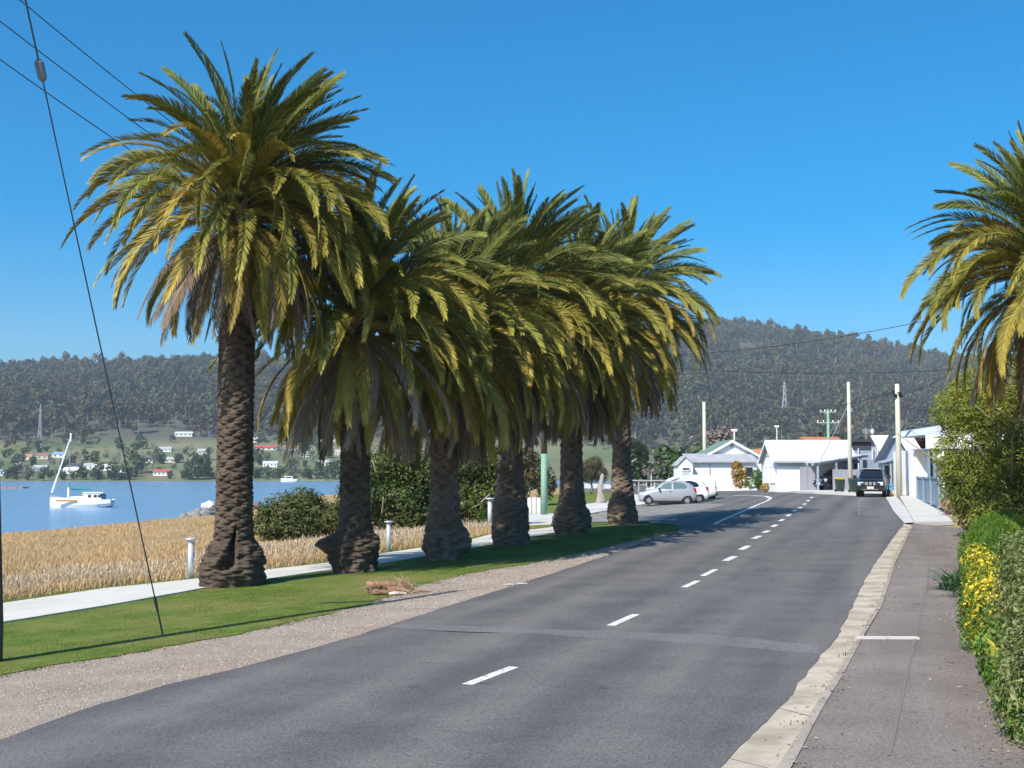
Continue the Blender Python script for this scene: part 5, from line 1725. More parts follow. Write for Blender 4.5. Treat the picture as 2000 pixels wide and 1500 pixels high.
# the silver car stands side-on, nose to the river
w1, w2 = gp(1268, 988), gp(1342, 985)
mid = (w1 + w2) / 2
az = math.atan2(w2.y - w1.y, w2.x - w1.x)
fwd = Vector((math.cos(az), math.sin(az), 0))
nrm = Vector((-math.sin(az), math.cos(az), 0))
cs = 74.0 * mid.y / F / 2.42
az = rad(-5.5)
fwd = Vector((math.cos(az), math.sin(az), 0))
nrm = Vector((-math.sin(az), math.cos(az), 0))
o = mid - fwd * 1.87 * cs + nrm * 0.72
print('car scale', cs, 'az', math.degrees(az), mid)
car1 = hatchback('silver hatchback parked side on, nearest of the three parked cars', (o.x, o.y, mid.z + 0.02), az, paint('silver_paint', (0.36, 0.37, 0.385), 0.25, 0.35), m_carglass)
car1.scale = (cs, cs, cs)
o2 = o + nrm * 2.6 + fwd * 0.85
car2 = hatchback('white hatchback half hidden behind the silver one, red tail light showing', (o2.x, o2.y, gz(o2.x + 1.5, o2.y) + 0.02), az, paint('white_paint', (0.80, 0.80, 0.80), 0.0, 0.3), m_darkglass)
car2.scale = (cs * 1.03,) * 3
VAN = [(0.0, .35, .60, .72, .60, .60, .5), (0.12, .25, .78, .90, .82, .80, .62), (0.6, .22, .95, 1.06, .9, .88, .72), (1.1, .22, 1.05, 1.16, .92, .9, .74), (1.65, .22, 1.12, 1.62, .92, .91, .66), (2.1, .22, 1.14, 1.80, .92, .92, .68),
       (3.0, .22, 1.15, 1.86, .92, .92, .72), (3.2, .24, 1.15, 1.92, .92, .92, .76), (4.6, .32, 1.16, 1.92, .92, .92, .76), (4.95, .42, 1.12, 1.82, .91, .90, .74), (5.1, .5, .95, 1.40, .86, .86, .70)]
o3 = o2 + nrm * 3.0 - fwd * 0.3
t = thing('canopy_utility', 'white canopy backed utility parked behind both hatchbacks', 'car', (o3.x, o3.y, gz(o3.x + 2, o3.y) + 0.02), az, 'cars parked in the paved bay')
V, Fs = loft_body(VAN)
bb = B(); bb.sm = True; bb.add(V, Fs); bb.build('body', paint('white_paint', (0.8, 0.8, 0.8)), t)
side_panel('front_side_window', VAN, [(1.6, 1.18), (1.9, 1.55), (2.25, 1.68), (2.5, 1.70), (2.5, 1.18)], m_carglass, t)
side_panel('rear_side_window', VAN, [(2.58, 1.2), (2.58, 1.68), (3.05, 1.70), (3.05, 1.2)], m_bluesolar, t)
for x in (0.85, 4.0):
    arch(t, VAN, x, 0.36, m_black)
    for s in (1, -1):
        wheel(t, x, s * 0.83, 0.36, 0.24)
for s in (1, -1):
    bb = B(); bb.box((5.06, s * 0.80, 0.95), (0.12, 0.14, 0.26)); bb.build('tail_light', m_tail, t)
    bb = B(); bb.box((0.2, s * 0.68, 0.86), (0.25, 0.28, 0.2)); bb.build('headlight', m_lamp, t)
bb = B(); bb.box((5.12, 0, 0.50), (0.16, 1.6, 0.16)); bb.build('rear_bumper', m_black, t)
bb = B(); bb.box((4.4, 0, 0.30), (1.3, 1.3, 0.18)); bb.build('chassis', m_black, t)

# black four wheel drives
SUV = [(0.0, .48, .78, .90, .80, .78, .66), (0.10, .42, .98, 1.06, .90, .88, .74), (0.6, .38, 1.06, 1.16, .93, .91, .78), (1.15, .36, 1.10, 1.22, .94, .92, .78), (1.75, .36, 1.14, 1.66, .94, .93, .68), (2.1, .36, 1.16, 1.80, .94, .93, .69),
       (3.0, .36, 1.18, 1.82, .94, .93, .69), (3.7, .36, 1.18, 1.78, .94, .93, .69), (3.9, .38, 1.16, 1.50, .93, .92, .75), (4.0, .40, 1.12, 1.20, .93, .92, .85), (5.1, .46, 1.1, 1.18, .93, .92, .85), (5.2, .55, 1.0, 1.1, .9, .9, .8)]
def suv(label, loc, rz, par_group=None, lights=True):
    t = thing('utility_truck', label, 'car', loc, rz)
    V, Fs = loft_body(SUV)
    pb_ = paint('black_paint', (0.010, 0.011, 0.014), 0.0, 0.16)
    bb = B(); bb.sm = True; bb.add(V, Fs); bb.build('body', pb_, t)
    side_panel('front_side_window', SUV, [(1.75, 1.22), (2.05, 1.58), (2.3, 1.68), (2.65, 1.70), (2.65, 1.22)], m_darkglass, t)
    side_panel('rear_side_window', SUV, [(2.75, 1.22), (2.75, 1.70), (3.5, 1.66), (3.65, 1.24)], m_darkglass, t)
    bb = B()
    P = [(1.16, -.70, 1.28), (1.16, .70, 1.28), (1.74, .60, 1.70), (1.74, -.60, 1.70)]
    bb.add(P + [(q[0] + 0.06, q[1], q[2] - 0.03) for q in P], [(0, 1, 2, 3), (7, 6, 5, 4), (0, 1, 5, 4), (1, 2, 6, 5), (2, 3, 7, 6), (3, 0, 4, 7)])
    bb.build('windscreen', m_darkglass, t)
    bb = B(); bb.box((2.3, 0, 1.86), (0.9, 1.15, 0.04)); bb.build('roof_panel', M('pale_cab_roof', (0.42, 0.38, 0.35), rough=0.5), t)  # pale panel lying on top of the cab
    bb = B(); bb.box((0.03, 0, 0.87), (0.06, 0.66, 0.24)); bb.build('grille', m_black, t)
    for k in range(3):
        bb = B(); bb.box((-0.01, -0.24 + 0.24 * k, 0.88), (0.04, 0.16, 0.20), 0.0, 0.15 * (k - 1)); bb.build('grille_bar', m_chrome, t)
    for s in (1, -1):
        bb = B(); bb.box((0.06, s * 0.62, 0.88), (0.12, 0.36, 0.22), s * 0.2); bb.build('headlight', m_lamp, t)
        bb = B(); bb.box((0.03, s * 0.66, 0.60), (0.1, 0.2, 0.12)); bb.build('fog_light', m_steel, t)
        bb = B(); bb.box((1.55, s * 1.08, 1.30), (0.14, 0.24, 0.24)); bb.box((1.6, s * .98, 1.22), (.06, .16, .05)); bb.build('mirror', pb_, t)
        for x in (0.92, 4.1):
            wheel(t, x, s * 0.82, 0.39, 0.27)
    for x in (0.92, 4.1):
        arch(t, SUV, x, 0.39, m_black)
    bb = B(); bb.box((-0.02, 0, 0.56), (0.12, 1.55, 0.20)); bb.build('front_bumper', pb_, t)
    bb = B(); bb.box((-0.09, 0, 0.62), (0.02, 0.42, 0.13)); bb.build('number_plate', m_plate, t)
    bb = B(); bb.box((-0.085, 0, 0.50), (0.03, 1.0, 0.04)); bb.build('bumper_strip', m_chrome, t)
    return t
p = gp(1700.5, 971.5)
dv = Vector((-p.x, -p.y)).normalized()
suv('black twin cab utility facing the viewer at the kerb', (p.x, p.y, gz(p.x, p.y) + 0.01), math.atan2(-dv.y, -dv.x) - 0.06)
p = at(1600, 955, 101)
suv('black four wheel drive parked under the grey carport', (p.x, p.y, gz(p.x, p.y) + 0.06), 0.55)

# bins and crates
def bin_(px_, py_, lid, label, body=(0.03, 0.05, 0.035)):
    p = gp(px_, py_)
    t = thing('wheelie_bin', label, 'bin', (p.x, p.y, p.z + 0.12), 0.2, 'wheelie bins at the kerb')
    bb = B(); bb.add([(-.22, -.22, .05), (.22, -.22, .05), (.22, .22, .05), (-.22, .22, .05), (-.28, -.28, .95), (.28, -.28, .95), (.28, .3, .95), (-.28, .3, .95)], [(3, 2, 1, 0), (4, 5, 6, 7), (0, 1, 5, 4), (1, 2, 6, 5), (2, 3, 7, 6), (3, 0, 4, 7)])
    bb.build('body', M('bin_green', body, rough=0.5), t)
    bb = B(); bb.box((0, 0, 0.99), (0.62, 0.64, 0.08), 0, 0.08); bb.build('lid', lid, t)
    for s in (-1, 1):
        bb = B(); bb.tube([(s * 0.22, 0.24, 0.1), (s * 0.28, 0.24, 0.1)], 0.1, 10); bb.build('wheel', m_black, t)
bin_(1641, 964, M('bin_lid_yellow', (0.55, 0.42, 0.03), rough=0.5), 'green wheelie bin with a yellow lid beside the thick pale pole')
bin_(1668, 965, M('bin_lid_grey', (0.10, 0.11, 0.12), rough=0.5), 'green wheelie bin with a dark lid between the pole and the utility')
p = gp(1735, 967)
t = thing('recycling_crate', 'bright blue recycling bin beside the black utility', 'bin', (p.x, p.y, p.z + 0.12), 0.1)
mb2 = M('bright_blue_plastic', (0.10, 0.42, 0.75), rough=0.4)
bb = B(); bb.bx(-0.26, 0.26, -0.2, 0.2, 0.0, 0.5); bb.build('body', mb2, t)
bb = B(); bb.bx(-0.3, 0.3, -0.24, 0.24, 0.5, 0.6); bb.build('rim', mb2, t)
p = gp(1741, 969)
t = thing('carton', 'small cream carton on the footpath in front of the blue bin', 'box', (p.x, p.y, p.z + 0.12), 0.3)
bb = B(); bb.bx(-0.13, 0.13, -0.1, 0.1, 0, 0.26); bb.build('box_body', m_cream, t)
bb = B(); bb.bx(-0.14, 0.14, -0.11, 0.11, 0.26, 0.29); bb.build('flaps', m_cream, t)
# ------------------------------------------------------------------ houses at the bend
def roof_gable(bb, x0, x1, y0, y1, ze, zr, over=0.3, th=0.12, axis='y'):
    """two sloping slabs; ridge along the axis"""
    if axis == 'y':
        xm = (x0 + x1) / 2
        k = (zr - ze) / (xm - x0)
        for s, xa in ((-1, x0 - over), (1, x1 + over)):
            za = ze - k * over
            bb.add([(xa, y0 - over, za), (xa, y1 + over, za), (xm, y1 + over, zr), (xm, y0 - over, zr), (xa, y0 - over, za + th), (xa, y1 + over, za + th), (xm, y1 + over, zr + th), (xm, y0 - over, zr + th)],
                   [(0, 1, 2, 3), (4, 5, 6, 7), (0, 1, 5, 4), (0, 3, 7, 4), (1, 2, 6, 5), (2, 3, 7, 6)])
    else:
        ym = (y0 + y1) / 2
        k = (zr - ze) / (ym - y0)
        for s, ya in ((-1, y0 - over), (1, y1 + over)):
            za = ze - k * over
            bb.add([(x0 - over, ya, za), (x1 + over, ya, za), (x1 + over, ym, zr), (x0 - over, ym, zr), (x0 - over, ya, za + th), (x1 + over, ya, za + th), (x1 + over, ym, zr + th), (x0 - over, ym, zr + th)],
                   [(0, 1, 2, 3), (4, 5, 6, 7), (0, 1, 5, 4), (0, 3, 7, 4), (1, 2, 6, 5), (2, 3, 7, 6)])
    return bb
def walls_gable(bb, x0, x1, y0, y1, ze, zr, axis='y'):
    if axis == 'y':
        bb.prism([(x0, 0), (x1, 0), (x1, ze), ((x0 + x1) / 2, zr), (x0, ze)], 'y', y0, y1)
    else:
        bb.prism([(y0, 0), (y1, 0), (y1, ze), ((y0 + y1) / 2, zr), (y0, ze)], 'x', x0, x1)
    return bb
def window(par, c, w, h, face='y', sgn=-1, frame=m_whitew, bars=0):
    """framed pane standing proud of a wall facing -y (or -x)"""
    f = 0.07
    def P(a, d, z):
        return (c[0] + a, c[1] + sgn * d, c[2] + z) if face == 'y' else (c[0] + sgn * d, c[1] + a, c[2] + z)
    def S(a, d, z):
        return (a, d, z) if face == 'y' else (d, a, z)
    bb = B()
    for a, z, sa, sz in ((-w / 2, 0, f, h + f), (w / 2, 0, f, h + f), (0, h / 2, w - f, f), (0, -h / 2, w - f, f)):
        bb.box(P(a, 0.03, z), S(sa, 0.1, sz))
    for i in range(bars):
        bb.box(P(-w / 2 + w * (i + 1) / (bars + 1), 0.03, 0), S(0.05, 0.08, h - f))
    o = bb.build('window', frame, par)
    bb = B(); bb.box(P(0, 0.01, 0), S(w - f, 0.04, h - f)); bb.build('pane', m_glass, o)
    return o
def ribs(par, name, x0, x1, y0, y1, z0, z1, n, mat, th=0.12):
    """standing seams on a roof plane that rises from (y0,z0) to (y1,z1)"""
    bb = B()
    a = math.atan2(z1 - z0, y1 - y0)
    L = math.hypot(z1 - z0, y1 - y0)
    for i in range(n):
        x = x0 + (x1 - x0) * (i + 0.5) / n
        bb.box((x, (y0 + y1) / 2, (z0 + z1) / 2 + th + 0.015), (0.05, L, 0.05), 0, a)
    o = bb.build(name, mat, par)
    return o

# white cottage
c = at(1427, 955, 120); c.z = gz(c.x, c.y)
zg = c.z - 0.1
t = thing('cottage', 'white weatherboard cottage with a front gable edged in green', 'house', (c.x, 120, zg))
s = 120 / F
def X(px_, Y=120):
    return (px_ - 1000) / F * Y - c.x
def Zp(py_, Y=120):
    return CZ + (HOR - py_) / F * Y - zg
xe0, xe1 = X(1372, 121), X(1487, 121)
bb = B(); walls_gable(bb, xe0, xe1, 1.2, 9, Zp(891, 121), Zp(862, 121)); bb.build('wall', m_white, t)
bb = B(); roof_gable(bb, xe0, xe1, 1.2, 9, Zp(891, 121), Zp(861, 121), 0.35); rf_ = bb.build('roof', m_greenroof, t)
bb = B()
xm = (xe0 + xe1) / 2
for sg in (-1, 1):
    xa = xe0 - 0.4 if sg < 0 else xe1 + 0.4
    za, zb = Zp(895.5, 121), Zp(859.5, 121)
    bb.add([(xa, 0.80, za), (xm, 0.80, zb), (xm, 0.80, zb - 0.26), (xa, 0.80, za - 0.26), (xa, 0.86, za), (xm, 0.86, zb), (xm, 0.86, zb - 0.26), (xa, 0.86, za - 0.26)], [(0, 1, 2, 3), (7, 6, 5, 4), (0, 1, 5, 4), (2, 3, 7, 6)])
bb.build('barge_board', m_whitew, t)
bb = B(); bb.lathe([(0.22, 0), (0.22, 0.05)], (0, 0, 0), 12); v = bb.build('gable_vent', m_greysteel, t); v.rotation_euler = (rad(90), 0, 0); v.location = (xm, 1.19, Zp(870, 121))
# lean-to
lx0, lx1 = X(1346, 117.5), X(1477, 117.5)
bb = B(); bb.bx(lx0, lx1, -2.5, 1.19, 0, Zp(904, 117.5)); bb.build('front_wall', m_white, t)
za, zb = Zp(903.5, 117), Zp(888.5, 121)
bb = B(); bb.add([(lx0 - .2, -2.9, za), (lx1 + .2, -2.9, za), (lx1 + .2, 1.18, zb), (lx0 - .2, 1.18, zb), (lx0 - .2, -2.9, za + .12), (lx1 + .2, -2.9, za + .12), (lx1 + .2, 1.18, zb + .12), (lx0 - .2, 1.18, zb + .12)], [(3, 2, 1, 0), (4, 5, 6, 7), (0, 1, 5, 4), (1, 2, 6, 5), (2, 3, 7, 6), (3, 0, 4, 7)])
bb.build('lean_to_roof', m_greyroof, t)
ribs(t, 'roof_seam', lx0, lx1, -2.9, 1.18, za, zb, 14, m_greyroof)
bx0, bx1 = X(1323, 116.5), X(1352, 116.5)
bb = B(); walls_gable(bb, bx0, bx1, -3.6, -0.5, Zp(907, 116.5), Zp(893, 116.5)); bb.build('porch', m_whitew, t)
bb = B(); roof_gable(bb, bx0, bx1, -3.6, -0.5, Zp(907, 116.5), Zp(892.5, 116.5), 0.15, 0.08); bb.build('porch_roof', m_greyroof, t)
window(t, ((bx0 + bx1) / 2 + .05, -3.62, Zp(916, 116.4)), 0.72, 0.26)
bb = B(); bb.box(((bx0 + bx1) / 2, -3.62, Zp(928, 116.4)), (0.66, 0.06, 0.8)); bb.build('door_panel', M('grey_door', (0.5, 0.5, 0.5)), t)
bb = B(); bb.tube([(X(1385.5, 117.4), -2.56, 0.2), (X(1385.5, 117.4), -2.56, Zp(905, 117.4))], 0.05, 6); bb.build('downpipe', m_greysteel, t)
window(t, (X(1462, 117.4), -2.52, Zp(922, 117.4)), 0.8, 1.0)
# low fence and pillar before the cottage
p0, p1 = gp(1408, 951.5), gp(1424, 952)
t = thing('paling_fence', 'short dark weathered paling fence before the white cottage', 'fence', (p0.x, p0.y + 0.9, p0.z))
for i in range(7):
    bb = B(); bb.box((i * 0.16, 0, 0.55), (0.13, 0.04, 1.1)); bb.build('paling', m_brown, t)
bb = B(); bb.box((0.5, 0.04, 0.8), (1.1, 0.05, 0.08)); bb.build('rail', m_brown, t)
p = gp(1447, 953)
t = thing('gate_pillar', 'red brick gate pillar at the white cottage', 'pillar', (p.x, p.y + 0.6, p.z))
bb = B(); bb.bx(-0.35, 0.35, -0.2, 0.2, 0, 1.25); bb.build('brickwork', m_brick, t)
bb = B(); bb.bx(-0.4, 0.4, -0.25, 0.25, 1.25, 1.36); bb.build('capping', m_concrete, t)

# silver roofed house
Yh = 103
c = at(1518, 957, Yh)
zg = gz(c.x, c.y) - 0.1
t = thing('silver_roofed_house', 'white house with a long pale silver roof at the bend', 'house', (c.x, Yh, zg))
def X(px_, Y=Yh):
    return (px_ - 1000) / F * Y - c.x
def Zp(py_, Y=Yh):
    return CZ + (HOR - py_) / F * Y - zg
x1 = X(1648, 106)
ze, zr = Zp(900, Yh), Zp(862, 106)
bb = B(); walls_gable(bb, 0, x1, 0, 6, ze, zr, 'x'); bb.build('wall', m_white, t)
bb = B(); roof_gable(bb, 0, x1, 0, 6, ze, zr, 0.35, 0.1, 'x'); bb.build('roof', m_silver, t)
ribs(t, 'roof_seam', -0.3, x1 + .3, -0.3, 3, ze - .1, zr, 34, m_silver, 0.1)
bb = B()
k = (zr - ze) / 3
for ya, za, yb in ((-0.38, ze - k * .38, 3), (6.38, ze - k * .38, 3)):
    bb.add([(-0.40, ya, za), (-0.40, yb, zr), (-0.40, yb, zr - .25), (-0.40, ya, za - .25), (-0.36, ya, za), (-0.36, yb, zr), (-0.36, yb, zr - .25), (-0.36, ya, za - .25)], [(0, 1, 2, 3), (7, 6, 5, 4), (0, 1, 5, 4), (2, 3, 7, 6)])
bb.build('barge_board', m_whitew, t)
bb = B(); bb.box((x1 / 2, -0.40, ze - .10), (x1 + .6, 0.1, 0.14)); bb.build('gutter', m_greysteel, t)
bb = B(); bb.box((X(1541, Yh), -0.03, ze - 0.30), (X(1563, Yh) - 0.05, 0.05, 0.36)); bb.build('frieze_board', M('grey_blue_board', (0.45, 0.48, 0.52)), t)  # grey blue strip along the wall below the eave
for yy in (1.2, 2.2):
    window(t, (-0.01, yy, Zp(927, Yh)), 0.7, 1.35, 'x', -1, m_whitew, 1)
window(t, (-0.01, 3.9, Zp(927, Yh)), 0.8, 1.35, 'x', -1, m_whitew, 1)
bb = B(); bb.prism([(1.5, zr - 1.3), (4.5, zr - 1.3), (3, zr - 0.25)], 'x', -0.05, -0.02); bb.build('gable_panel', M('grey_gable', (0.42, 0.44, 0.48)), t)
t2 = thing('picket_fence', 'short white picket fence in front of the silver roofed house', 'fence', (c.x + 0.35, Yh - 0.6, zg))
for i in range(14):
    bb = B(); bb.box((i * 0.12, 0, 0.62), (0.08, 0.03, 1.24)); bb.build('picket', m_whitew, t2)
bb = B(); bb.box((0.8, 0.03, 0.35), (1.7, 0.03, 0.07)); bb.box((0.8, 0.03, 0.95), (1.7, 0.03, 0.07)); bb.build('rail', m_whitew, t2)
# mauve screen wall
def panel_fence(label, x0, x1, Y, z_top_px, mat, n, nm='panel_fence', thick=0.06, base=None):
    a = at(x0, 900, Y)
    b_ = at(x1, 900, Y)
    z0 = gz(a.x, Y) - 0.05
    H = CZ + (HOR - z_top_px) / F * Y - z0
    t = thing(nm, label, 'fence', (a.x, Y, z0))
    L = b_.x - a.x
    for i in range(n):
        bb = B(); bb.box((L * (i + 0.5) / n, 0.004 * (i % 2), H / 2), (L / n - 0.03, thick, H)); bb.build('panel', mat, t)
    for i in range(n + 1):
        bb = B(); bb.box((L * i / n, 0.05, H / 2 + 0.02), (0.08, 0.08, H + 0.04)); bb.build('post', mat, t)
    return t
panel_fence('tall plain mauve grey screen beside the white house wall', 1563, 1591, 101.5, 912, m_mauve, 2)
panel_fence('grey panelled fence behind the bins and the pole', 1627, 1704, 99.5, 917, m_mauve, 5)
# carport
Yc = 100.5
a = at(1590, 900, Yc)
zg = gz(a.x, Yc)
t = thing('carport', 'grey carport with sloping beams over the black four wheel drive', 'carport', (a.x, Yc, zg))
def X(px_, Y=Yc):
    return (px_ - 1000) / F * Y - a.x
def Zp(py_, Y=Yc):
    return CZ + (HOR - py_) / F * Y - zg
for px_, pt in ((1592, 908), (1609, 905), (1628, 900), (1676, 896)):
    bb = B(); bb.box((X(px_), -0.6 if px_ != 1609 else 3.5, Zp(pt) / 2), (0.16, 0.16, Zp(pt))); bb.build('post', m_bluegrey, t)
for dy in (-0.6, 1.2, 3.0):
    bb = B()
    bb.add([(X(1580), dy, Zp(910)), (X(1690), dy, Zp(893)), (X(1690), dy, Zp(889)), (X(1580), dy, Zp(905)), (X(1580), dy + .1, Zp(910)), (X(1690), dy + .1, Zp(893)), (X(1690), dy + .1, Zp(889)), (X(1580), dy + .1, Zp(905))],
           [(0, 1, 2, 3), (7, 6, 5, 4), (0, 1, 5, 4), (1, 2, 6, 5), (2, 3, 7, 6), (3, 0, 4, 7)])
    bb.build('beam', m_bluegrey, t)
bb = B()
bb.add([(X(1583), -.9, Zp(905) + .01), (X(1694), -.9, Zp(888) + .01), (X(1694), 3.4, Zp(888) + .01), (X(1583), 3.4, Zp(905) + .01), (X(1583), -.9, Zp(905) + .07), (X(1694), -.9, Zp(888) + .07), (X(1694), 3.4, Zp(888) + .07), (X(1583), 3.4, Zp(905) + .07)],
       [(3, 2, 1, 0), (4, 5, 6, 7), (0, 1, 5, 4), (1, 2, 6, 5), (2, 3, 7, 6), (3, 0, 4, 7)])
bb.build('roof', m_silver, t)
bb = B(); bb.box((X(1640), 3.6, Zp(925)), (X(1700) - X(1585), 0.08, 3.0)); bb.build('back_wall', m_darkroof, t)
# dark shed building
Ys = 112
a = at(1655, 900, Ys)
zg = gz(a.x, Ys)
def X(px_, Y=Ys):
    return (px_ - 1000) / F * Y - a.x
def Zp(py_, Y=Ys):
    return CZ + (HOR - py_) / F * Y - zg
t = thing('dark_building', 'low dark grey building with a flat roof behind the carport', 'building', (a.x, Ys, zg))
bb = B(); bb.bx(0, X(1740), 0, 6, 0, Zp(864)); bb.build('wall', m_bluegrey, t)
bb = B(); bb.bx(-.2, X(1742), -0.4, 6.3, Zp(863.5), Zp(858)); bb.build('roof', m_darkroof, t)
bb = B(); bb.bx(0.1, X(1700), -0.12, -0.01, Zp(877), Zp(864)); bb.build('dark_fascia', m_darkroof, t)
bb = B()
for i in range(16):
    x = X(1701) + (X(1740) - X(1701)) * i / 16
    bb.bx(x, x + 0.06, -0.06, -0.005, 0.2, Zp(864.5))
bb.build('corrugation', m_silver, t)
for px_ in (1674, 1702, 1712):
    bb = B(); bb.tube([(X(px_), -0.25, 0), (X(px_), -0.25, Zp(876))], 0.06, 8); bb.build('downpipe', m_silver, t)
bb = B(); bb.tube([(X(1697.5), 1, Zp(858)), (X(1697.5), 1, Zp(835))], 0.035, 6)
for k in range(5):
    bb.box((X(1697.5), 1, Zp(838 + k * 2.0)), (0.9 - 0.1 * k, 0.03, 0.03))
bb.build('aerial', m_greysteel, t)
bb = B(); bb.tube([(X(1707.5), 0.6, Zp(858)), (X(1707.5), 0.6, Zp(848))], 0.03, 6); bb.lathe([(0.02, 0), (0.14, 0.08), (0.17, 0.25), (0.12, 0.42), (0.02, 0.5)], (X(1707.5), 0.6, Zp(848)), 12); bb.build('roof_vent', m_whitew, t)
# steep gabled house
Yg = 93
a = at(1747, 900, Yg)
zg = gz(a.x, Yg)
def X(px_, Y=Yg):
    return (px_ - 1000) / F * Y - a.x
def Zp(py_, Y=Yg):
    return CZ + (HOR - py_) / F * Y - zg
t = thing('steep_gabled_house', 'blue grey house with a steep dark edged gable behind the footpath pole', 'house', (a.x, Yg, zg))
gx0, gx1 = X(1722), X(1772)
bb = B(); walls_gable(bb, gx0, gx1, 0, 1.0, Zp(893), Zp(850)); bb.build('wall', m_bluegrey, t)
bb = B(); roof_gable(bb, gx0, gx1, 0, 1.0, Zp(893), Zp(850), 0.25, 0.14); bb.build('gable_roof', m_darkroof, t)
bb = B(); bb.bx(gx0 + 0.8, X(1830), 1.3, 8, 0, Zp(896)); bb.build('side_wall', m_bluegrey, t)
bb = B()
z0_, z1_ = Zp(897), Zp(848)
bb.add([(X(1745), 2.6, z1_ - 1.9), (X(1832), 2.6, z1_ - 1.9), (X(1832), 6, z1_), (X(1745), 6, z1_), (X(1745), 2.6, z1_ - 1.8), (X(1832), 2.6, z1_ - 1.8), (X(1832), 6, z1_ + .1), (X(1745), 6, z1_ + .1)], [(3, 2, 1, 0), (4, 5, 6, 7), (0, 1, 5, 4), (1, 2, 6, 5), (2, 3, 7, 6), (3, 0, 4, 7)])
bb.build('roof', M('white_metal_roof', (0.62, 0.65, 0.66), (0.68, 0.71, 0.72), scale=0.7, rough=0.5), t)
bb = B(); bb.bx(X(1746), X(1830), 2.8, 3.0, Zp(905), z1_ - 1.9); bb.build('upper_wall', M('pale_grey_wall', (0.6, 0.62, 0.62)), t)
window(t, ((gx0 + gx1) / 2 - 0.55, -0.01, Zp(930)), 0.7, 1.7)
bb = B(); bb.box((X(1735), -0.9, Zp(897)), (2.2, 1.6, 0.1), 0, 0, -0.25); bb.build('porch_roof', m_bluegrey, t)
for px_ in (1726, 1742):
    bb = B(); bb.box((X(px_), -1.5, Zp(897) / 2 - .1), (0.12, 0.12, Zp(897))); bb.build('porch_post', m_bluegrey, t)
bb = B(); bb.box((gx1 + 0.2, 0.2, Zp(920)), (0.35, 0.1, 1.3)); bb.build('door', m_glass, t)
# white veranda house
Yv = 76
a = at(1808, 900, Yv)
zg = gz(a.x, Yv)
def X(px_, Y=Yv):
    return (px_ - 1000) / F * Y - a.x
def Zp(py_, Y=Yv):
    return CZ + (HOR - py_) / F * Y - zg
t = thing('veranda_house', 'white fronted house with a dark veranda half hidden by the tall shrub', 'house', (a.x, Yv, zg))
bb = B(); bb.bx(X(1809), X(1960), 0, 0.2, Zp(876), Zp(849)); bb.build('fascia', m_whitew, t)
bb = B(); bb.bx(X(1809) - .15, X(1960), -0.25, 2.6, Zp(878), Zp(876) - .003); bb.build('veranda_roof', m_bluegrey, t)
bb = B(); bb.bx(X(1812), X(1960), 2.4, 7, 0, Zp(878) - .003); bb.build('wall', m_white, t)
bb = B(); bb.prism([(X(1809), Zp(849)), (X(1960), Zp(849)), (X(1960), Zp(815)), (X(1830), Zp(835))], 'y', 0.5, 7); bb.build('roof', m_silver, t)
for px_ in (1811, 1822, 1838):
    bb = B(); bb.box((X(px_), -0.1, Zp(878) / 2), (0.14, 0.14, Zp(878) - .01)); bb.build('veranda_post', m_whitew if px_ == 1838 else m_slate, t)
window(t, (X(1818, 78.4), 2.38, Zp(905)), 0.6, 1.8)
bb = B(); bb.box((X(1849), -0.3, Zp(918)), (0.75, 0.06, 0.75)); bb.build('hanging_sign', M('navy_sign', (0.02, 0.025, 0.07), rough=0.4), t)
bb = B(); bb.lathe([(0.03, 0), (0.25, 0.12), (0.3, 0.3), (0.22, 0.5), (0.03, 0.58)], (X(1830), -0.5, Zp(905)), 14); bb.build('globe_lamp', m_whitew, t)
# fences along the new footpath
fa, fb = gp(1794, 978), gp(1838, 1004)
t = thing('slate_fence', 'slate blue boarded fence beside the pale footpath', 'fence', (fa.x, fa.y, fa.z), math.atan2(fb.y - fa.y, fb.x - fa.x))
Lf = (Vector(fb[:2]) - Vector(fa[:2])).length
for i in range(14):
    bb = B(); bb.box((Lf * (i + .5) / 14, 0.006 * (i % 2), 0.72), (Lf / 14 - 0.02, 0.05, 1.3)); bb.build('board', m_slate, t)
for i in range(4):
    bb = B(); bb.box((Lf * i / 3, -0.06, 0.74), (0.1, 0.1, 1.45)); bb.build('post', m_slate, t)
bb = B(); bb.box((Lf / 2, -0.01, 1.42), (Lf, 0.14, 0.06)); bb.build('capping', m_slate, t)
panel_fence('lilac grey panel fence between the steep gabled house and the veranda', 1776, 1796, 84, 913, m_mauve, 2, 'lilac_fence')
p = gp(1786, 968)
t = thing('letterbox_block', 'white rendered block wall end beside the lilac fence', 'wall', (p.x, p.y + 0.3, p.z))
bb = B(); bb.bx(-0.22, 0.22, -0.15, 0.15, 0, 1.0); bb.build('block', m_whitew, t)
bb = B(); bb.bx(-0.26, 0.26, -0.19, 0.19, 1.0, 1.06); bb.build('capping', m_concrete, t)

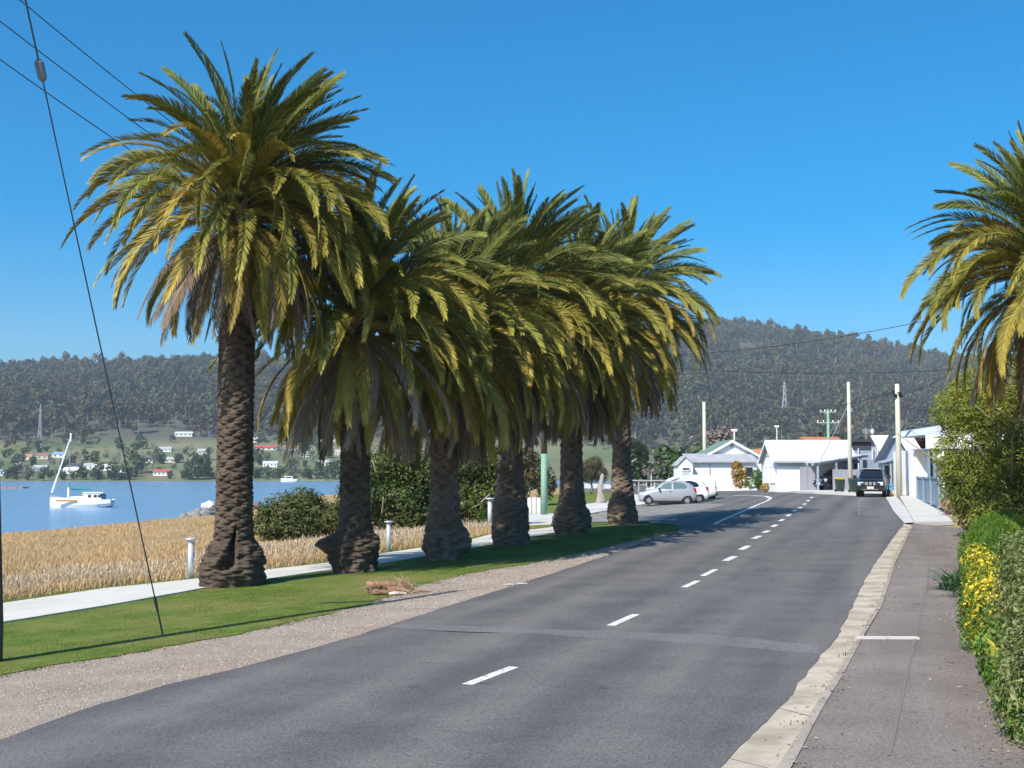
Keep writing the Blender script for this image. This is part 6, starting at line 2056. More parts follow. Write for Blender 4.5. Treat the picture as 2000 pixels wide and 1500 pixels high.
# houses behind
def small_house(label, base, w, d, h, rh, wall, roof, rz=0.0, group=None, nwin=3, axis='x', deck=False, name='house'):
    t = thing(name, label, 'house', base, rz, group)
    bb = B(); walls_gable(bb, -w / 2, w / 2, 0, d, h, h + rh, axis); bb.bx(-w / 2 + .02, w / 2 - .02, 0.02, d - .02, -3, 0); bb.build('wall', wall, t)
    bb = B(); roof_gable(bb, -w / 2, w / 2, 0, d, h, h + rh, w * 0.03, 0.2, axis); bb.build('roof', roof, t)
    for i in range(nwin):
        x = -w / 2 + w * (i + 0.5) / nwin
        o = None
        bb = B(); bb.box((x, -0.03, h * 0.55), (w / nwin * 0.5, 0.1, h * 0.42)); o = bb.build('window', m_whitew, t)
        bb = B(); bb.box((x, -0.09, h * 0.55), (w / nwin * 0.42, 0.06, h * 0.34)); bb.build('pane', m_glass, o)
    if deck:
        bb = B(); bb.bx(-w / 2, w / 2, -2.2, -0.1, -0.3, 0.05); bb.build('deck', m_timber, t)
        for i in range(5):
            bb = B(); bb.bx(-w / 2 + w * i / 4 - .1, -w / 2 + w * i / 4 + .1, -2.2, -2.0, -3, 1.0); bb.build('deck_post', m_whitew, t)
    return t
p = at(1612, 872, 160); small_house('house with an orange tiled roof rising behind the silver roof', (p.x, p.y, gz(p.x, p.y)), 4.6, 6, (CZ + (HOR - 865) / F * 160) - gz(p.x, p.y), 0.65, m_cream, m_orange)
p = at(1700, 872, 150); small_house('house with a brown roof behind the dark flat building', (p.x, p.y, gz(p.x, p.y)), 6, 6, 4.6, 0.55, m_cream, m_brick)
p = at(1485, 868, 210); small_house('small orange roofed house between the cottage and the silver roof', (p.x, p.y, gz(p.x, p.y)), 5, 6, 4.4, 1.6, m_cream, m_orange)

# ------------------------------------------------------------------ boats
def hull(L, Bm, H, mat, par, name='hull'):
    n = 15
    V, Fs = [], []
    for i in range(n):
        u = i / (n - 1)
        x = L * u
        w = Bm / 2 * (math.sin(math.pi * min(1, u * 0.62 + 0.02)) ** 0.75 if u < 0.8 else (0.93 - 0.5 * (u - 0.8)))
        sh = H * (1.0 + 0.38 * (1 - u) ** 2 + 0.06 * u * u)
        zk = 0.45 * (max(0, u - 0.72) / 0.28) ** 1.5 + 0.25 * max(0, 0.08 - u) / .08
        ov = 0
        V += [(x, 0, -0.35 + zk), (x, w * 0.75, -0.1 + zk), (x, w * 0.97, H * 0.4 + zk * .5), (x, w, sh), (x, w * 0.94, sh), (x, w * 0.94, sh - 0.12),
              (x, -w * 0.94, sh - 0.12), (x, -w * 0.94, sh), (x, -w, sh), (x, -w * 0.97, H * 0.4 + zk * .5), (x, -w * 0.75, -0.1 + zk)]
    k = 11
    for i in range(n - 1):
        for j in range(k):
            Fs.append((i * k + j, i * k + (j + 1) % k, (i + 1) * k + (j + 1) % k, (i + 1) * k + j))
    Fs.append(tuple(range(k))); Fs.append(tuple(reversed(range((n - 1) * k, n * k))))
    bb = B(); bb.sm = False
    bb.add(V, Fs)
    return bb.build(name, mat, par)
bp_ = at(161, 990.5, 5.0 * F / 65.5)
Db = bp_.y
print('boat D', Db)
sc_ = Db / F                                    # metres per photo pixel there
t = thing('motor_sailer', 'white motor sailer with one mast moored on the river', 'boat', ((102 - 1000) * sc_, Db, WZ), 0.04)
Lb = 120 * sc_
m_hullw = M('white_hull', (0.80, 0.80, 0.80), rough=0.35)
hull(Lb, 2.9, 24 * sc_ * 0.62, m_hullw, t)
def U(px_): return (px_ - 102) * sc_
def W(py_): return (990.5 - py_) * sc_
bb = B(); bb.bx(U(118), U(158), -1.40, -1.30, W(979), W(975.5)); bb.build('orange_rail', M('varnished_rail', (0.50, 0.25, 0.06), rough=0.5), t)
bb = B(); bb.bx(U(144), U(168), -0.85, 0.85, W(979), W(969)); bb.build('fore_cabin', m_hullw, t)
bb = B(); bb.prism([(U(166), W(979)), (U(205), W(979)), (U(201), W(963)), (U(172), W(963))], 'y', -1.0, 1.0); wh = bb.build('wheelhouse', m_hullw, t)
bb = B(); bb.bx(U(169), U(207), -1.12, 1.12, W(963), W(961)); bb.build('wheelhouse_roof', m_hullw, t)
for px_ in (178, 189, 197):
    bb = B(); bb.bx(U(px_), U(px_ + 6), -1.04, -0.98, W(971), W(966)); bb.build('cabin_window', m_glass, t)
for px_ in (158, 166):
    bb = B(); bb.bx(U(px_), U(px_ + 3.5), -0.9, -0.84, W(975.5), W(973)); bb.build('porthole', m_glass, t)
bb = B(); bb.bx(U(203), U(206), -0.7, 0.7, W(978), W(965)); bb.build('cabin_door', M('blue_canvas', (0.12, 0.16, 0.35)), t)
bb = B(); bb.tube([(U(137), 0, W(978)), (U(138.5), 0, W(849))], [0.11, 0.06], 10); bb.build('mast', M('grey_mast', (0.22, 0.24, 0.25), rough=0.5), t)
bb = B(); bb.tube([(U(136.5), -0.02, W(978)), (U(136.8), -0.02, W(952))], 0.17, 10); bb.build('mast_foot', m_whitew, t)
bb = B(); bb.tube([(U(138.5), 0, W(862)), (U(138.5), 0, W(846))], [0.13, 0.15], 10); bb.build('masthead', m_whitew, t)
bb = B(); bb.tube([(U(105), 0, W(962)), (U(137), 0, W(858))], [0.16, 0.09], 8); bb.build('furled_jib', m_whitew, t)
bb = B(); bb.tube([(U(138), 0, W(951)), (U(144), 0, W(954.5)), (U(160), 0, W(955.5)), (U(182), 0, W(955))], [0.10, 0.2, 0.13, 0.06], 8); bb.build('boom_cover', M('teal_canvas', (0.02, 0.22, 0.22), rough=0.8), t)
bb = B(); bb.lathe([(0.05, 0), (0.3, 0.15), (0.32, 0.4), (0.2, 0.55), (0.05, 0.7)], (U(168), -0.3, W(970)), 12); bb.build('yellow_buoy', M('yellow_float', (0.6, 0.38, 0.05)), t)
bb = B()
for px_ in (104, 112, 120):
    bb.tube([(U(px_), -0.3, W(976)), (U(px_), -0.3, W(968))], 0.03, 5)
bb.tube([(U(103), -0.3, W(968)), (U(122), -0.5, W(969))], 0.03, 5)
bb.build('bow_rail', M('pinkish_rail', (0.55, 0.42, 0.42)), t)
bb = B(); bb.tube([(U(138.4), 0, W(855)), (U(214), 0, W(975))], 0.012, 4); bb.tube([(U(138.4), 0, W(855)), (U(101), 0, W(973))], 0.012, 4); bb.build('stays', m_steel, t)
bb = B(); bb.tube([(U(206), -.4, W(975)), (U(206), -.4, W(958))], 0.02, 5); bb.box((U(217), 0, W(979)), (1.0, 1.6, 0.15), 0, 0, 0.15); bb.build('stern_davit', m_steel, t)
# far launch and pontoon
Dl = 740
s2 = Dl / F
t = thing('launch', 'small white launch at the far shore between the first two palms', 'boat', ((550 - 1000) * s2, Dl, WZ), 0.0)
hull(32 * s2, 3.2, 1.7, m_hullw, t)
bb = B(); bb.bx(2.5, 7.0, -1.2, 1.2, 1.4, 3.4); bb.build('cabin', m_hullw, t)
bb = B(); bb.bx(3.0, 6.5, -1.27, -1.2, 2.2, 3.0); bb.build('cabin_window', m_glass, t)
Dp = 420
t = thing('pontoon', 'rusty orange pontoon floating at the picture edge far out on the river', 'pontoon', (at(-60, 940, Dp).x, Dp, WZ))
bb = B(); bb.bx(0, at(45, 940, Dp).x - at(-60, 940, Dp).x, 0, 5, -0.1, 0.45); bb.build('deck', M('rust_deck', (0.40, 0.20, 0.11), rough=0.9), t)
bb = B()
for i in range(5):
    bb.tube([(2 + i * 3.6, -0.1, -0.4), (2 + i * 3.6, -0.1, 0.9)], 0.14, 6)
bb.build('piles', m_brown, t)

# ------------------------------------------------------------------ far shore
FS = [(358, 853, 34, 1.9, 'white', 'silver', 'long white house high on the slope just under the forest'),
      (321, 884, 26, 2.1, 'white', 'grey', 'white house with a pale roof on the slope beneath the long white one'),
      (331, 904, 24, 2.0, 'cream', 'grey', 'cream house half way up the slope beside the dark trees'),
      (113, 894, 22, 2.2, 'white', 'blue', 'house with a bright blue roof on the slope behind the mast'),
      (82, 897, 22, 1.8, 'cream', 'brick', 'pinkish house on the slope next to the blue roofed one'),
      (202, 919, 42, 3.4, 'white', 'white', 'big white two storey house with a deck above the shore'),
      (236, 924, 26, 3.4, 'white', 'silver', 'white box shaped house beside the big one with a deck'),
      (315, 930, 32, 2.4, 'white', 'red', 'white house with a red roof low on the shore'),
      (137, 926, 28, 1.7, 'white', 'white', 'long low white shed near the shore behind the boat'),
      (146, 917, 22, 2.4, 'blue', 'dark', 'dark blue roofed house behind the long low shed'),
      (77, 921, 26, 1.9, 'blue', 'grey', 'grey blue roofed house above the shore west of the mast'),
      (6, 930, 14, 2.6, 'white', 'blue', 'small pale blue house at the picture edge by the pontoon'),
      (520, 880, 42, 1.9, 'cream', 'red', 'long red roofed house between the first two palms'),
      (569, 881, 26, 2.0, 'white', 'orange', 'tan roofed house next to the long red roof'),
      (527, 913, 28, 3.0, 'white', 'silver', 'white two storey house above the shore between the first two palms'),
      (632, 910, 22, 2.8, 'white', 'grey', 'white gabled house beside the shaded palm trunk'),
      (638, 863, 34, 2.0, 'white', 'dark', 'long pale house high on the slope beside the shaded palm trunk'),
      (501, 866, 20, 1.4, 'white', 'silver', 'low silver roof high on the slope beside the tallest palm trunk'),
      (660, 890, 12, 2.6, 'cream', 'grey', 'cream wall showing at the edge of the shaded palm trunk'),
      (30, 915, 16, 1.8, 'blue', 'grey', 'small grey house above the shore near the pontoon'),
      (54, 899, 16, 1.9, 'cream', 'orange', 'small cream house with an orange roof on the slope beyond the jib'),
      (172, 917, 18, 1.9, 'white', 'grey', 'pale house just above the shore right behind the furled jib mast'),
      (247, 937, 14, 2.2, 'cream', 'brick', 'tan boat shed at the water edge near the guy wire'),
      (395, 888, 20, 1.9, 'cream', 'grey', 'cream house partly behind the tallest palm trunk on the slope'),
      (375, 912, 18, 1.9, 'cream', 'dark', 'brown walled house low on the slope beside the dark shore trees'),
      (595, 893, 18, 2.0, 'white', 'grey', 'small white house among bare trees between the first two palms'),
      (290, 905, 16, 1.9, 'white', 'dark', 'small white house with a dark roof right of the guy wire'),
      (1346, 834, 16, 3.0, 'white', 'grey', 'white house on the hill foot left of the cottage pole'),
      (1396, 834, 26, 2.2, 'white', 'silver', 'pale house on the hill foot behind the cottage pole'),
      (1360, 861, 24, 2.2, 'cream', 'grey', 'cream house on the hill foot above the porch gable'),
      (1412, 862, 26, 2.2, 'cream', 'silver', 'long cream house behind the bare poplars')]
WM = dict(white=m_white, cream=m_cream, blue=m_bluegrey)
RM = dict(silver=m_silver, grey=m_greyroof, blue=m_bluesolar, brick=m_brick, white=m_whitew, red=m_redroof, dark=m_darkroof, orange=m_orange)
FSP = []
FSN = []
for px_, py_, w_, r_, wl_, rf_, lb in FS:
    p = hp(px_, py_)
    s = p.y / F
    wd = w_ * s
    h = 6.3 * s if r_ > 2.9 else 4.6 * s
    h = max(2.6, h)
    small_house(lb, (p.x, p.y, p.z), wd, min(wd * 0.6, 9), h, h * 0.62, WM[wl_], RM[rf_], group='houses on the far shore', nwin=4 if w_ > 24 else 2, deck=('deck' in lb))
    FSP.append((px_, py_, w_))
    FSN.append(lb)

# transmission towers
def tower(label, px_, pyb, pyt, w_):
    p = hp(px_, pyb)
    s = p.y / F
    H = (pyb - pyt) * s
    t = thing('transmission_tower', label, 'tower', p)
    bb = B()
    r = 0.22
    lv = [0, .22, .42, .6, .75, .87, 1.0]
    wd = [w_ * s / 2 * k for k in (1.0, .74, .5, .32, .22, .16, .06)]
    for sx, sy in ((-1, -1), (1, -1), (1, 1), (-1, 1)):
        bb.tube([(sx * w, sy * w, H * l) for l, w in zip(lv, wd)], r, 4)
    for i in range(len(lv) - 1):
        a_, b_ = wd[i], wd[i + 1]
        for (s0, s1) in (((-1, -1), (1, -1)), ((1, -1), (1, 1)), ((1, 1), (-1, 1)), ((-1, 1), (-1, -1))):
            bb.tube([(s0[0] * a_, s0[1] * a_, H * lv[i]), (s1[0] * b_, s1[1] * b_, H * lv[i + 1])], r * 0.7, 4)
            bb.tube([(s1[0] * a_, s1[1] * a_, H * lv[i]), (s0[0] * b_, s0[1] * b_, H * lv[i + 1])], r * 0.7, 4)
    bb.build('lattice', m_greysteel, t)
    for l, k in ((0.75, 0.5), (0.87, 0.42)):
        bb = B(); bb.box((0, 0, H * l), (w_ * s * k * 1.6, 0.4, 0.4)); bb.build('crossarm', m_greysteel, t)
tower('steel lattice transmission tower on the forested hill above the silver roof', 1533, 820, 745, 14)
tower('faint lattice transmission tower at the foot of the forest beyond the moored boat', 77, 876, 790, 9)

# ------------------------------------------------------------------ trees far away
def far_tree(name, seed, H, Rc, mats, n=60, leaf=1.6, trunk=0.35, shape=1.0, bare=0.0):
    rg = np.random.default_rng(seed)
    blobs = []
    nb = rg.integers(5, 8)
    for i in range(nb):
        a_ = rg.uniform(0, 6.28)
        rr = Rc * rg.uniform(0.1, 0.75)
        z = H * rg.uniform(trunk + 0.1, 0.88)
        k = rg.uniform(0.32, 0.55) * (1.1 - 0.4 * abs(z / H - 0.6))
        blobs.append((rr * math.cos(a_), rr * math.sin(a_), z, Rc * k * 1.2, Rc * k * 1.2, Rc * k * shape))
    blobs.append((0, 0, H * 0.86, Rc * 0.5, Rc * 0.5, H * 0.12))
    P, N = blob_points(blobs, n, rg, 0.6, 0.35, seed)
    V, Tr = leaf_arrays(P, N + np.array([0, 0, 0.3]), leaf, 0.75, rg, 0.45)
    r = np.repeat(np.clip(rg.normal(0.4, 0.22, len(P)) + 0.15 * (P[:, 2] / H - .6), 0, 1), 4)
    bb = B()
    w = H * 0.009
    bb.tube([(0, 0, -1.5), (rg.normal(0, .2), 0, H * 0.4), (rg.normal(0, .5), rg.normal(0, .5), H * 0.85)], [w * 1.2, w, w * 0.3], 5)
    for i in range(3):
        a_ = rg.uniform(0, 6.28)
        bb.tube([(0, 0, H * rg.uniform(.3, .55)), (Rc * .6 * math.cos(a_), Rc * .6 * math.sin(a_), H * rg.uniform(.65, .8))], [w * .6, w * .25], 4)
    tv = np.array(bb.v)
    nq = [f for f in bb.f if len(f) == 4]
    off = len(V)
    V = np.concatenate([V, tv])
    r = np.concatenate([r, np.full(len(tv), 0.5)])
    Q = np.array(nq) + off
    return arr_mesh(name, V, tris=Tr, quads=Q, mats=mats, rnd=r, mi_t=np.zeros(len(Tr)), mi_q=np.ones(len(Q)))
l_euc = ML('gum_leaf', [(0.040, 0.050, 0.022), (0.080, 0.086, 0.037), (0.14, 0.135, 0.065)], trans=0.0, rough=0.8, rand=0.35, hue=0.025, spec=0.1)
l_eucb = ML('brown_gum_leaf', [(0.045, 0.036, 0.018), (0.085, 0.064, 0.032), (0.14, 0.10, 0.055)], trans=0.0, rough=0.8, rand=0.3, hue=0.02, spec=0.1)
l_vill = ML('village_leaf', [(0.022, 0.040, 0.016), (0.05, 0.080, 0.024), (0.10, 0.135, 0.04)], trans=0.0, rough=0.8, rand=0.35, hue=0.02, spec=0.1)
l_bare = ML('bare_twig_haze', [(0.13, 0.11, 0.095), (0.20, 0.17, 0.15), (0.28, 0.24, 0.21)], trans=0.0, rough=0.9, rand=0.2, spec=0.0)
m_gum = M('gum_bark', (0.22, 0.20, 0.17), (0.40, 0.36, 0.32), scale=0.3, rough=0.9)
srcs = [far_tree('gum', 100 + i, H, R_, [l_euc if i not in (2, 5) else l_eucb, m_gum], n=105, leaf=2.3, trunk=tr) for i, (H, R_, tr) in enumerate(((17, 4.6, .3), (20, 5.2, .38), (15, 5.0, .25), (22, 4.8, .45), (13, 4.6, .2), (18, 4.4, .35)))]
rg = np.random.default_rng(200)
N_ = 30000
a = rg.uniform(-260, 2260, N_)
D = 860 + (2250 - 860) * np.sqrt(rg.random(N_))
lowD = np.interp(a, [-260, 0, 100, 180, 220, 300, 420, 520, 700, 1000, 1300, 1400, 2260], [1030, 1025, 1020, 1050, 1055, 1065, 1080, 1045, 1040, 1050, 1050, 1065, 1070])
x = (a - 1000) / F * D
clump = fbm(np.stack([x / 60, D / 60, 0 * D], 1), 3, 9)
Dr_ = np.interp(a, [-900, 400, 1000, 1400, 3200], [1900, 1900, 2000, 2150, 2100])
keep = (D > lowD + rg.normal(0, 10, N_)) & (D < Dr_ + 60) & (clump > 0.30 + 0.10 * rg.random(N_))
# a few clearings
for ca, cd, ra, rd in ((195, 1500, 45, 28), (30, 1470, 40, 25), (60, 1300, 60, 14), (1480, 1450, 30, 20), (1690, 1600, 40, 16), (330, 1100, 60, 22)):
    keep &= ((a - ca) / ra) ** 2 + ((D - cd) / rd) ** 2 > 1
x, y = x[keep], D[keep]
z = hz(x, y)
n = len(x)
print('forest trees', n)
sc3 = rg.uniform(0.6, 1.35, n)
# smaller, lower scrub close to the houses
sc3 = sc3 * np.clip((y - 990) / 130, 0.55, 1)
tall_ = rg.random(n) < 0.05
sc3 = np.where(tall_, sc3 * 1.35, sc3)
scatter('forest', np.stack([x, y, z - 0.4], 1), np.stack([rg.normal(0, .04, n), rg.normal(0, .04, n), rg.uniform(0, 6.28, n)], 1), np.stack([sc3, sc3, sc3 * rg.uniform(0.85, 1.15, n)], 1), rg.integers(0, 6, n), srcs)

# separate trees of the far village
kinds = [('shade_tree', 'dark green tree among the far shore houses', far_tree('shade_tree', 301, 9, 4.6, [l_vill, m_bark], n=300, leaf=1.25, trunk=.12), 'dark green trees of the far village'),
         ('shade_tree', 'broad mid green tree among the far shore houses', far_tree('shade_tree', 302, 7, 4.4, [l_vill, m_bark], n=300, leaf=1.25, trunk=.1), 'mid green trees of the far village'),
         ('bare_tree', 'grey leafless tree among the far shore houses', far_tree('bare_tree', 303, 9, 4.2, [l_bare, m_bark], n=120, leaf=0.9, trunk=.2), 'bare grey trees of the far village'),
         ('orchard_bush', 'low green bush among the far shore houses', far_tree('orchard_bush', 304, 4, 3.4, [l_vill, m_bark], n=120, leaf=0.9, trunk=.02), 'low bushes of the far village')]
SHORT = {}
for lb in FSN:
    w_ = [q for q in lb.split() if q not in ('the', 'a', 'with', 'on', 'house', 'above', 'beside', 'between', 'first', 'two', 'palms', 'slope', 'high')]
    SHORT[lb] = ' '.join(lb.split(' on the')[0].split(' high on')[0].split(' above the')[0].split(' half way')[0].split(' beside the')[0].split(' between the')[0].split(' next to')[0].split(' showing')[0].split(' behind the')[0].split(' at the')[0].split(' low on')[0].split()[:6])
def where(px_, py_):
    k = min(range(len(FSP)), key=lambda i: (FSP[i][0] - px_) ** 2 + (1.6 * (FSP[i][1] - 5 - py_)) ** 2)
    dx, dy = px_ - FSP[k][0], (py_ - FSP[k][1])
    far = math.hypot(dx, dy)
    rel = ('above' if dy < 0 else 'below') if abs(dy) * 1.5 > abs(dx) else ('left of' if dx < 0 else 'right of')
    return ('close ' if far < 22 else 'well ') + rel + ' the ' + SHORT[FSN[k]]
KSH = ['dark green tree', 'mid green tree', 'grey leafless tree', 'low green bush']
def put(kind, px_, py_, s=1.0, label=None, group=None, base=None, cat='tree'):
    nm, lb, me, gr = kinds[kind]
    p = base if base is not None else hp(px_, py_)
    sz_ = '' if base is not None else ('small ' if s < 0.85 else ('large ' if s > 1.15 else ''))
    o = link(nm, me, None, p, random.uniform(0, 6.28), label or (sz_ + KSH[kind] + ' ' + where(px_, py_)), cat if kind != 3 else 'bush', group or gr)
    o.scale = (s, s, s * random.uniform(0.85, 1.15))
    return o
for k, px_, py_, s in [(0, 385, 938, 1.7), (0, 370, 938, 1.25), (0, 400, 937, 1.5), (0, 223, 938, 1.0), (0, 237, 938, 1.1), (0, 250, 938, 0.9), (0, 160, 937, 1.0), (1, 148, 937, 0.8), (1, 185, 938, 1.0), (0, 84, 939, 0.9),
                       (1, 53, 939, 0.6), (1, 20, 935, 1.1), (0, 30, 925, 1.0), (1, 100, 935, 0.7), (1, 122, 937, 0.9), (2, 105, 915, 0.9), (0, 187, 906, 1.1), (0, 167, 903, 0.9), (1, 275, 925, 1.6), (1, 262, 910, 1.2), (0, 260, 898, 1.3),
                       (0, 233, 880, 1.1), (0, 275, 878, 1.2), (2, 300, 880, 1.0), (2, 233, 906, 1.2), (2, 300, 915, 1.4), (0, 330, 936, 0.6), (1, 350, 905, 1.0), (1, 310, 900, .7), (0, 406, 900, 1.0), (0, 75, 886, .8), (1, 90, 882, .7), (1, 50, 888, .8), (1, 15, 895, .9),
                       (1, 38, 902, .9), (1, 65, 910, .9), (3, 100, 905, 1), (3, 130, 905, 1), (3, 60, 930, 1.2), (3, 110, 927, 1), (3, 185, 925, 1), (3, 28, 938, 1), (3, 200, 937, 1), (3, 290, 890, 1), (3, 340, 915, 1), (3, 115, 885, 1), (3, 145, 895, 1), (3, 205, 895, 1.0),
                       (2, 585, 912, 1.6), (2, 605, 905, 1.5), (2, 560, 905, 1.2), (0, 625, 892, 1.3), (0, 640, 895, 1.2), (1, 568, 925, 1.3), (1, 505, 935, 1.0), (0, 525, 932, .8), (1, 545, 935, .9), (1, 600, 937, 1.0), (0, 650, 937, 1.2), (1, 500, 900, 1.2), (1, 655, 925, 1.2), (3, 490, 915, 1.4),
                       (2, 490, 885, 1.2), (1, 590, 890, 1.0), (3, 520, 895, 1.2), (0, 610, 872, 1.2), (2, 545, 890, 1.2), (0, 480, 865, 1.2), (0, 590, 870, 1.2), (1, 620, 935, 1), (3, 575, 938, 1), (3, 640, 939, 1)]:
    put(k, px_, py_, s)
rx_ = np.random.default_rng(88)
for i in range(95):
    px_ = rx_.uniform(-10, 415) if i % 3 else rx_.uniform(488, 662)
    py_ = 938 - 55 * rx_.random() ** 1.6
    if any(abs(px_ - a_) < w_ * 0.6 and -4 < py_ - b_ < 11 for a_, b_, w_ in FSP) or (px_ < 300 and py_ < 885 and px_ > 120):
        continue
    put(int(rx_.choice([1, 3, 3, 2, 0])), px_, py_, rx_.uniform(0.6, 1.15))
put(1, 365, 892, 0.9, 'dull red tree on the far slope below the long white house', 'single red tree').data = far_tree('red_tree', 305, 8, 4.2, [l_purple, m_bark], n=150, leaf=1.1, trunk=.1)
# trees on the flat land and the hill foot behind the houses at the bend
rg = np.random.default_rng(77)
for i in range(44):
    px_ = 1225 + 590 * (i + rg.uniform(0, 1)) / 44
    Y = rg.uniform(190, 420)
    q = at(px_, 925, Y)
    top_py = np.interp(px_, [1225, 1340, 1420, 1500, 1820], [868, 880, 868, 862, 852]) + rg.uniform(0, 26)
    hgt = (CZ + (HOR - top_py) / F * Y) - gz(q.x, Y)
    k = int(rg.choice([0, 1, 1, 2]))
    s = hgt / [9, 7, 9][k]
    o = put(k, 0, 0, s, KSH[k] + ' ' + ('beyond the long jetty rail' if px_ < 1330 else 'behind the white cottage porch' if px_ < 1375 else 'behind the white cottage gable' if px_ < 1490 else 'behind the silver roof' if px_ < 1590 else 'behind the carport' if px_ < 1660 else 'behind the dark flat roofed building' if px_ < 1735 else 'behind the steep gabled house'),
            ['dark trees behind the bend', 'mid green trees behind the bend', 'bare trees behind the bend'][k], base=(q.x, Y, gz(q.x, Y)))
me_pop = far_tree('poplar', 306, 14, 1.7, [l_bare, m_bark], n=220, leaf=0.8, trunk=.05, shape=3.2)
for i, (px_, tpy) in enumerate(((1389, 838), (1397, 834), (1405, 831), (1413, 832), (1419, 836))):
    Y = 240
    q = at(px_, tpy, Y)
    z0 = gz(q.x, Y)
    o = link('bare_poplar', me_pop, None, (q.x, Y, z0), i * 1.3, ('leftmost', 'second', 'middle', 'fourth', 'rightmost')[i] + ' bare upright poplar in the row behind the white cottage', 'tree', 'bare poplars behind the cottage')
    o.scale = (0.9, 0.9, (q.z - z0) / 14)

# ------------------------------------------------------------------ breakwater stones
rk = bmesh.new()
bmesh.ops.create_icosphere(rk, subdivisions=2, radius=1)
for v in rk.verts:
    v.co += noise.noise_vector(v.co * 1.3) * 0.45
    v.co.z *= 0.7
rme = bpy.data.meshes.new('boulder'); rk.to_mesh(rme); rk.free()
rme.materials.append(M('breakwater_stone', (0.17, 0.155, 0.14), (0.30, 0.275, 0.25), scale=1.5, rough=0.95, rand=0.3))
for i in range(34):
    u = i / 33
    px_ = 338 + 165 * u
    Y = 128 + 50 * u + random.uniform(-4, 4)
    q = at(px_, 1000, Y)
    zt = WZ + 0.1 + 0.8 * min(1, u * 2.2) * random.uniform(0.4, 1)
    o = link('boulder', rme, None, (q.x, Y, zt - 0.3), random.uniform(0, 6.28), 'grey breakwater boulder at the edge of the reed field', 'rock', 'breakwater boulders')
    s = random.uniform(0.4, 0.85)
    o.scale = (s, s, s)
q = at(408, 1000, 150)
o = link('boulder', rme, None, (q.x, q.y, WZ + 1.0), 2.0, 'large pale boulder on the breakwater beside the tallest palm trunk', 'rock')
o.scale = (0.95, 0.9, 0.9)
o.data = rme.copy(); o.data.materials.clear(); o.data.materials.append(M('pale_stone', (0.55, 0.50, 0.44), (0.62, 0.57, 0.5), scale=1, rough=0.9))

# ------------------------------------------------------------------ reeds, grass, litter
def tuft(name, seed, n, h, w, mat, spread=0.25, lean=0.35, head=False):
    rg = np.random.default_rng(seed)
    V, Q, T, R = [], [], [], []
    for i in range(n):
        a_ = rg.uniform(0, 6.28)
        p = np.array([rg.normal(0, spread), rg.normal(0, spread), -0.03])
        hh = h * rg.uniform(0.55, 1.1)
        le = abs(rg.normal(0, lean))
        dr = np.array([math.cos(a_), math.sin(a_), 0])
        b_ = rg.uniform(0, 6.28)
        s = np.array([math.cos(b_), math.sin(b_), 0]) * w * rg.uniform(.7, 1.3)
        m_ = p + np.array([0, 0, hh * 0.55]) + dr * le * hh * 0.25
        e = p + np.array([0, 0, hh * (1 - 0.25 * le)]) + dr * le * hh * 0.8
        k = len(V)
        V += [p - s, p + s, m_ - s * 0.8, m_ + s * 0.8, e]
        r0 = rg.random() * 0.6
        R += [r0, r0, r0 + .15, r0 + .15, min(1, r0 + .35)]
        Q.append((k, k + 1, k + 3, k + 2)); T.append((k + 2, k + 3, k + 4))
        if head and rg.random() < 0.5:
            k = len(V)
            V += [e - s * 1.8 - np.array([0, 0, hh * .09]), e + s * 1.8 - np.array([0, 0, hh * .09]), e + np.array([0, 0, hh * 0.1]) + dr * .02]
            R += [.8, .8, 1]
            T.append((k, k + 1, k + 2))
    return arr_mesh(name, np.array(V), tris=T, quads=Q, mats=[mat], rnd=R)
l_reed = ML('dry_reed', [(0.45, 0.305, 0.150), (0.60, 0.425, 0.225), (0.72, 0.555, 0.345)], trans=0.25, rough=0.8, rand=0.16, hue=0.008, spec=0.1)
l_seed = ML('pale_seed_grass', [(0.38, 0.28, 0.165), (0.54, 0.42, 0.28), (0.66, 0.55, 0.41)], trans=0.25, rough=0.8, rand=0.2, spec=0.1)
rs = [tuft('reed', 400 + i, 36, 0.34, 0.012, l_reed, 0.34, 0.5) for i in range(3)] + [tuft('seed_reed', 410 + i, 26, 0.5, 0.009, l_seed, 0.26, 0.35, True) for i in range(3)]
rg = np.random.default_rng(55)
edge = [Vector(p) for p in path_up][::-1]
edge_x = np.array([p.x for p in edge]); edge_y = np.array([p.y for p in edge])
def field(n, d0, d1, ymin, ymax, rs_, big=1.0, kinds_=(0, 1, 2)):
    y = rg.uniform(ymin, ymax, n)
    xe = np.interp(y, edge_y, edge_x)
    dd = d0 + (d1 - d0) * rg.random(n)
    x = xe - dd
    a_ = 1000 + F * x / y
    z = g(x, y)
    ok = (z > WZ + 0.12) & (a_ > -150) & (a_ < 1000)
    return x[ok], y[ok], z[ok], np.full(ok.sum(), big), rg.choice(kinds_, ok.sum())
S = [field(7000, 1.1, 5, 18, 62, None, 0.95, (0, 1, 2, 0, 1, 2, 4)), field(12000, 4.5, 30, 20, 75, None, 1.0, (0, 1, 2)), field(13000, 20, 75, 40, 175, None, 1.25, (0, 1, 2))]
x = np.concatenate([s[0] for s in S]); y = np.concatenate([s[1] for s in S]); z = np.concatenate([s[2] for s in S]); sc3 = np.concatenate([s[3] for s in S]); ix = np.concatenate([s[4] for s in S])
ok = (x + 0 * y) < np.interp(y, edge_y, edge_x) - 0.9
ok &= ~((y > 62) & (1000 + F * x / y > 830))
x, y, z, sc3, ix = x[ok], y[ok], z[ok], sc3[ok], ix[ok]
patch = fbm(np.stack([x / 5, y / 9, 0 * x], 1), 3, 4)
hsc = sc3 * (0.55 + 0.75 * patch) * rg.uniform(0.85, 1.15, len(x))
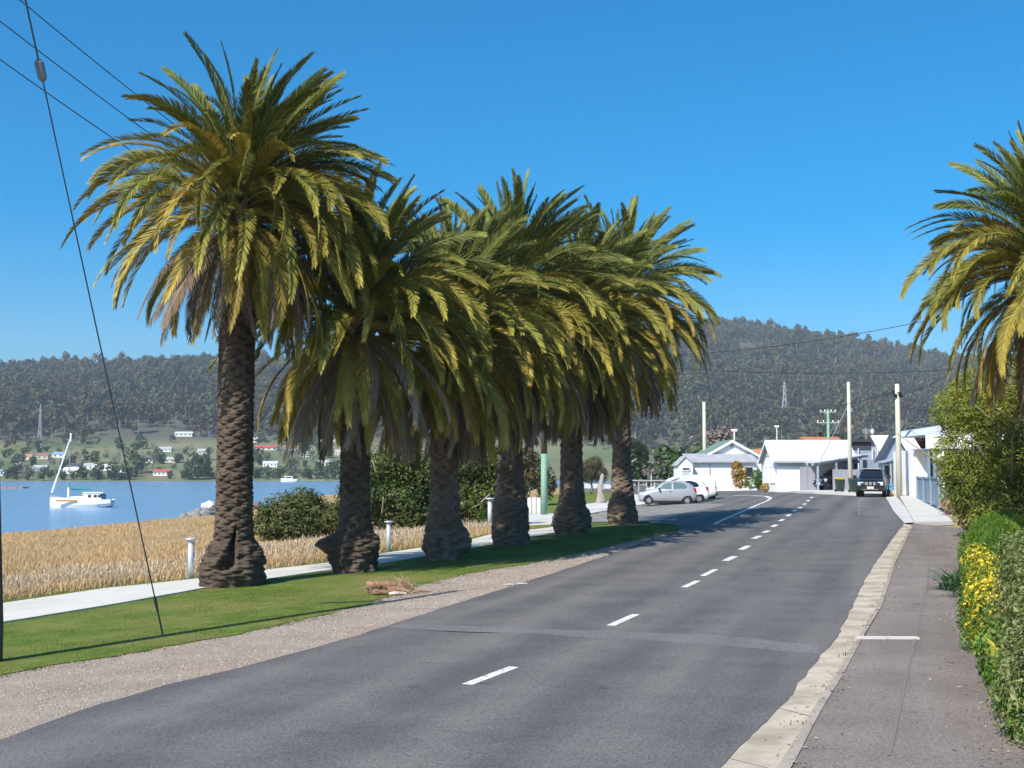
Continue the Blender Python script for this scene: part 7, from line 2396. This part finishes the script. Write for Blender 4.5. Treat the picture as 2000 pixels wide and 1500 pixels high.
scatter('dry_reeds', np.stack([x, y, z - 0.05], 1), np.stack([0 * x, 0 * x, rg.uniform(0, 6.28, len(x))], 1), np.stack([sc3 * 1.1, sc3 * 1.1, hsc], 1), ix, rs)

l_lawn = ML('lawn_blade', [(0.055, 0.105, 0.014), (0.100, 0.160, 0.026), (0.19, 0.22, 0.060)], trans=0.3, rough=0.6, rand=0.25, hue=0.012, spec=0.2)
l_dry = ML('dry_blade', [(0.16, 0.15, 0.05), (0.26, 0.22, 0.09), (0.38, 0.32, 0.16)], trans=0.3, rough=0.7, rand=0.2, spec=0.1)
gs = [tuft('lawn_tuft', 500 + i, 22, 0.055, 0.0045, l_lawn, 0.055, 0.7) for i in range(3)] + [tuft('dry_tuft', 510, 18, 0.05, 0.004, l_dry, 0.055, 0.9)]
lp2 = [(p.x, p.y) for p in lawn_poly]
x = rg.uniform(-17, 8, 150000); y = rg.uniform(9, 52, 150000)
ok = inside(x, y, lp2) & ~inside(x, y, [(p.x, p.y) for p in path_low + path_up]) & (rg.random(150000) < np.interp(y, [9, 22, 35, 52], [1, 0.8, 0.45, 0.25])) & (1000 + F * x / y > -60)
x, y = x[ok], y[ok]
pn = fbm(np.stack([x * 0.9, y * 0.9, 0 * x], 1), 3, 6) + rg.normal(0, 0.07, len(x))
ix = np.where(pn > 0.56, 3, rg.integers(0, 3, len(x)))
s = np.interp(y, [9, 30, 52], [0.9, 1.15, 1.5]) * rg.uniform(0.7, 1.3, len(x))
print('lawn tufts', len(x))
scatter('grass', np.stack([x, y, g(x, y) - 0.004], 1), np.stack([0 * x, 0 * x, rg.uniform(0, 6.28, len(x))], 1), np.stack([s, s, s * (0.6 + 0.8 * rg.random(len(x)))], 1), ix, gs)
# taller fringe where the mower does not reach: path edges and verge edge
fx, fy = [], []
for P, o_ in ((path_up, -0.15), (path_low, 0.1), (lawn_low, -0.1)):
    for a, c in zip(P, P[1:]):
        L = (Vector(c) - Vector(a)).length
        for k in range(int(L * 9)):
            q = Vector(a).lerp(Vector(c), random.random())
            fx.append(q.x + o_ + random.gauss(0, 0.10) + (abs(random.gauss(0, 0.22)) if P is lawn_low else 0)); fy.append(q.y + random.gauss(0, 0.08))
fx, fy = np.array(fx), np.array(fy)
ok = (fy > 8) & (fy < 60)
fx, fy = fx[ok], fy[ok]
n = len(fx)
s = rg.uniform(1.0, 1.9, n)
scatter('fringe_grass', np.stack([fx, fy, g(fx, fy) - 0.004], 1), np.stack([0 * fx, 0 * fx, rg.uniform(0, 6.28, n)], 1), np.stack([s, s, s], 1), rg.integers(0, 4, n), gs)

# gravel stones on the verge
st = []
for i in range(3):
    bm_ = bmesh.new(); bmesh.ops.create_icosphere(bm_, subdivisions=1, radius=0.011)
    for v in bm_.verts:
        v.co += noise.noise_vector(v.co * 60 + Vector((i * 7, 0, 0))) * 0.006
        v.co.z *= 0.7
    me = bpy.data.meshes.new('stone'); bm_.to_mesh(me); bm_.free()
    me.materials.append(M('gravel_stone', (0.26, 0.21, 0.17), (0.42, 0.35, 0.29), scale=0.5, rough=0.95, rand=0.45))
    st.append(me)
gvp = [(p.x, p.y) for p in road_left[::-1][1:]] + [(p.x - 0.1, p.y) for p in lawn_low]
x = rg.uniform(-14, 7, 330000); y = rg.uniform(7, 46, 330000)
ok = inside(x, y, gvp) & (rg.random(330000) < np.interp(y, [7, 20, 46], [1, 0.7, 0.25])) & (1000 + F * x / y > -40)
x, y = x[ok], y[ok]
n = len(x); print('gravel', n)
s = rg.uniform(0.35, 1.25, n) * np.interp(y, [7, 46], [0.85, 1.6])
scatter('gravel', np.stack([x, y, g(x, y) - 0.012], 1), np.stack([rg.uniform(0, 3, n), rg.uniform(0, 3, n), rg.uniform(0, 6.28, n)], 1), np.stack([s, s, s], 1), rg.integers(0, 3, n), st)

# dead leaves and grit along the kerb and the hedge
lv = []
l_lit = ML('leaf_litter', [(0.14, 0.09, 0.055), (0.26, 0.18, 0.12), (0.44, 0.36, 0.27)], trans=0.1, rough=0.9, rand=0.35)
for i in range(3):
    V, T = leaf_arrays(np.zeros((1, 3)), np.array([[0, 0, 1.0]]), 0.075, 0.4, np.random.default_rng(600 + i), 0.2)
    lv.append(arr_mesh('dead_leaf', V, tris=T, mats=[l_lit], rnd=np.full(4, 0.2 + 0.3 * i)))
X_, Y_, Zo = [], [], []
for i in range(1100):
    t_ = random.random()
    c = pl_at(kl, t_ * Lk); a = pl_at(gl, t_ * Lg); d_ = (c - a).normalized()
    q = c + d_ * (random.gauss(0.05, 0.22))
    X_.append(q.x); Y_.append(q.y); Zo.append(0.115 if (q - c).dot(d_) > 0 else 0.02)
for i in range(1300):
    t_ = random.random()
    q = pl_at(fr, t_ * pl_len(fr)[-1])
    X_.append(q.x - abs(random.gauss(0, 0.28)) + 0.25); Y_.append(q.y + random.gauss(0, .1)); Zo.append(0.108)
for i in range(160):
    t_ = random.random()
    q = pl_at(kl, t_ * Lk) + Vector((random.uniform(0.2, 1.8), 0))
    X_.append(q.x); Y_.append(q.y); Zo.append(0.106)
X_, Y_, Zo = np.array(X_), np.array(Y_), np.array(Zo)
ok = (Y_ > 6)
X_, Y_, Zo = X_[ok], Y_[ok], Zo[ok]
n = len(X_)
s = rg.uniform(0.25, 0.75, n)
scatter('fallen_leaves', np.stack([X_, Y_, g(X_, Y_) + Zo], 1), np.stack([rg.normal(0, .25, n), rg.normal(0, .25, n), rg.uniform(0, 6.28, n)], 1), np.stack([s, s, s], 1), rg.integers(0, 3, n), lv)
# weeds in the kerb joint
wx, wy = [], []
for i in range(420):
    t_ = random.random() ** 1.2
    if noise.noise((t_ * 40, 3, 0)) < -0.05:
        continue
    c = pl_at(kl, t_ * Lk); a = pl_at(gl, t_ * Lg); d_ = (c - a).normalized()
    q = c + d_ * (0.17 + random.gauss(0, 0.03))
    wx.append(q.x); wy.append(q.y)
for i in range(420):
    t_ = random.random()
    q = pl_at(fr, t_ * pl_len(fr)[-1])
    wx.append(q.x + random.gauss(0.12, 0.12)); wy.append(q.y)
wx, wy = np.array(wx), np.array(wy)
n = len(wx)
s = rg.uniform(0.5, 1.3, n)
scatter('weeds', np.stack([wx, wy, g(wx, wy) + 0.095], 1), np.stack([0 * wx, 0 * wx, rg.uniform(0, 6.28, n)], 1), np.stack([s, s, s], 1), rg.choice([0, 3, 3, 1], n), gs)

# ------------------------------------------------------------------ air
hm = bpy.data.materials.new('haze')
hm.use_nodes = True
nt = hm.node_tree
nt.nodes.remove(nt.nodes['Principled BSDF'])
pv = nt.nodes.new('ShaderNodeVolumePrincipled')
pv.inputs['Color'].default_value = (0.74, 0.86, 1.0, 1)
pv.inputs['Density'].default_value = 0.00013
pv.inputs['Anisotropy'].default_value = 0.0
nt.links.new(pv.outputs[0], nt.nodes['Material Output'].inputs['Volume'])
bb = B()
bb.bx(-2600, 2900, -70, 2800, -20, 312)
o = bb.build('haze', hm, kind='stuff')
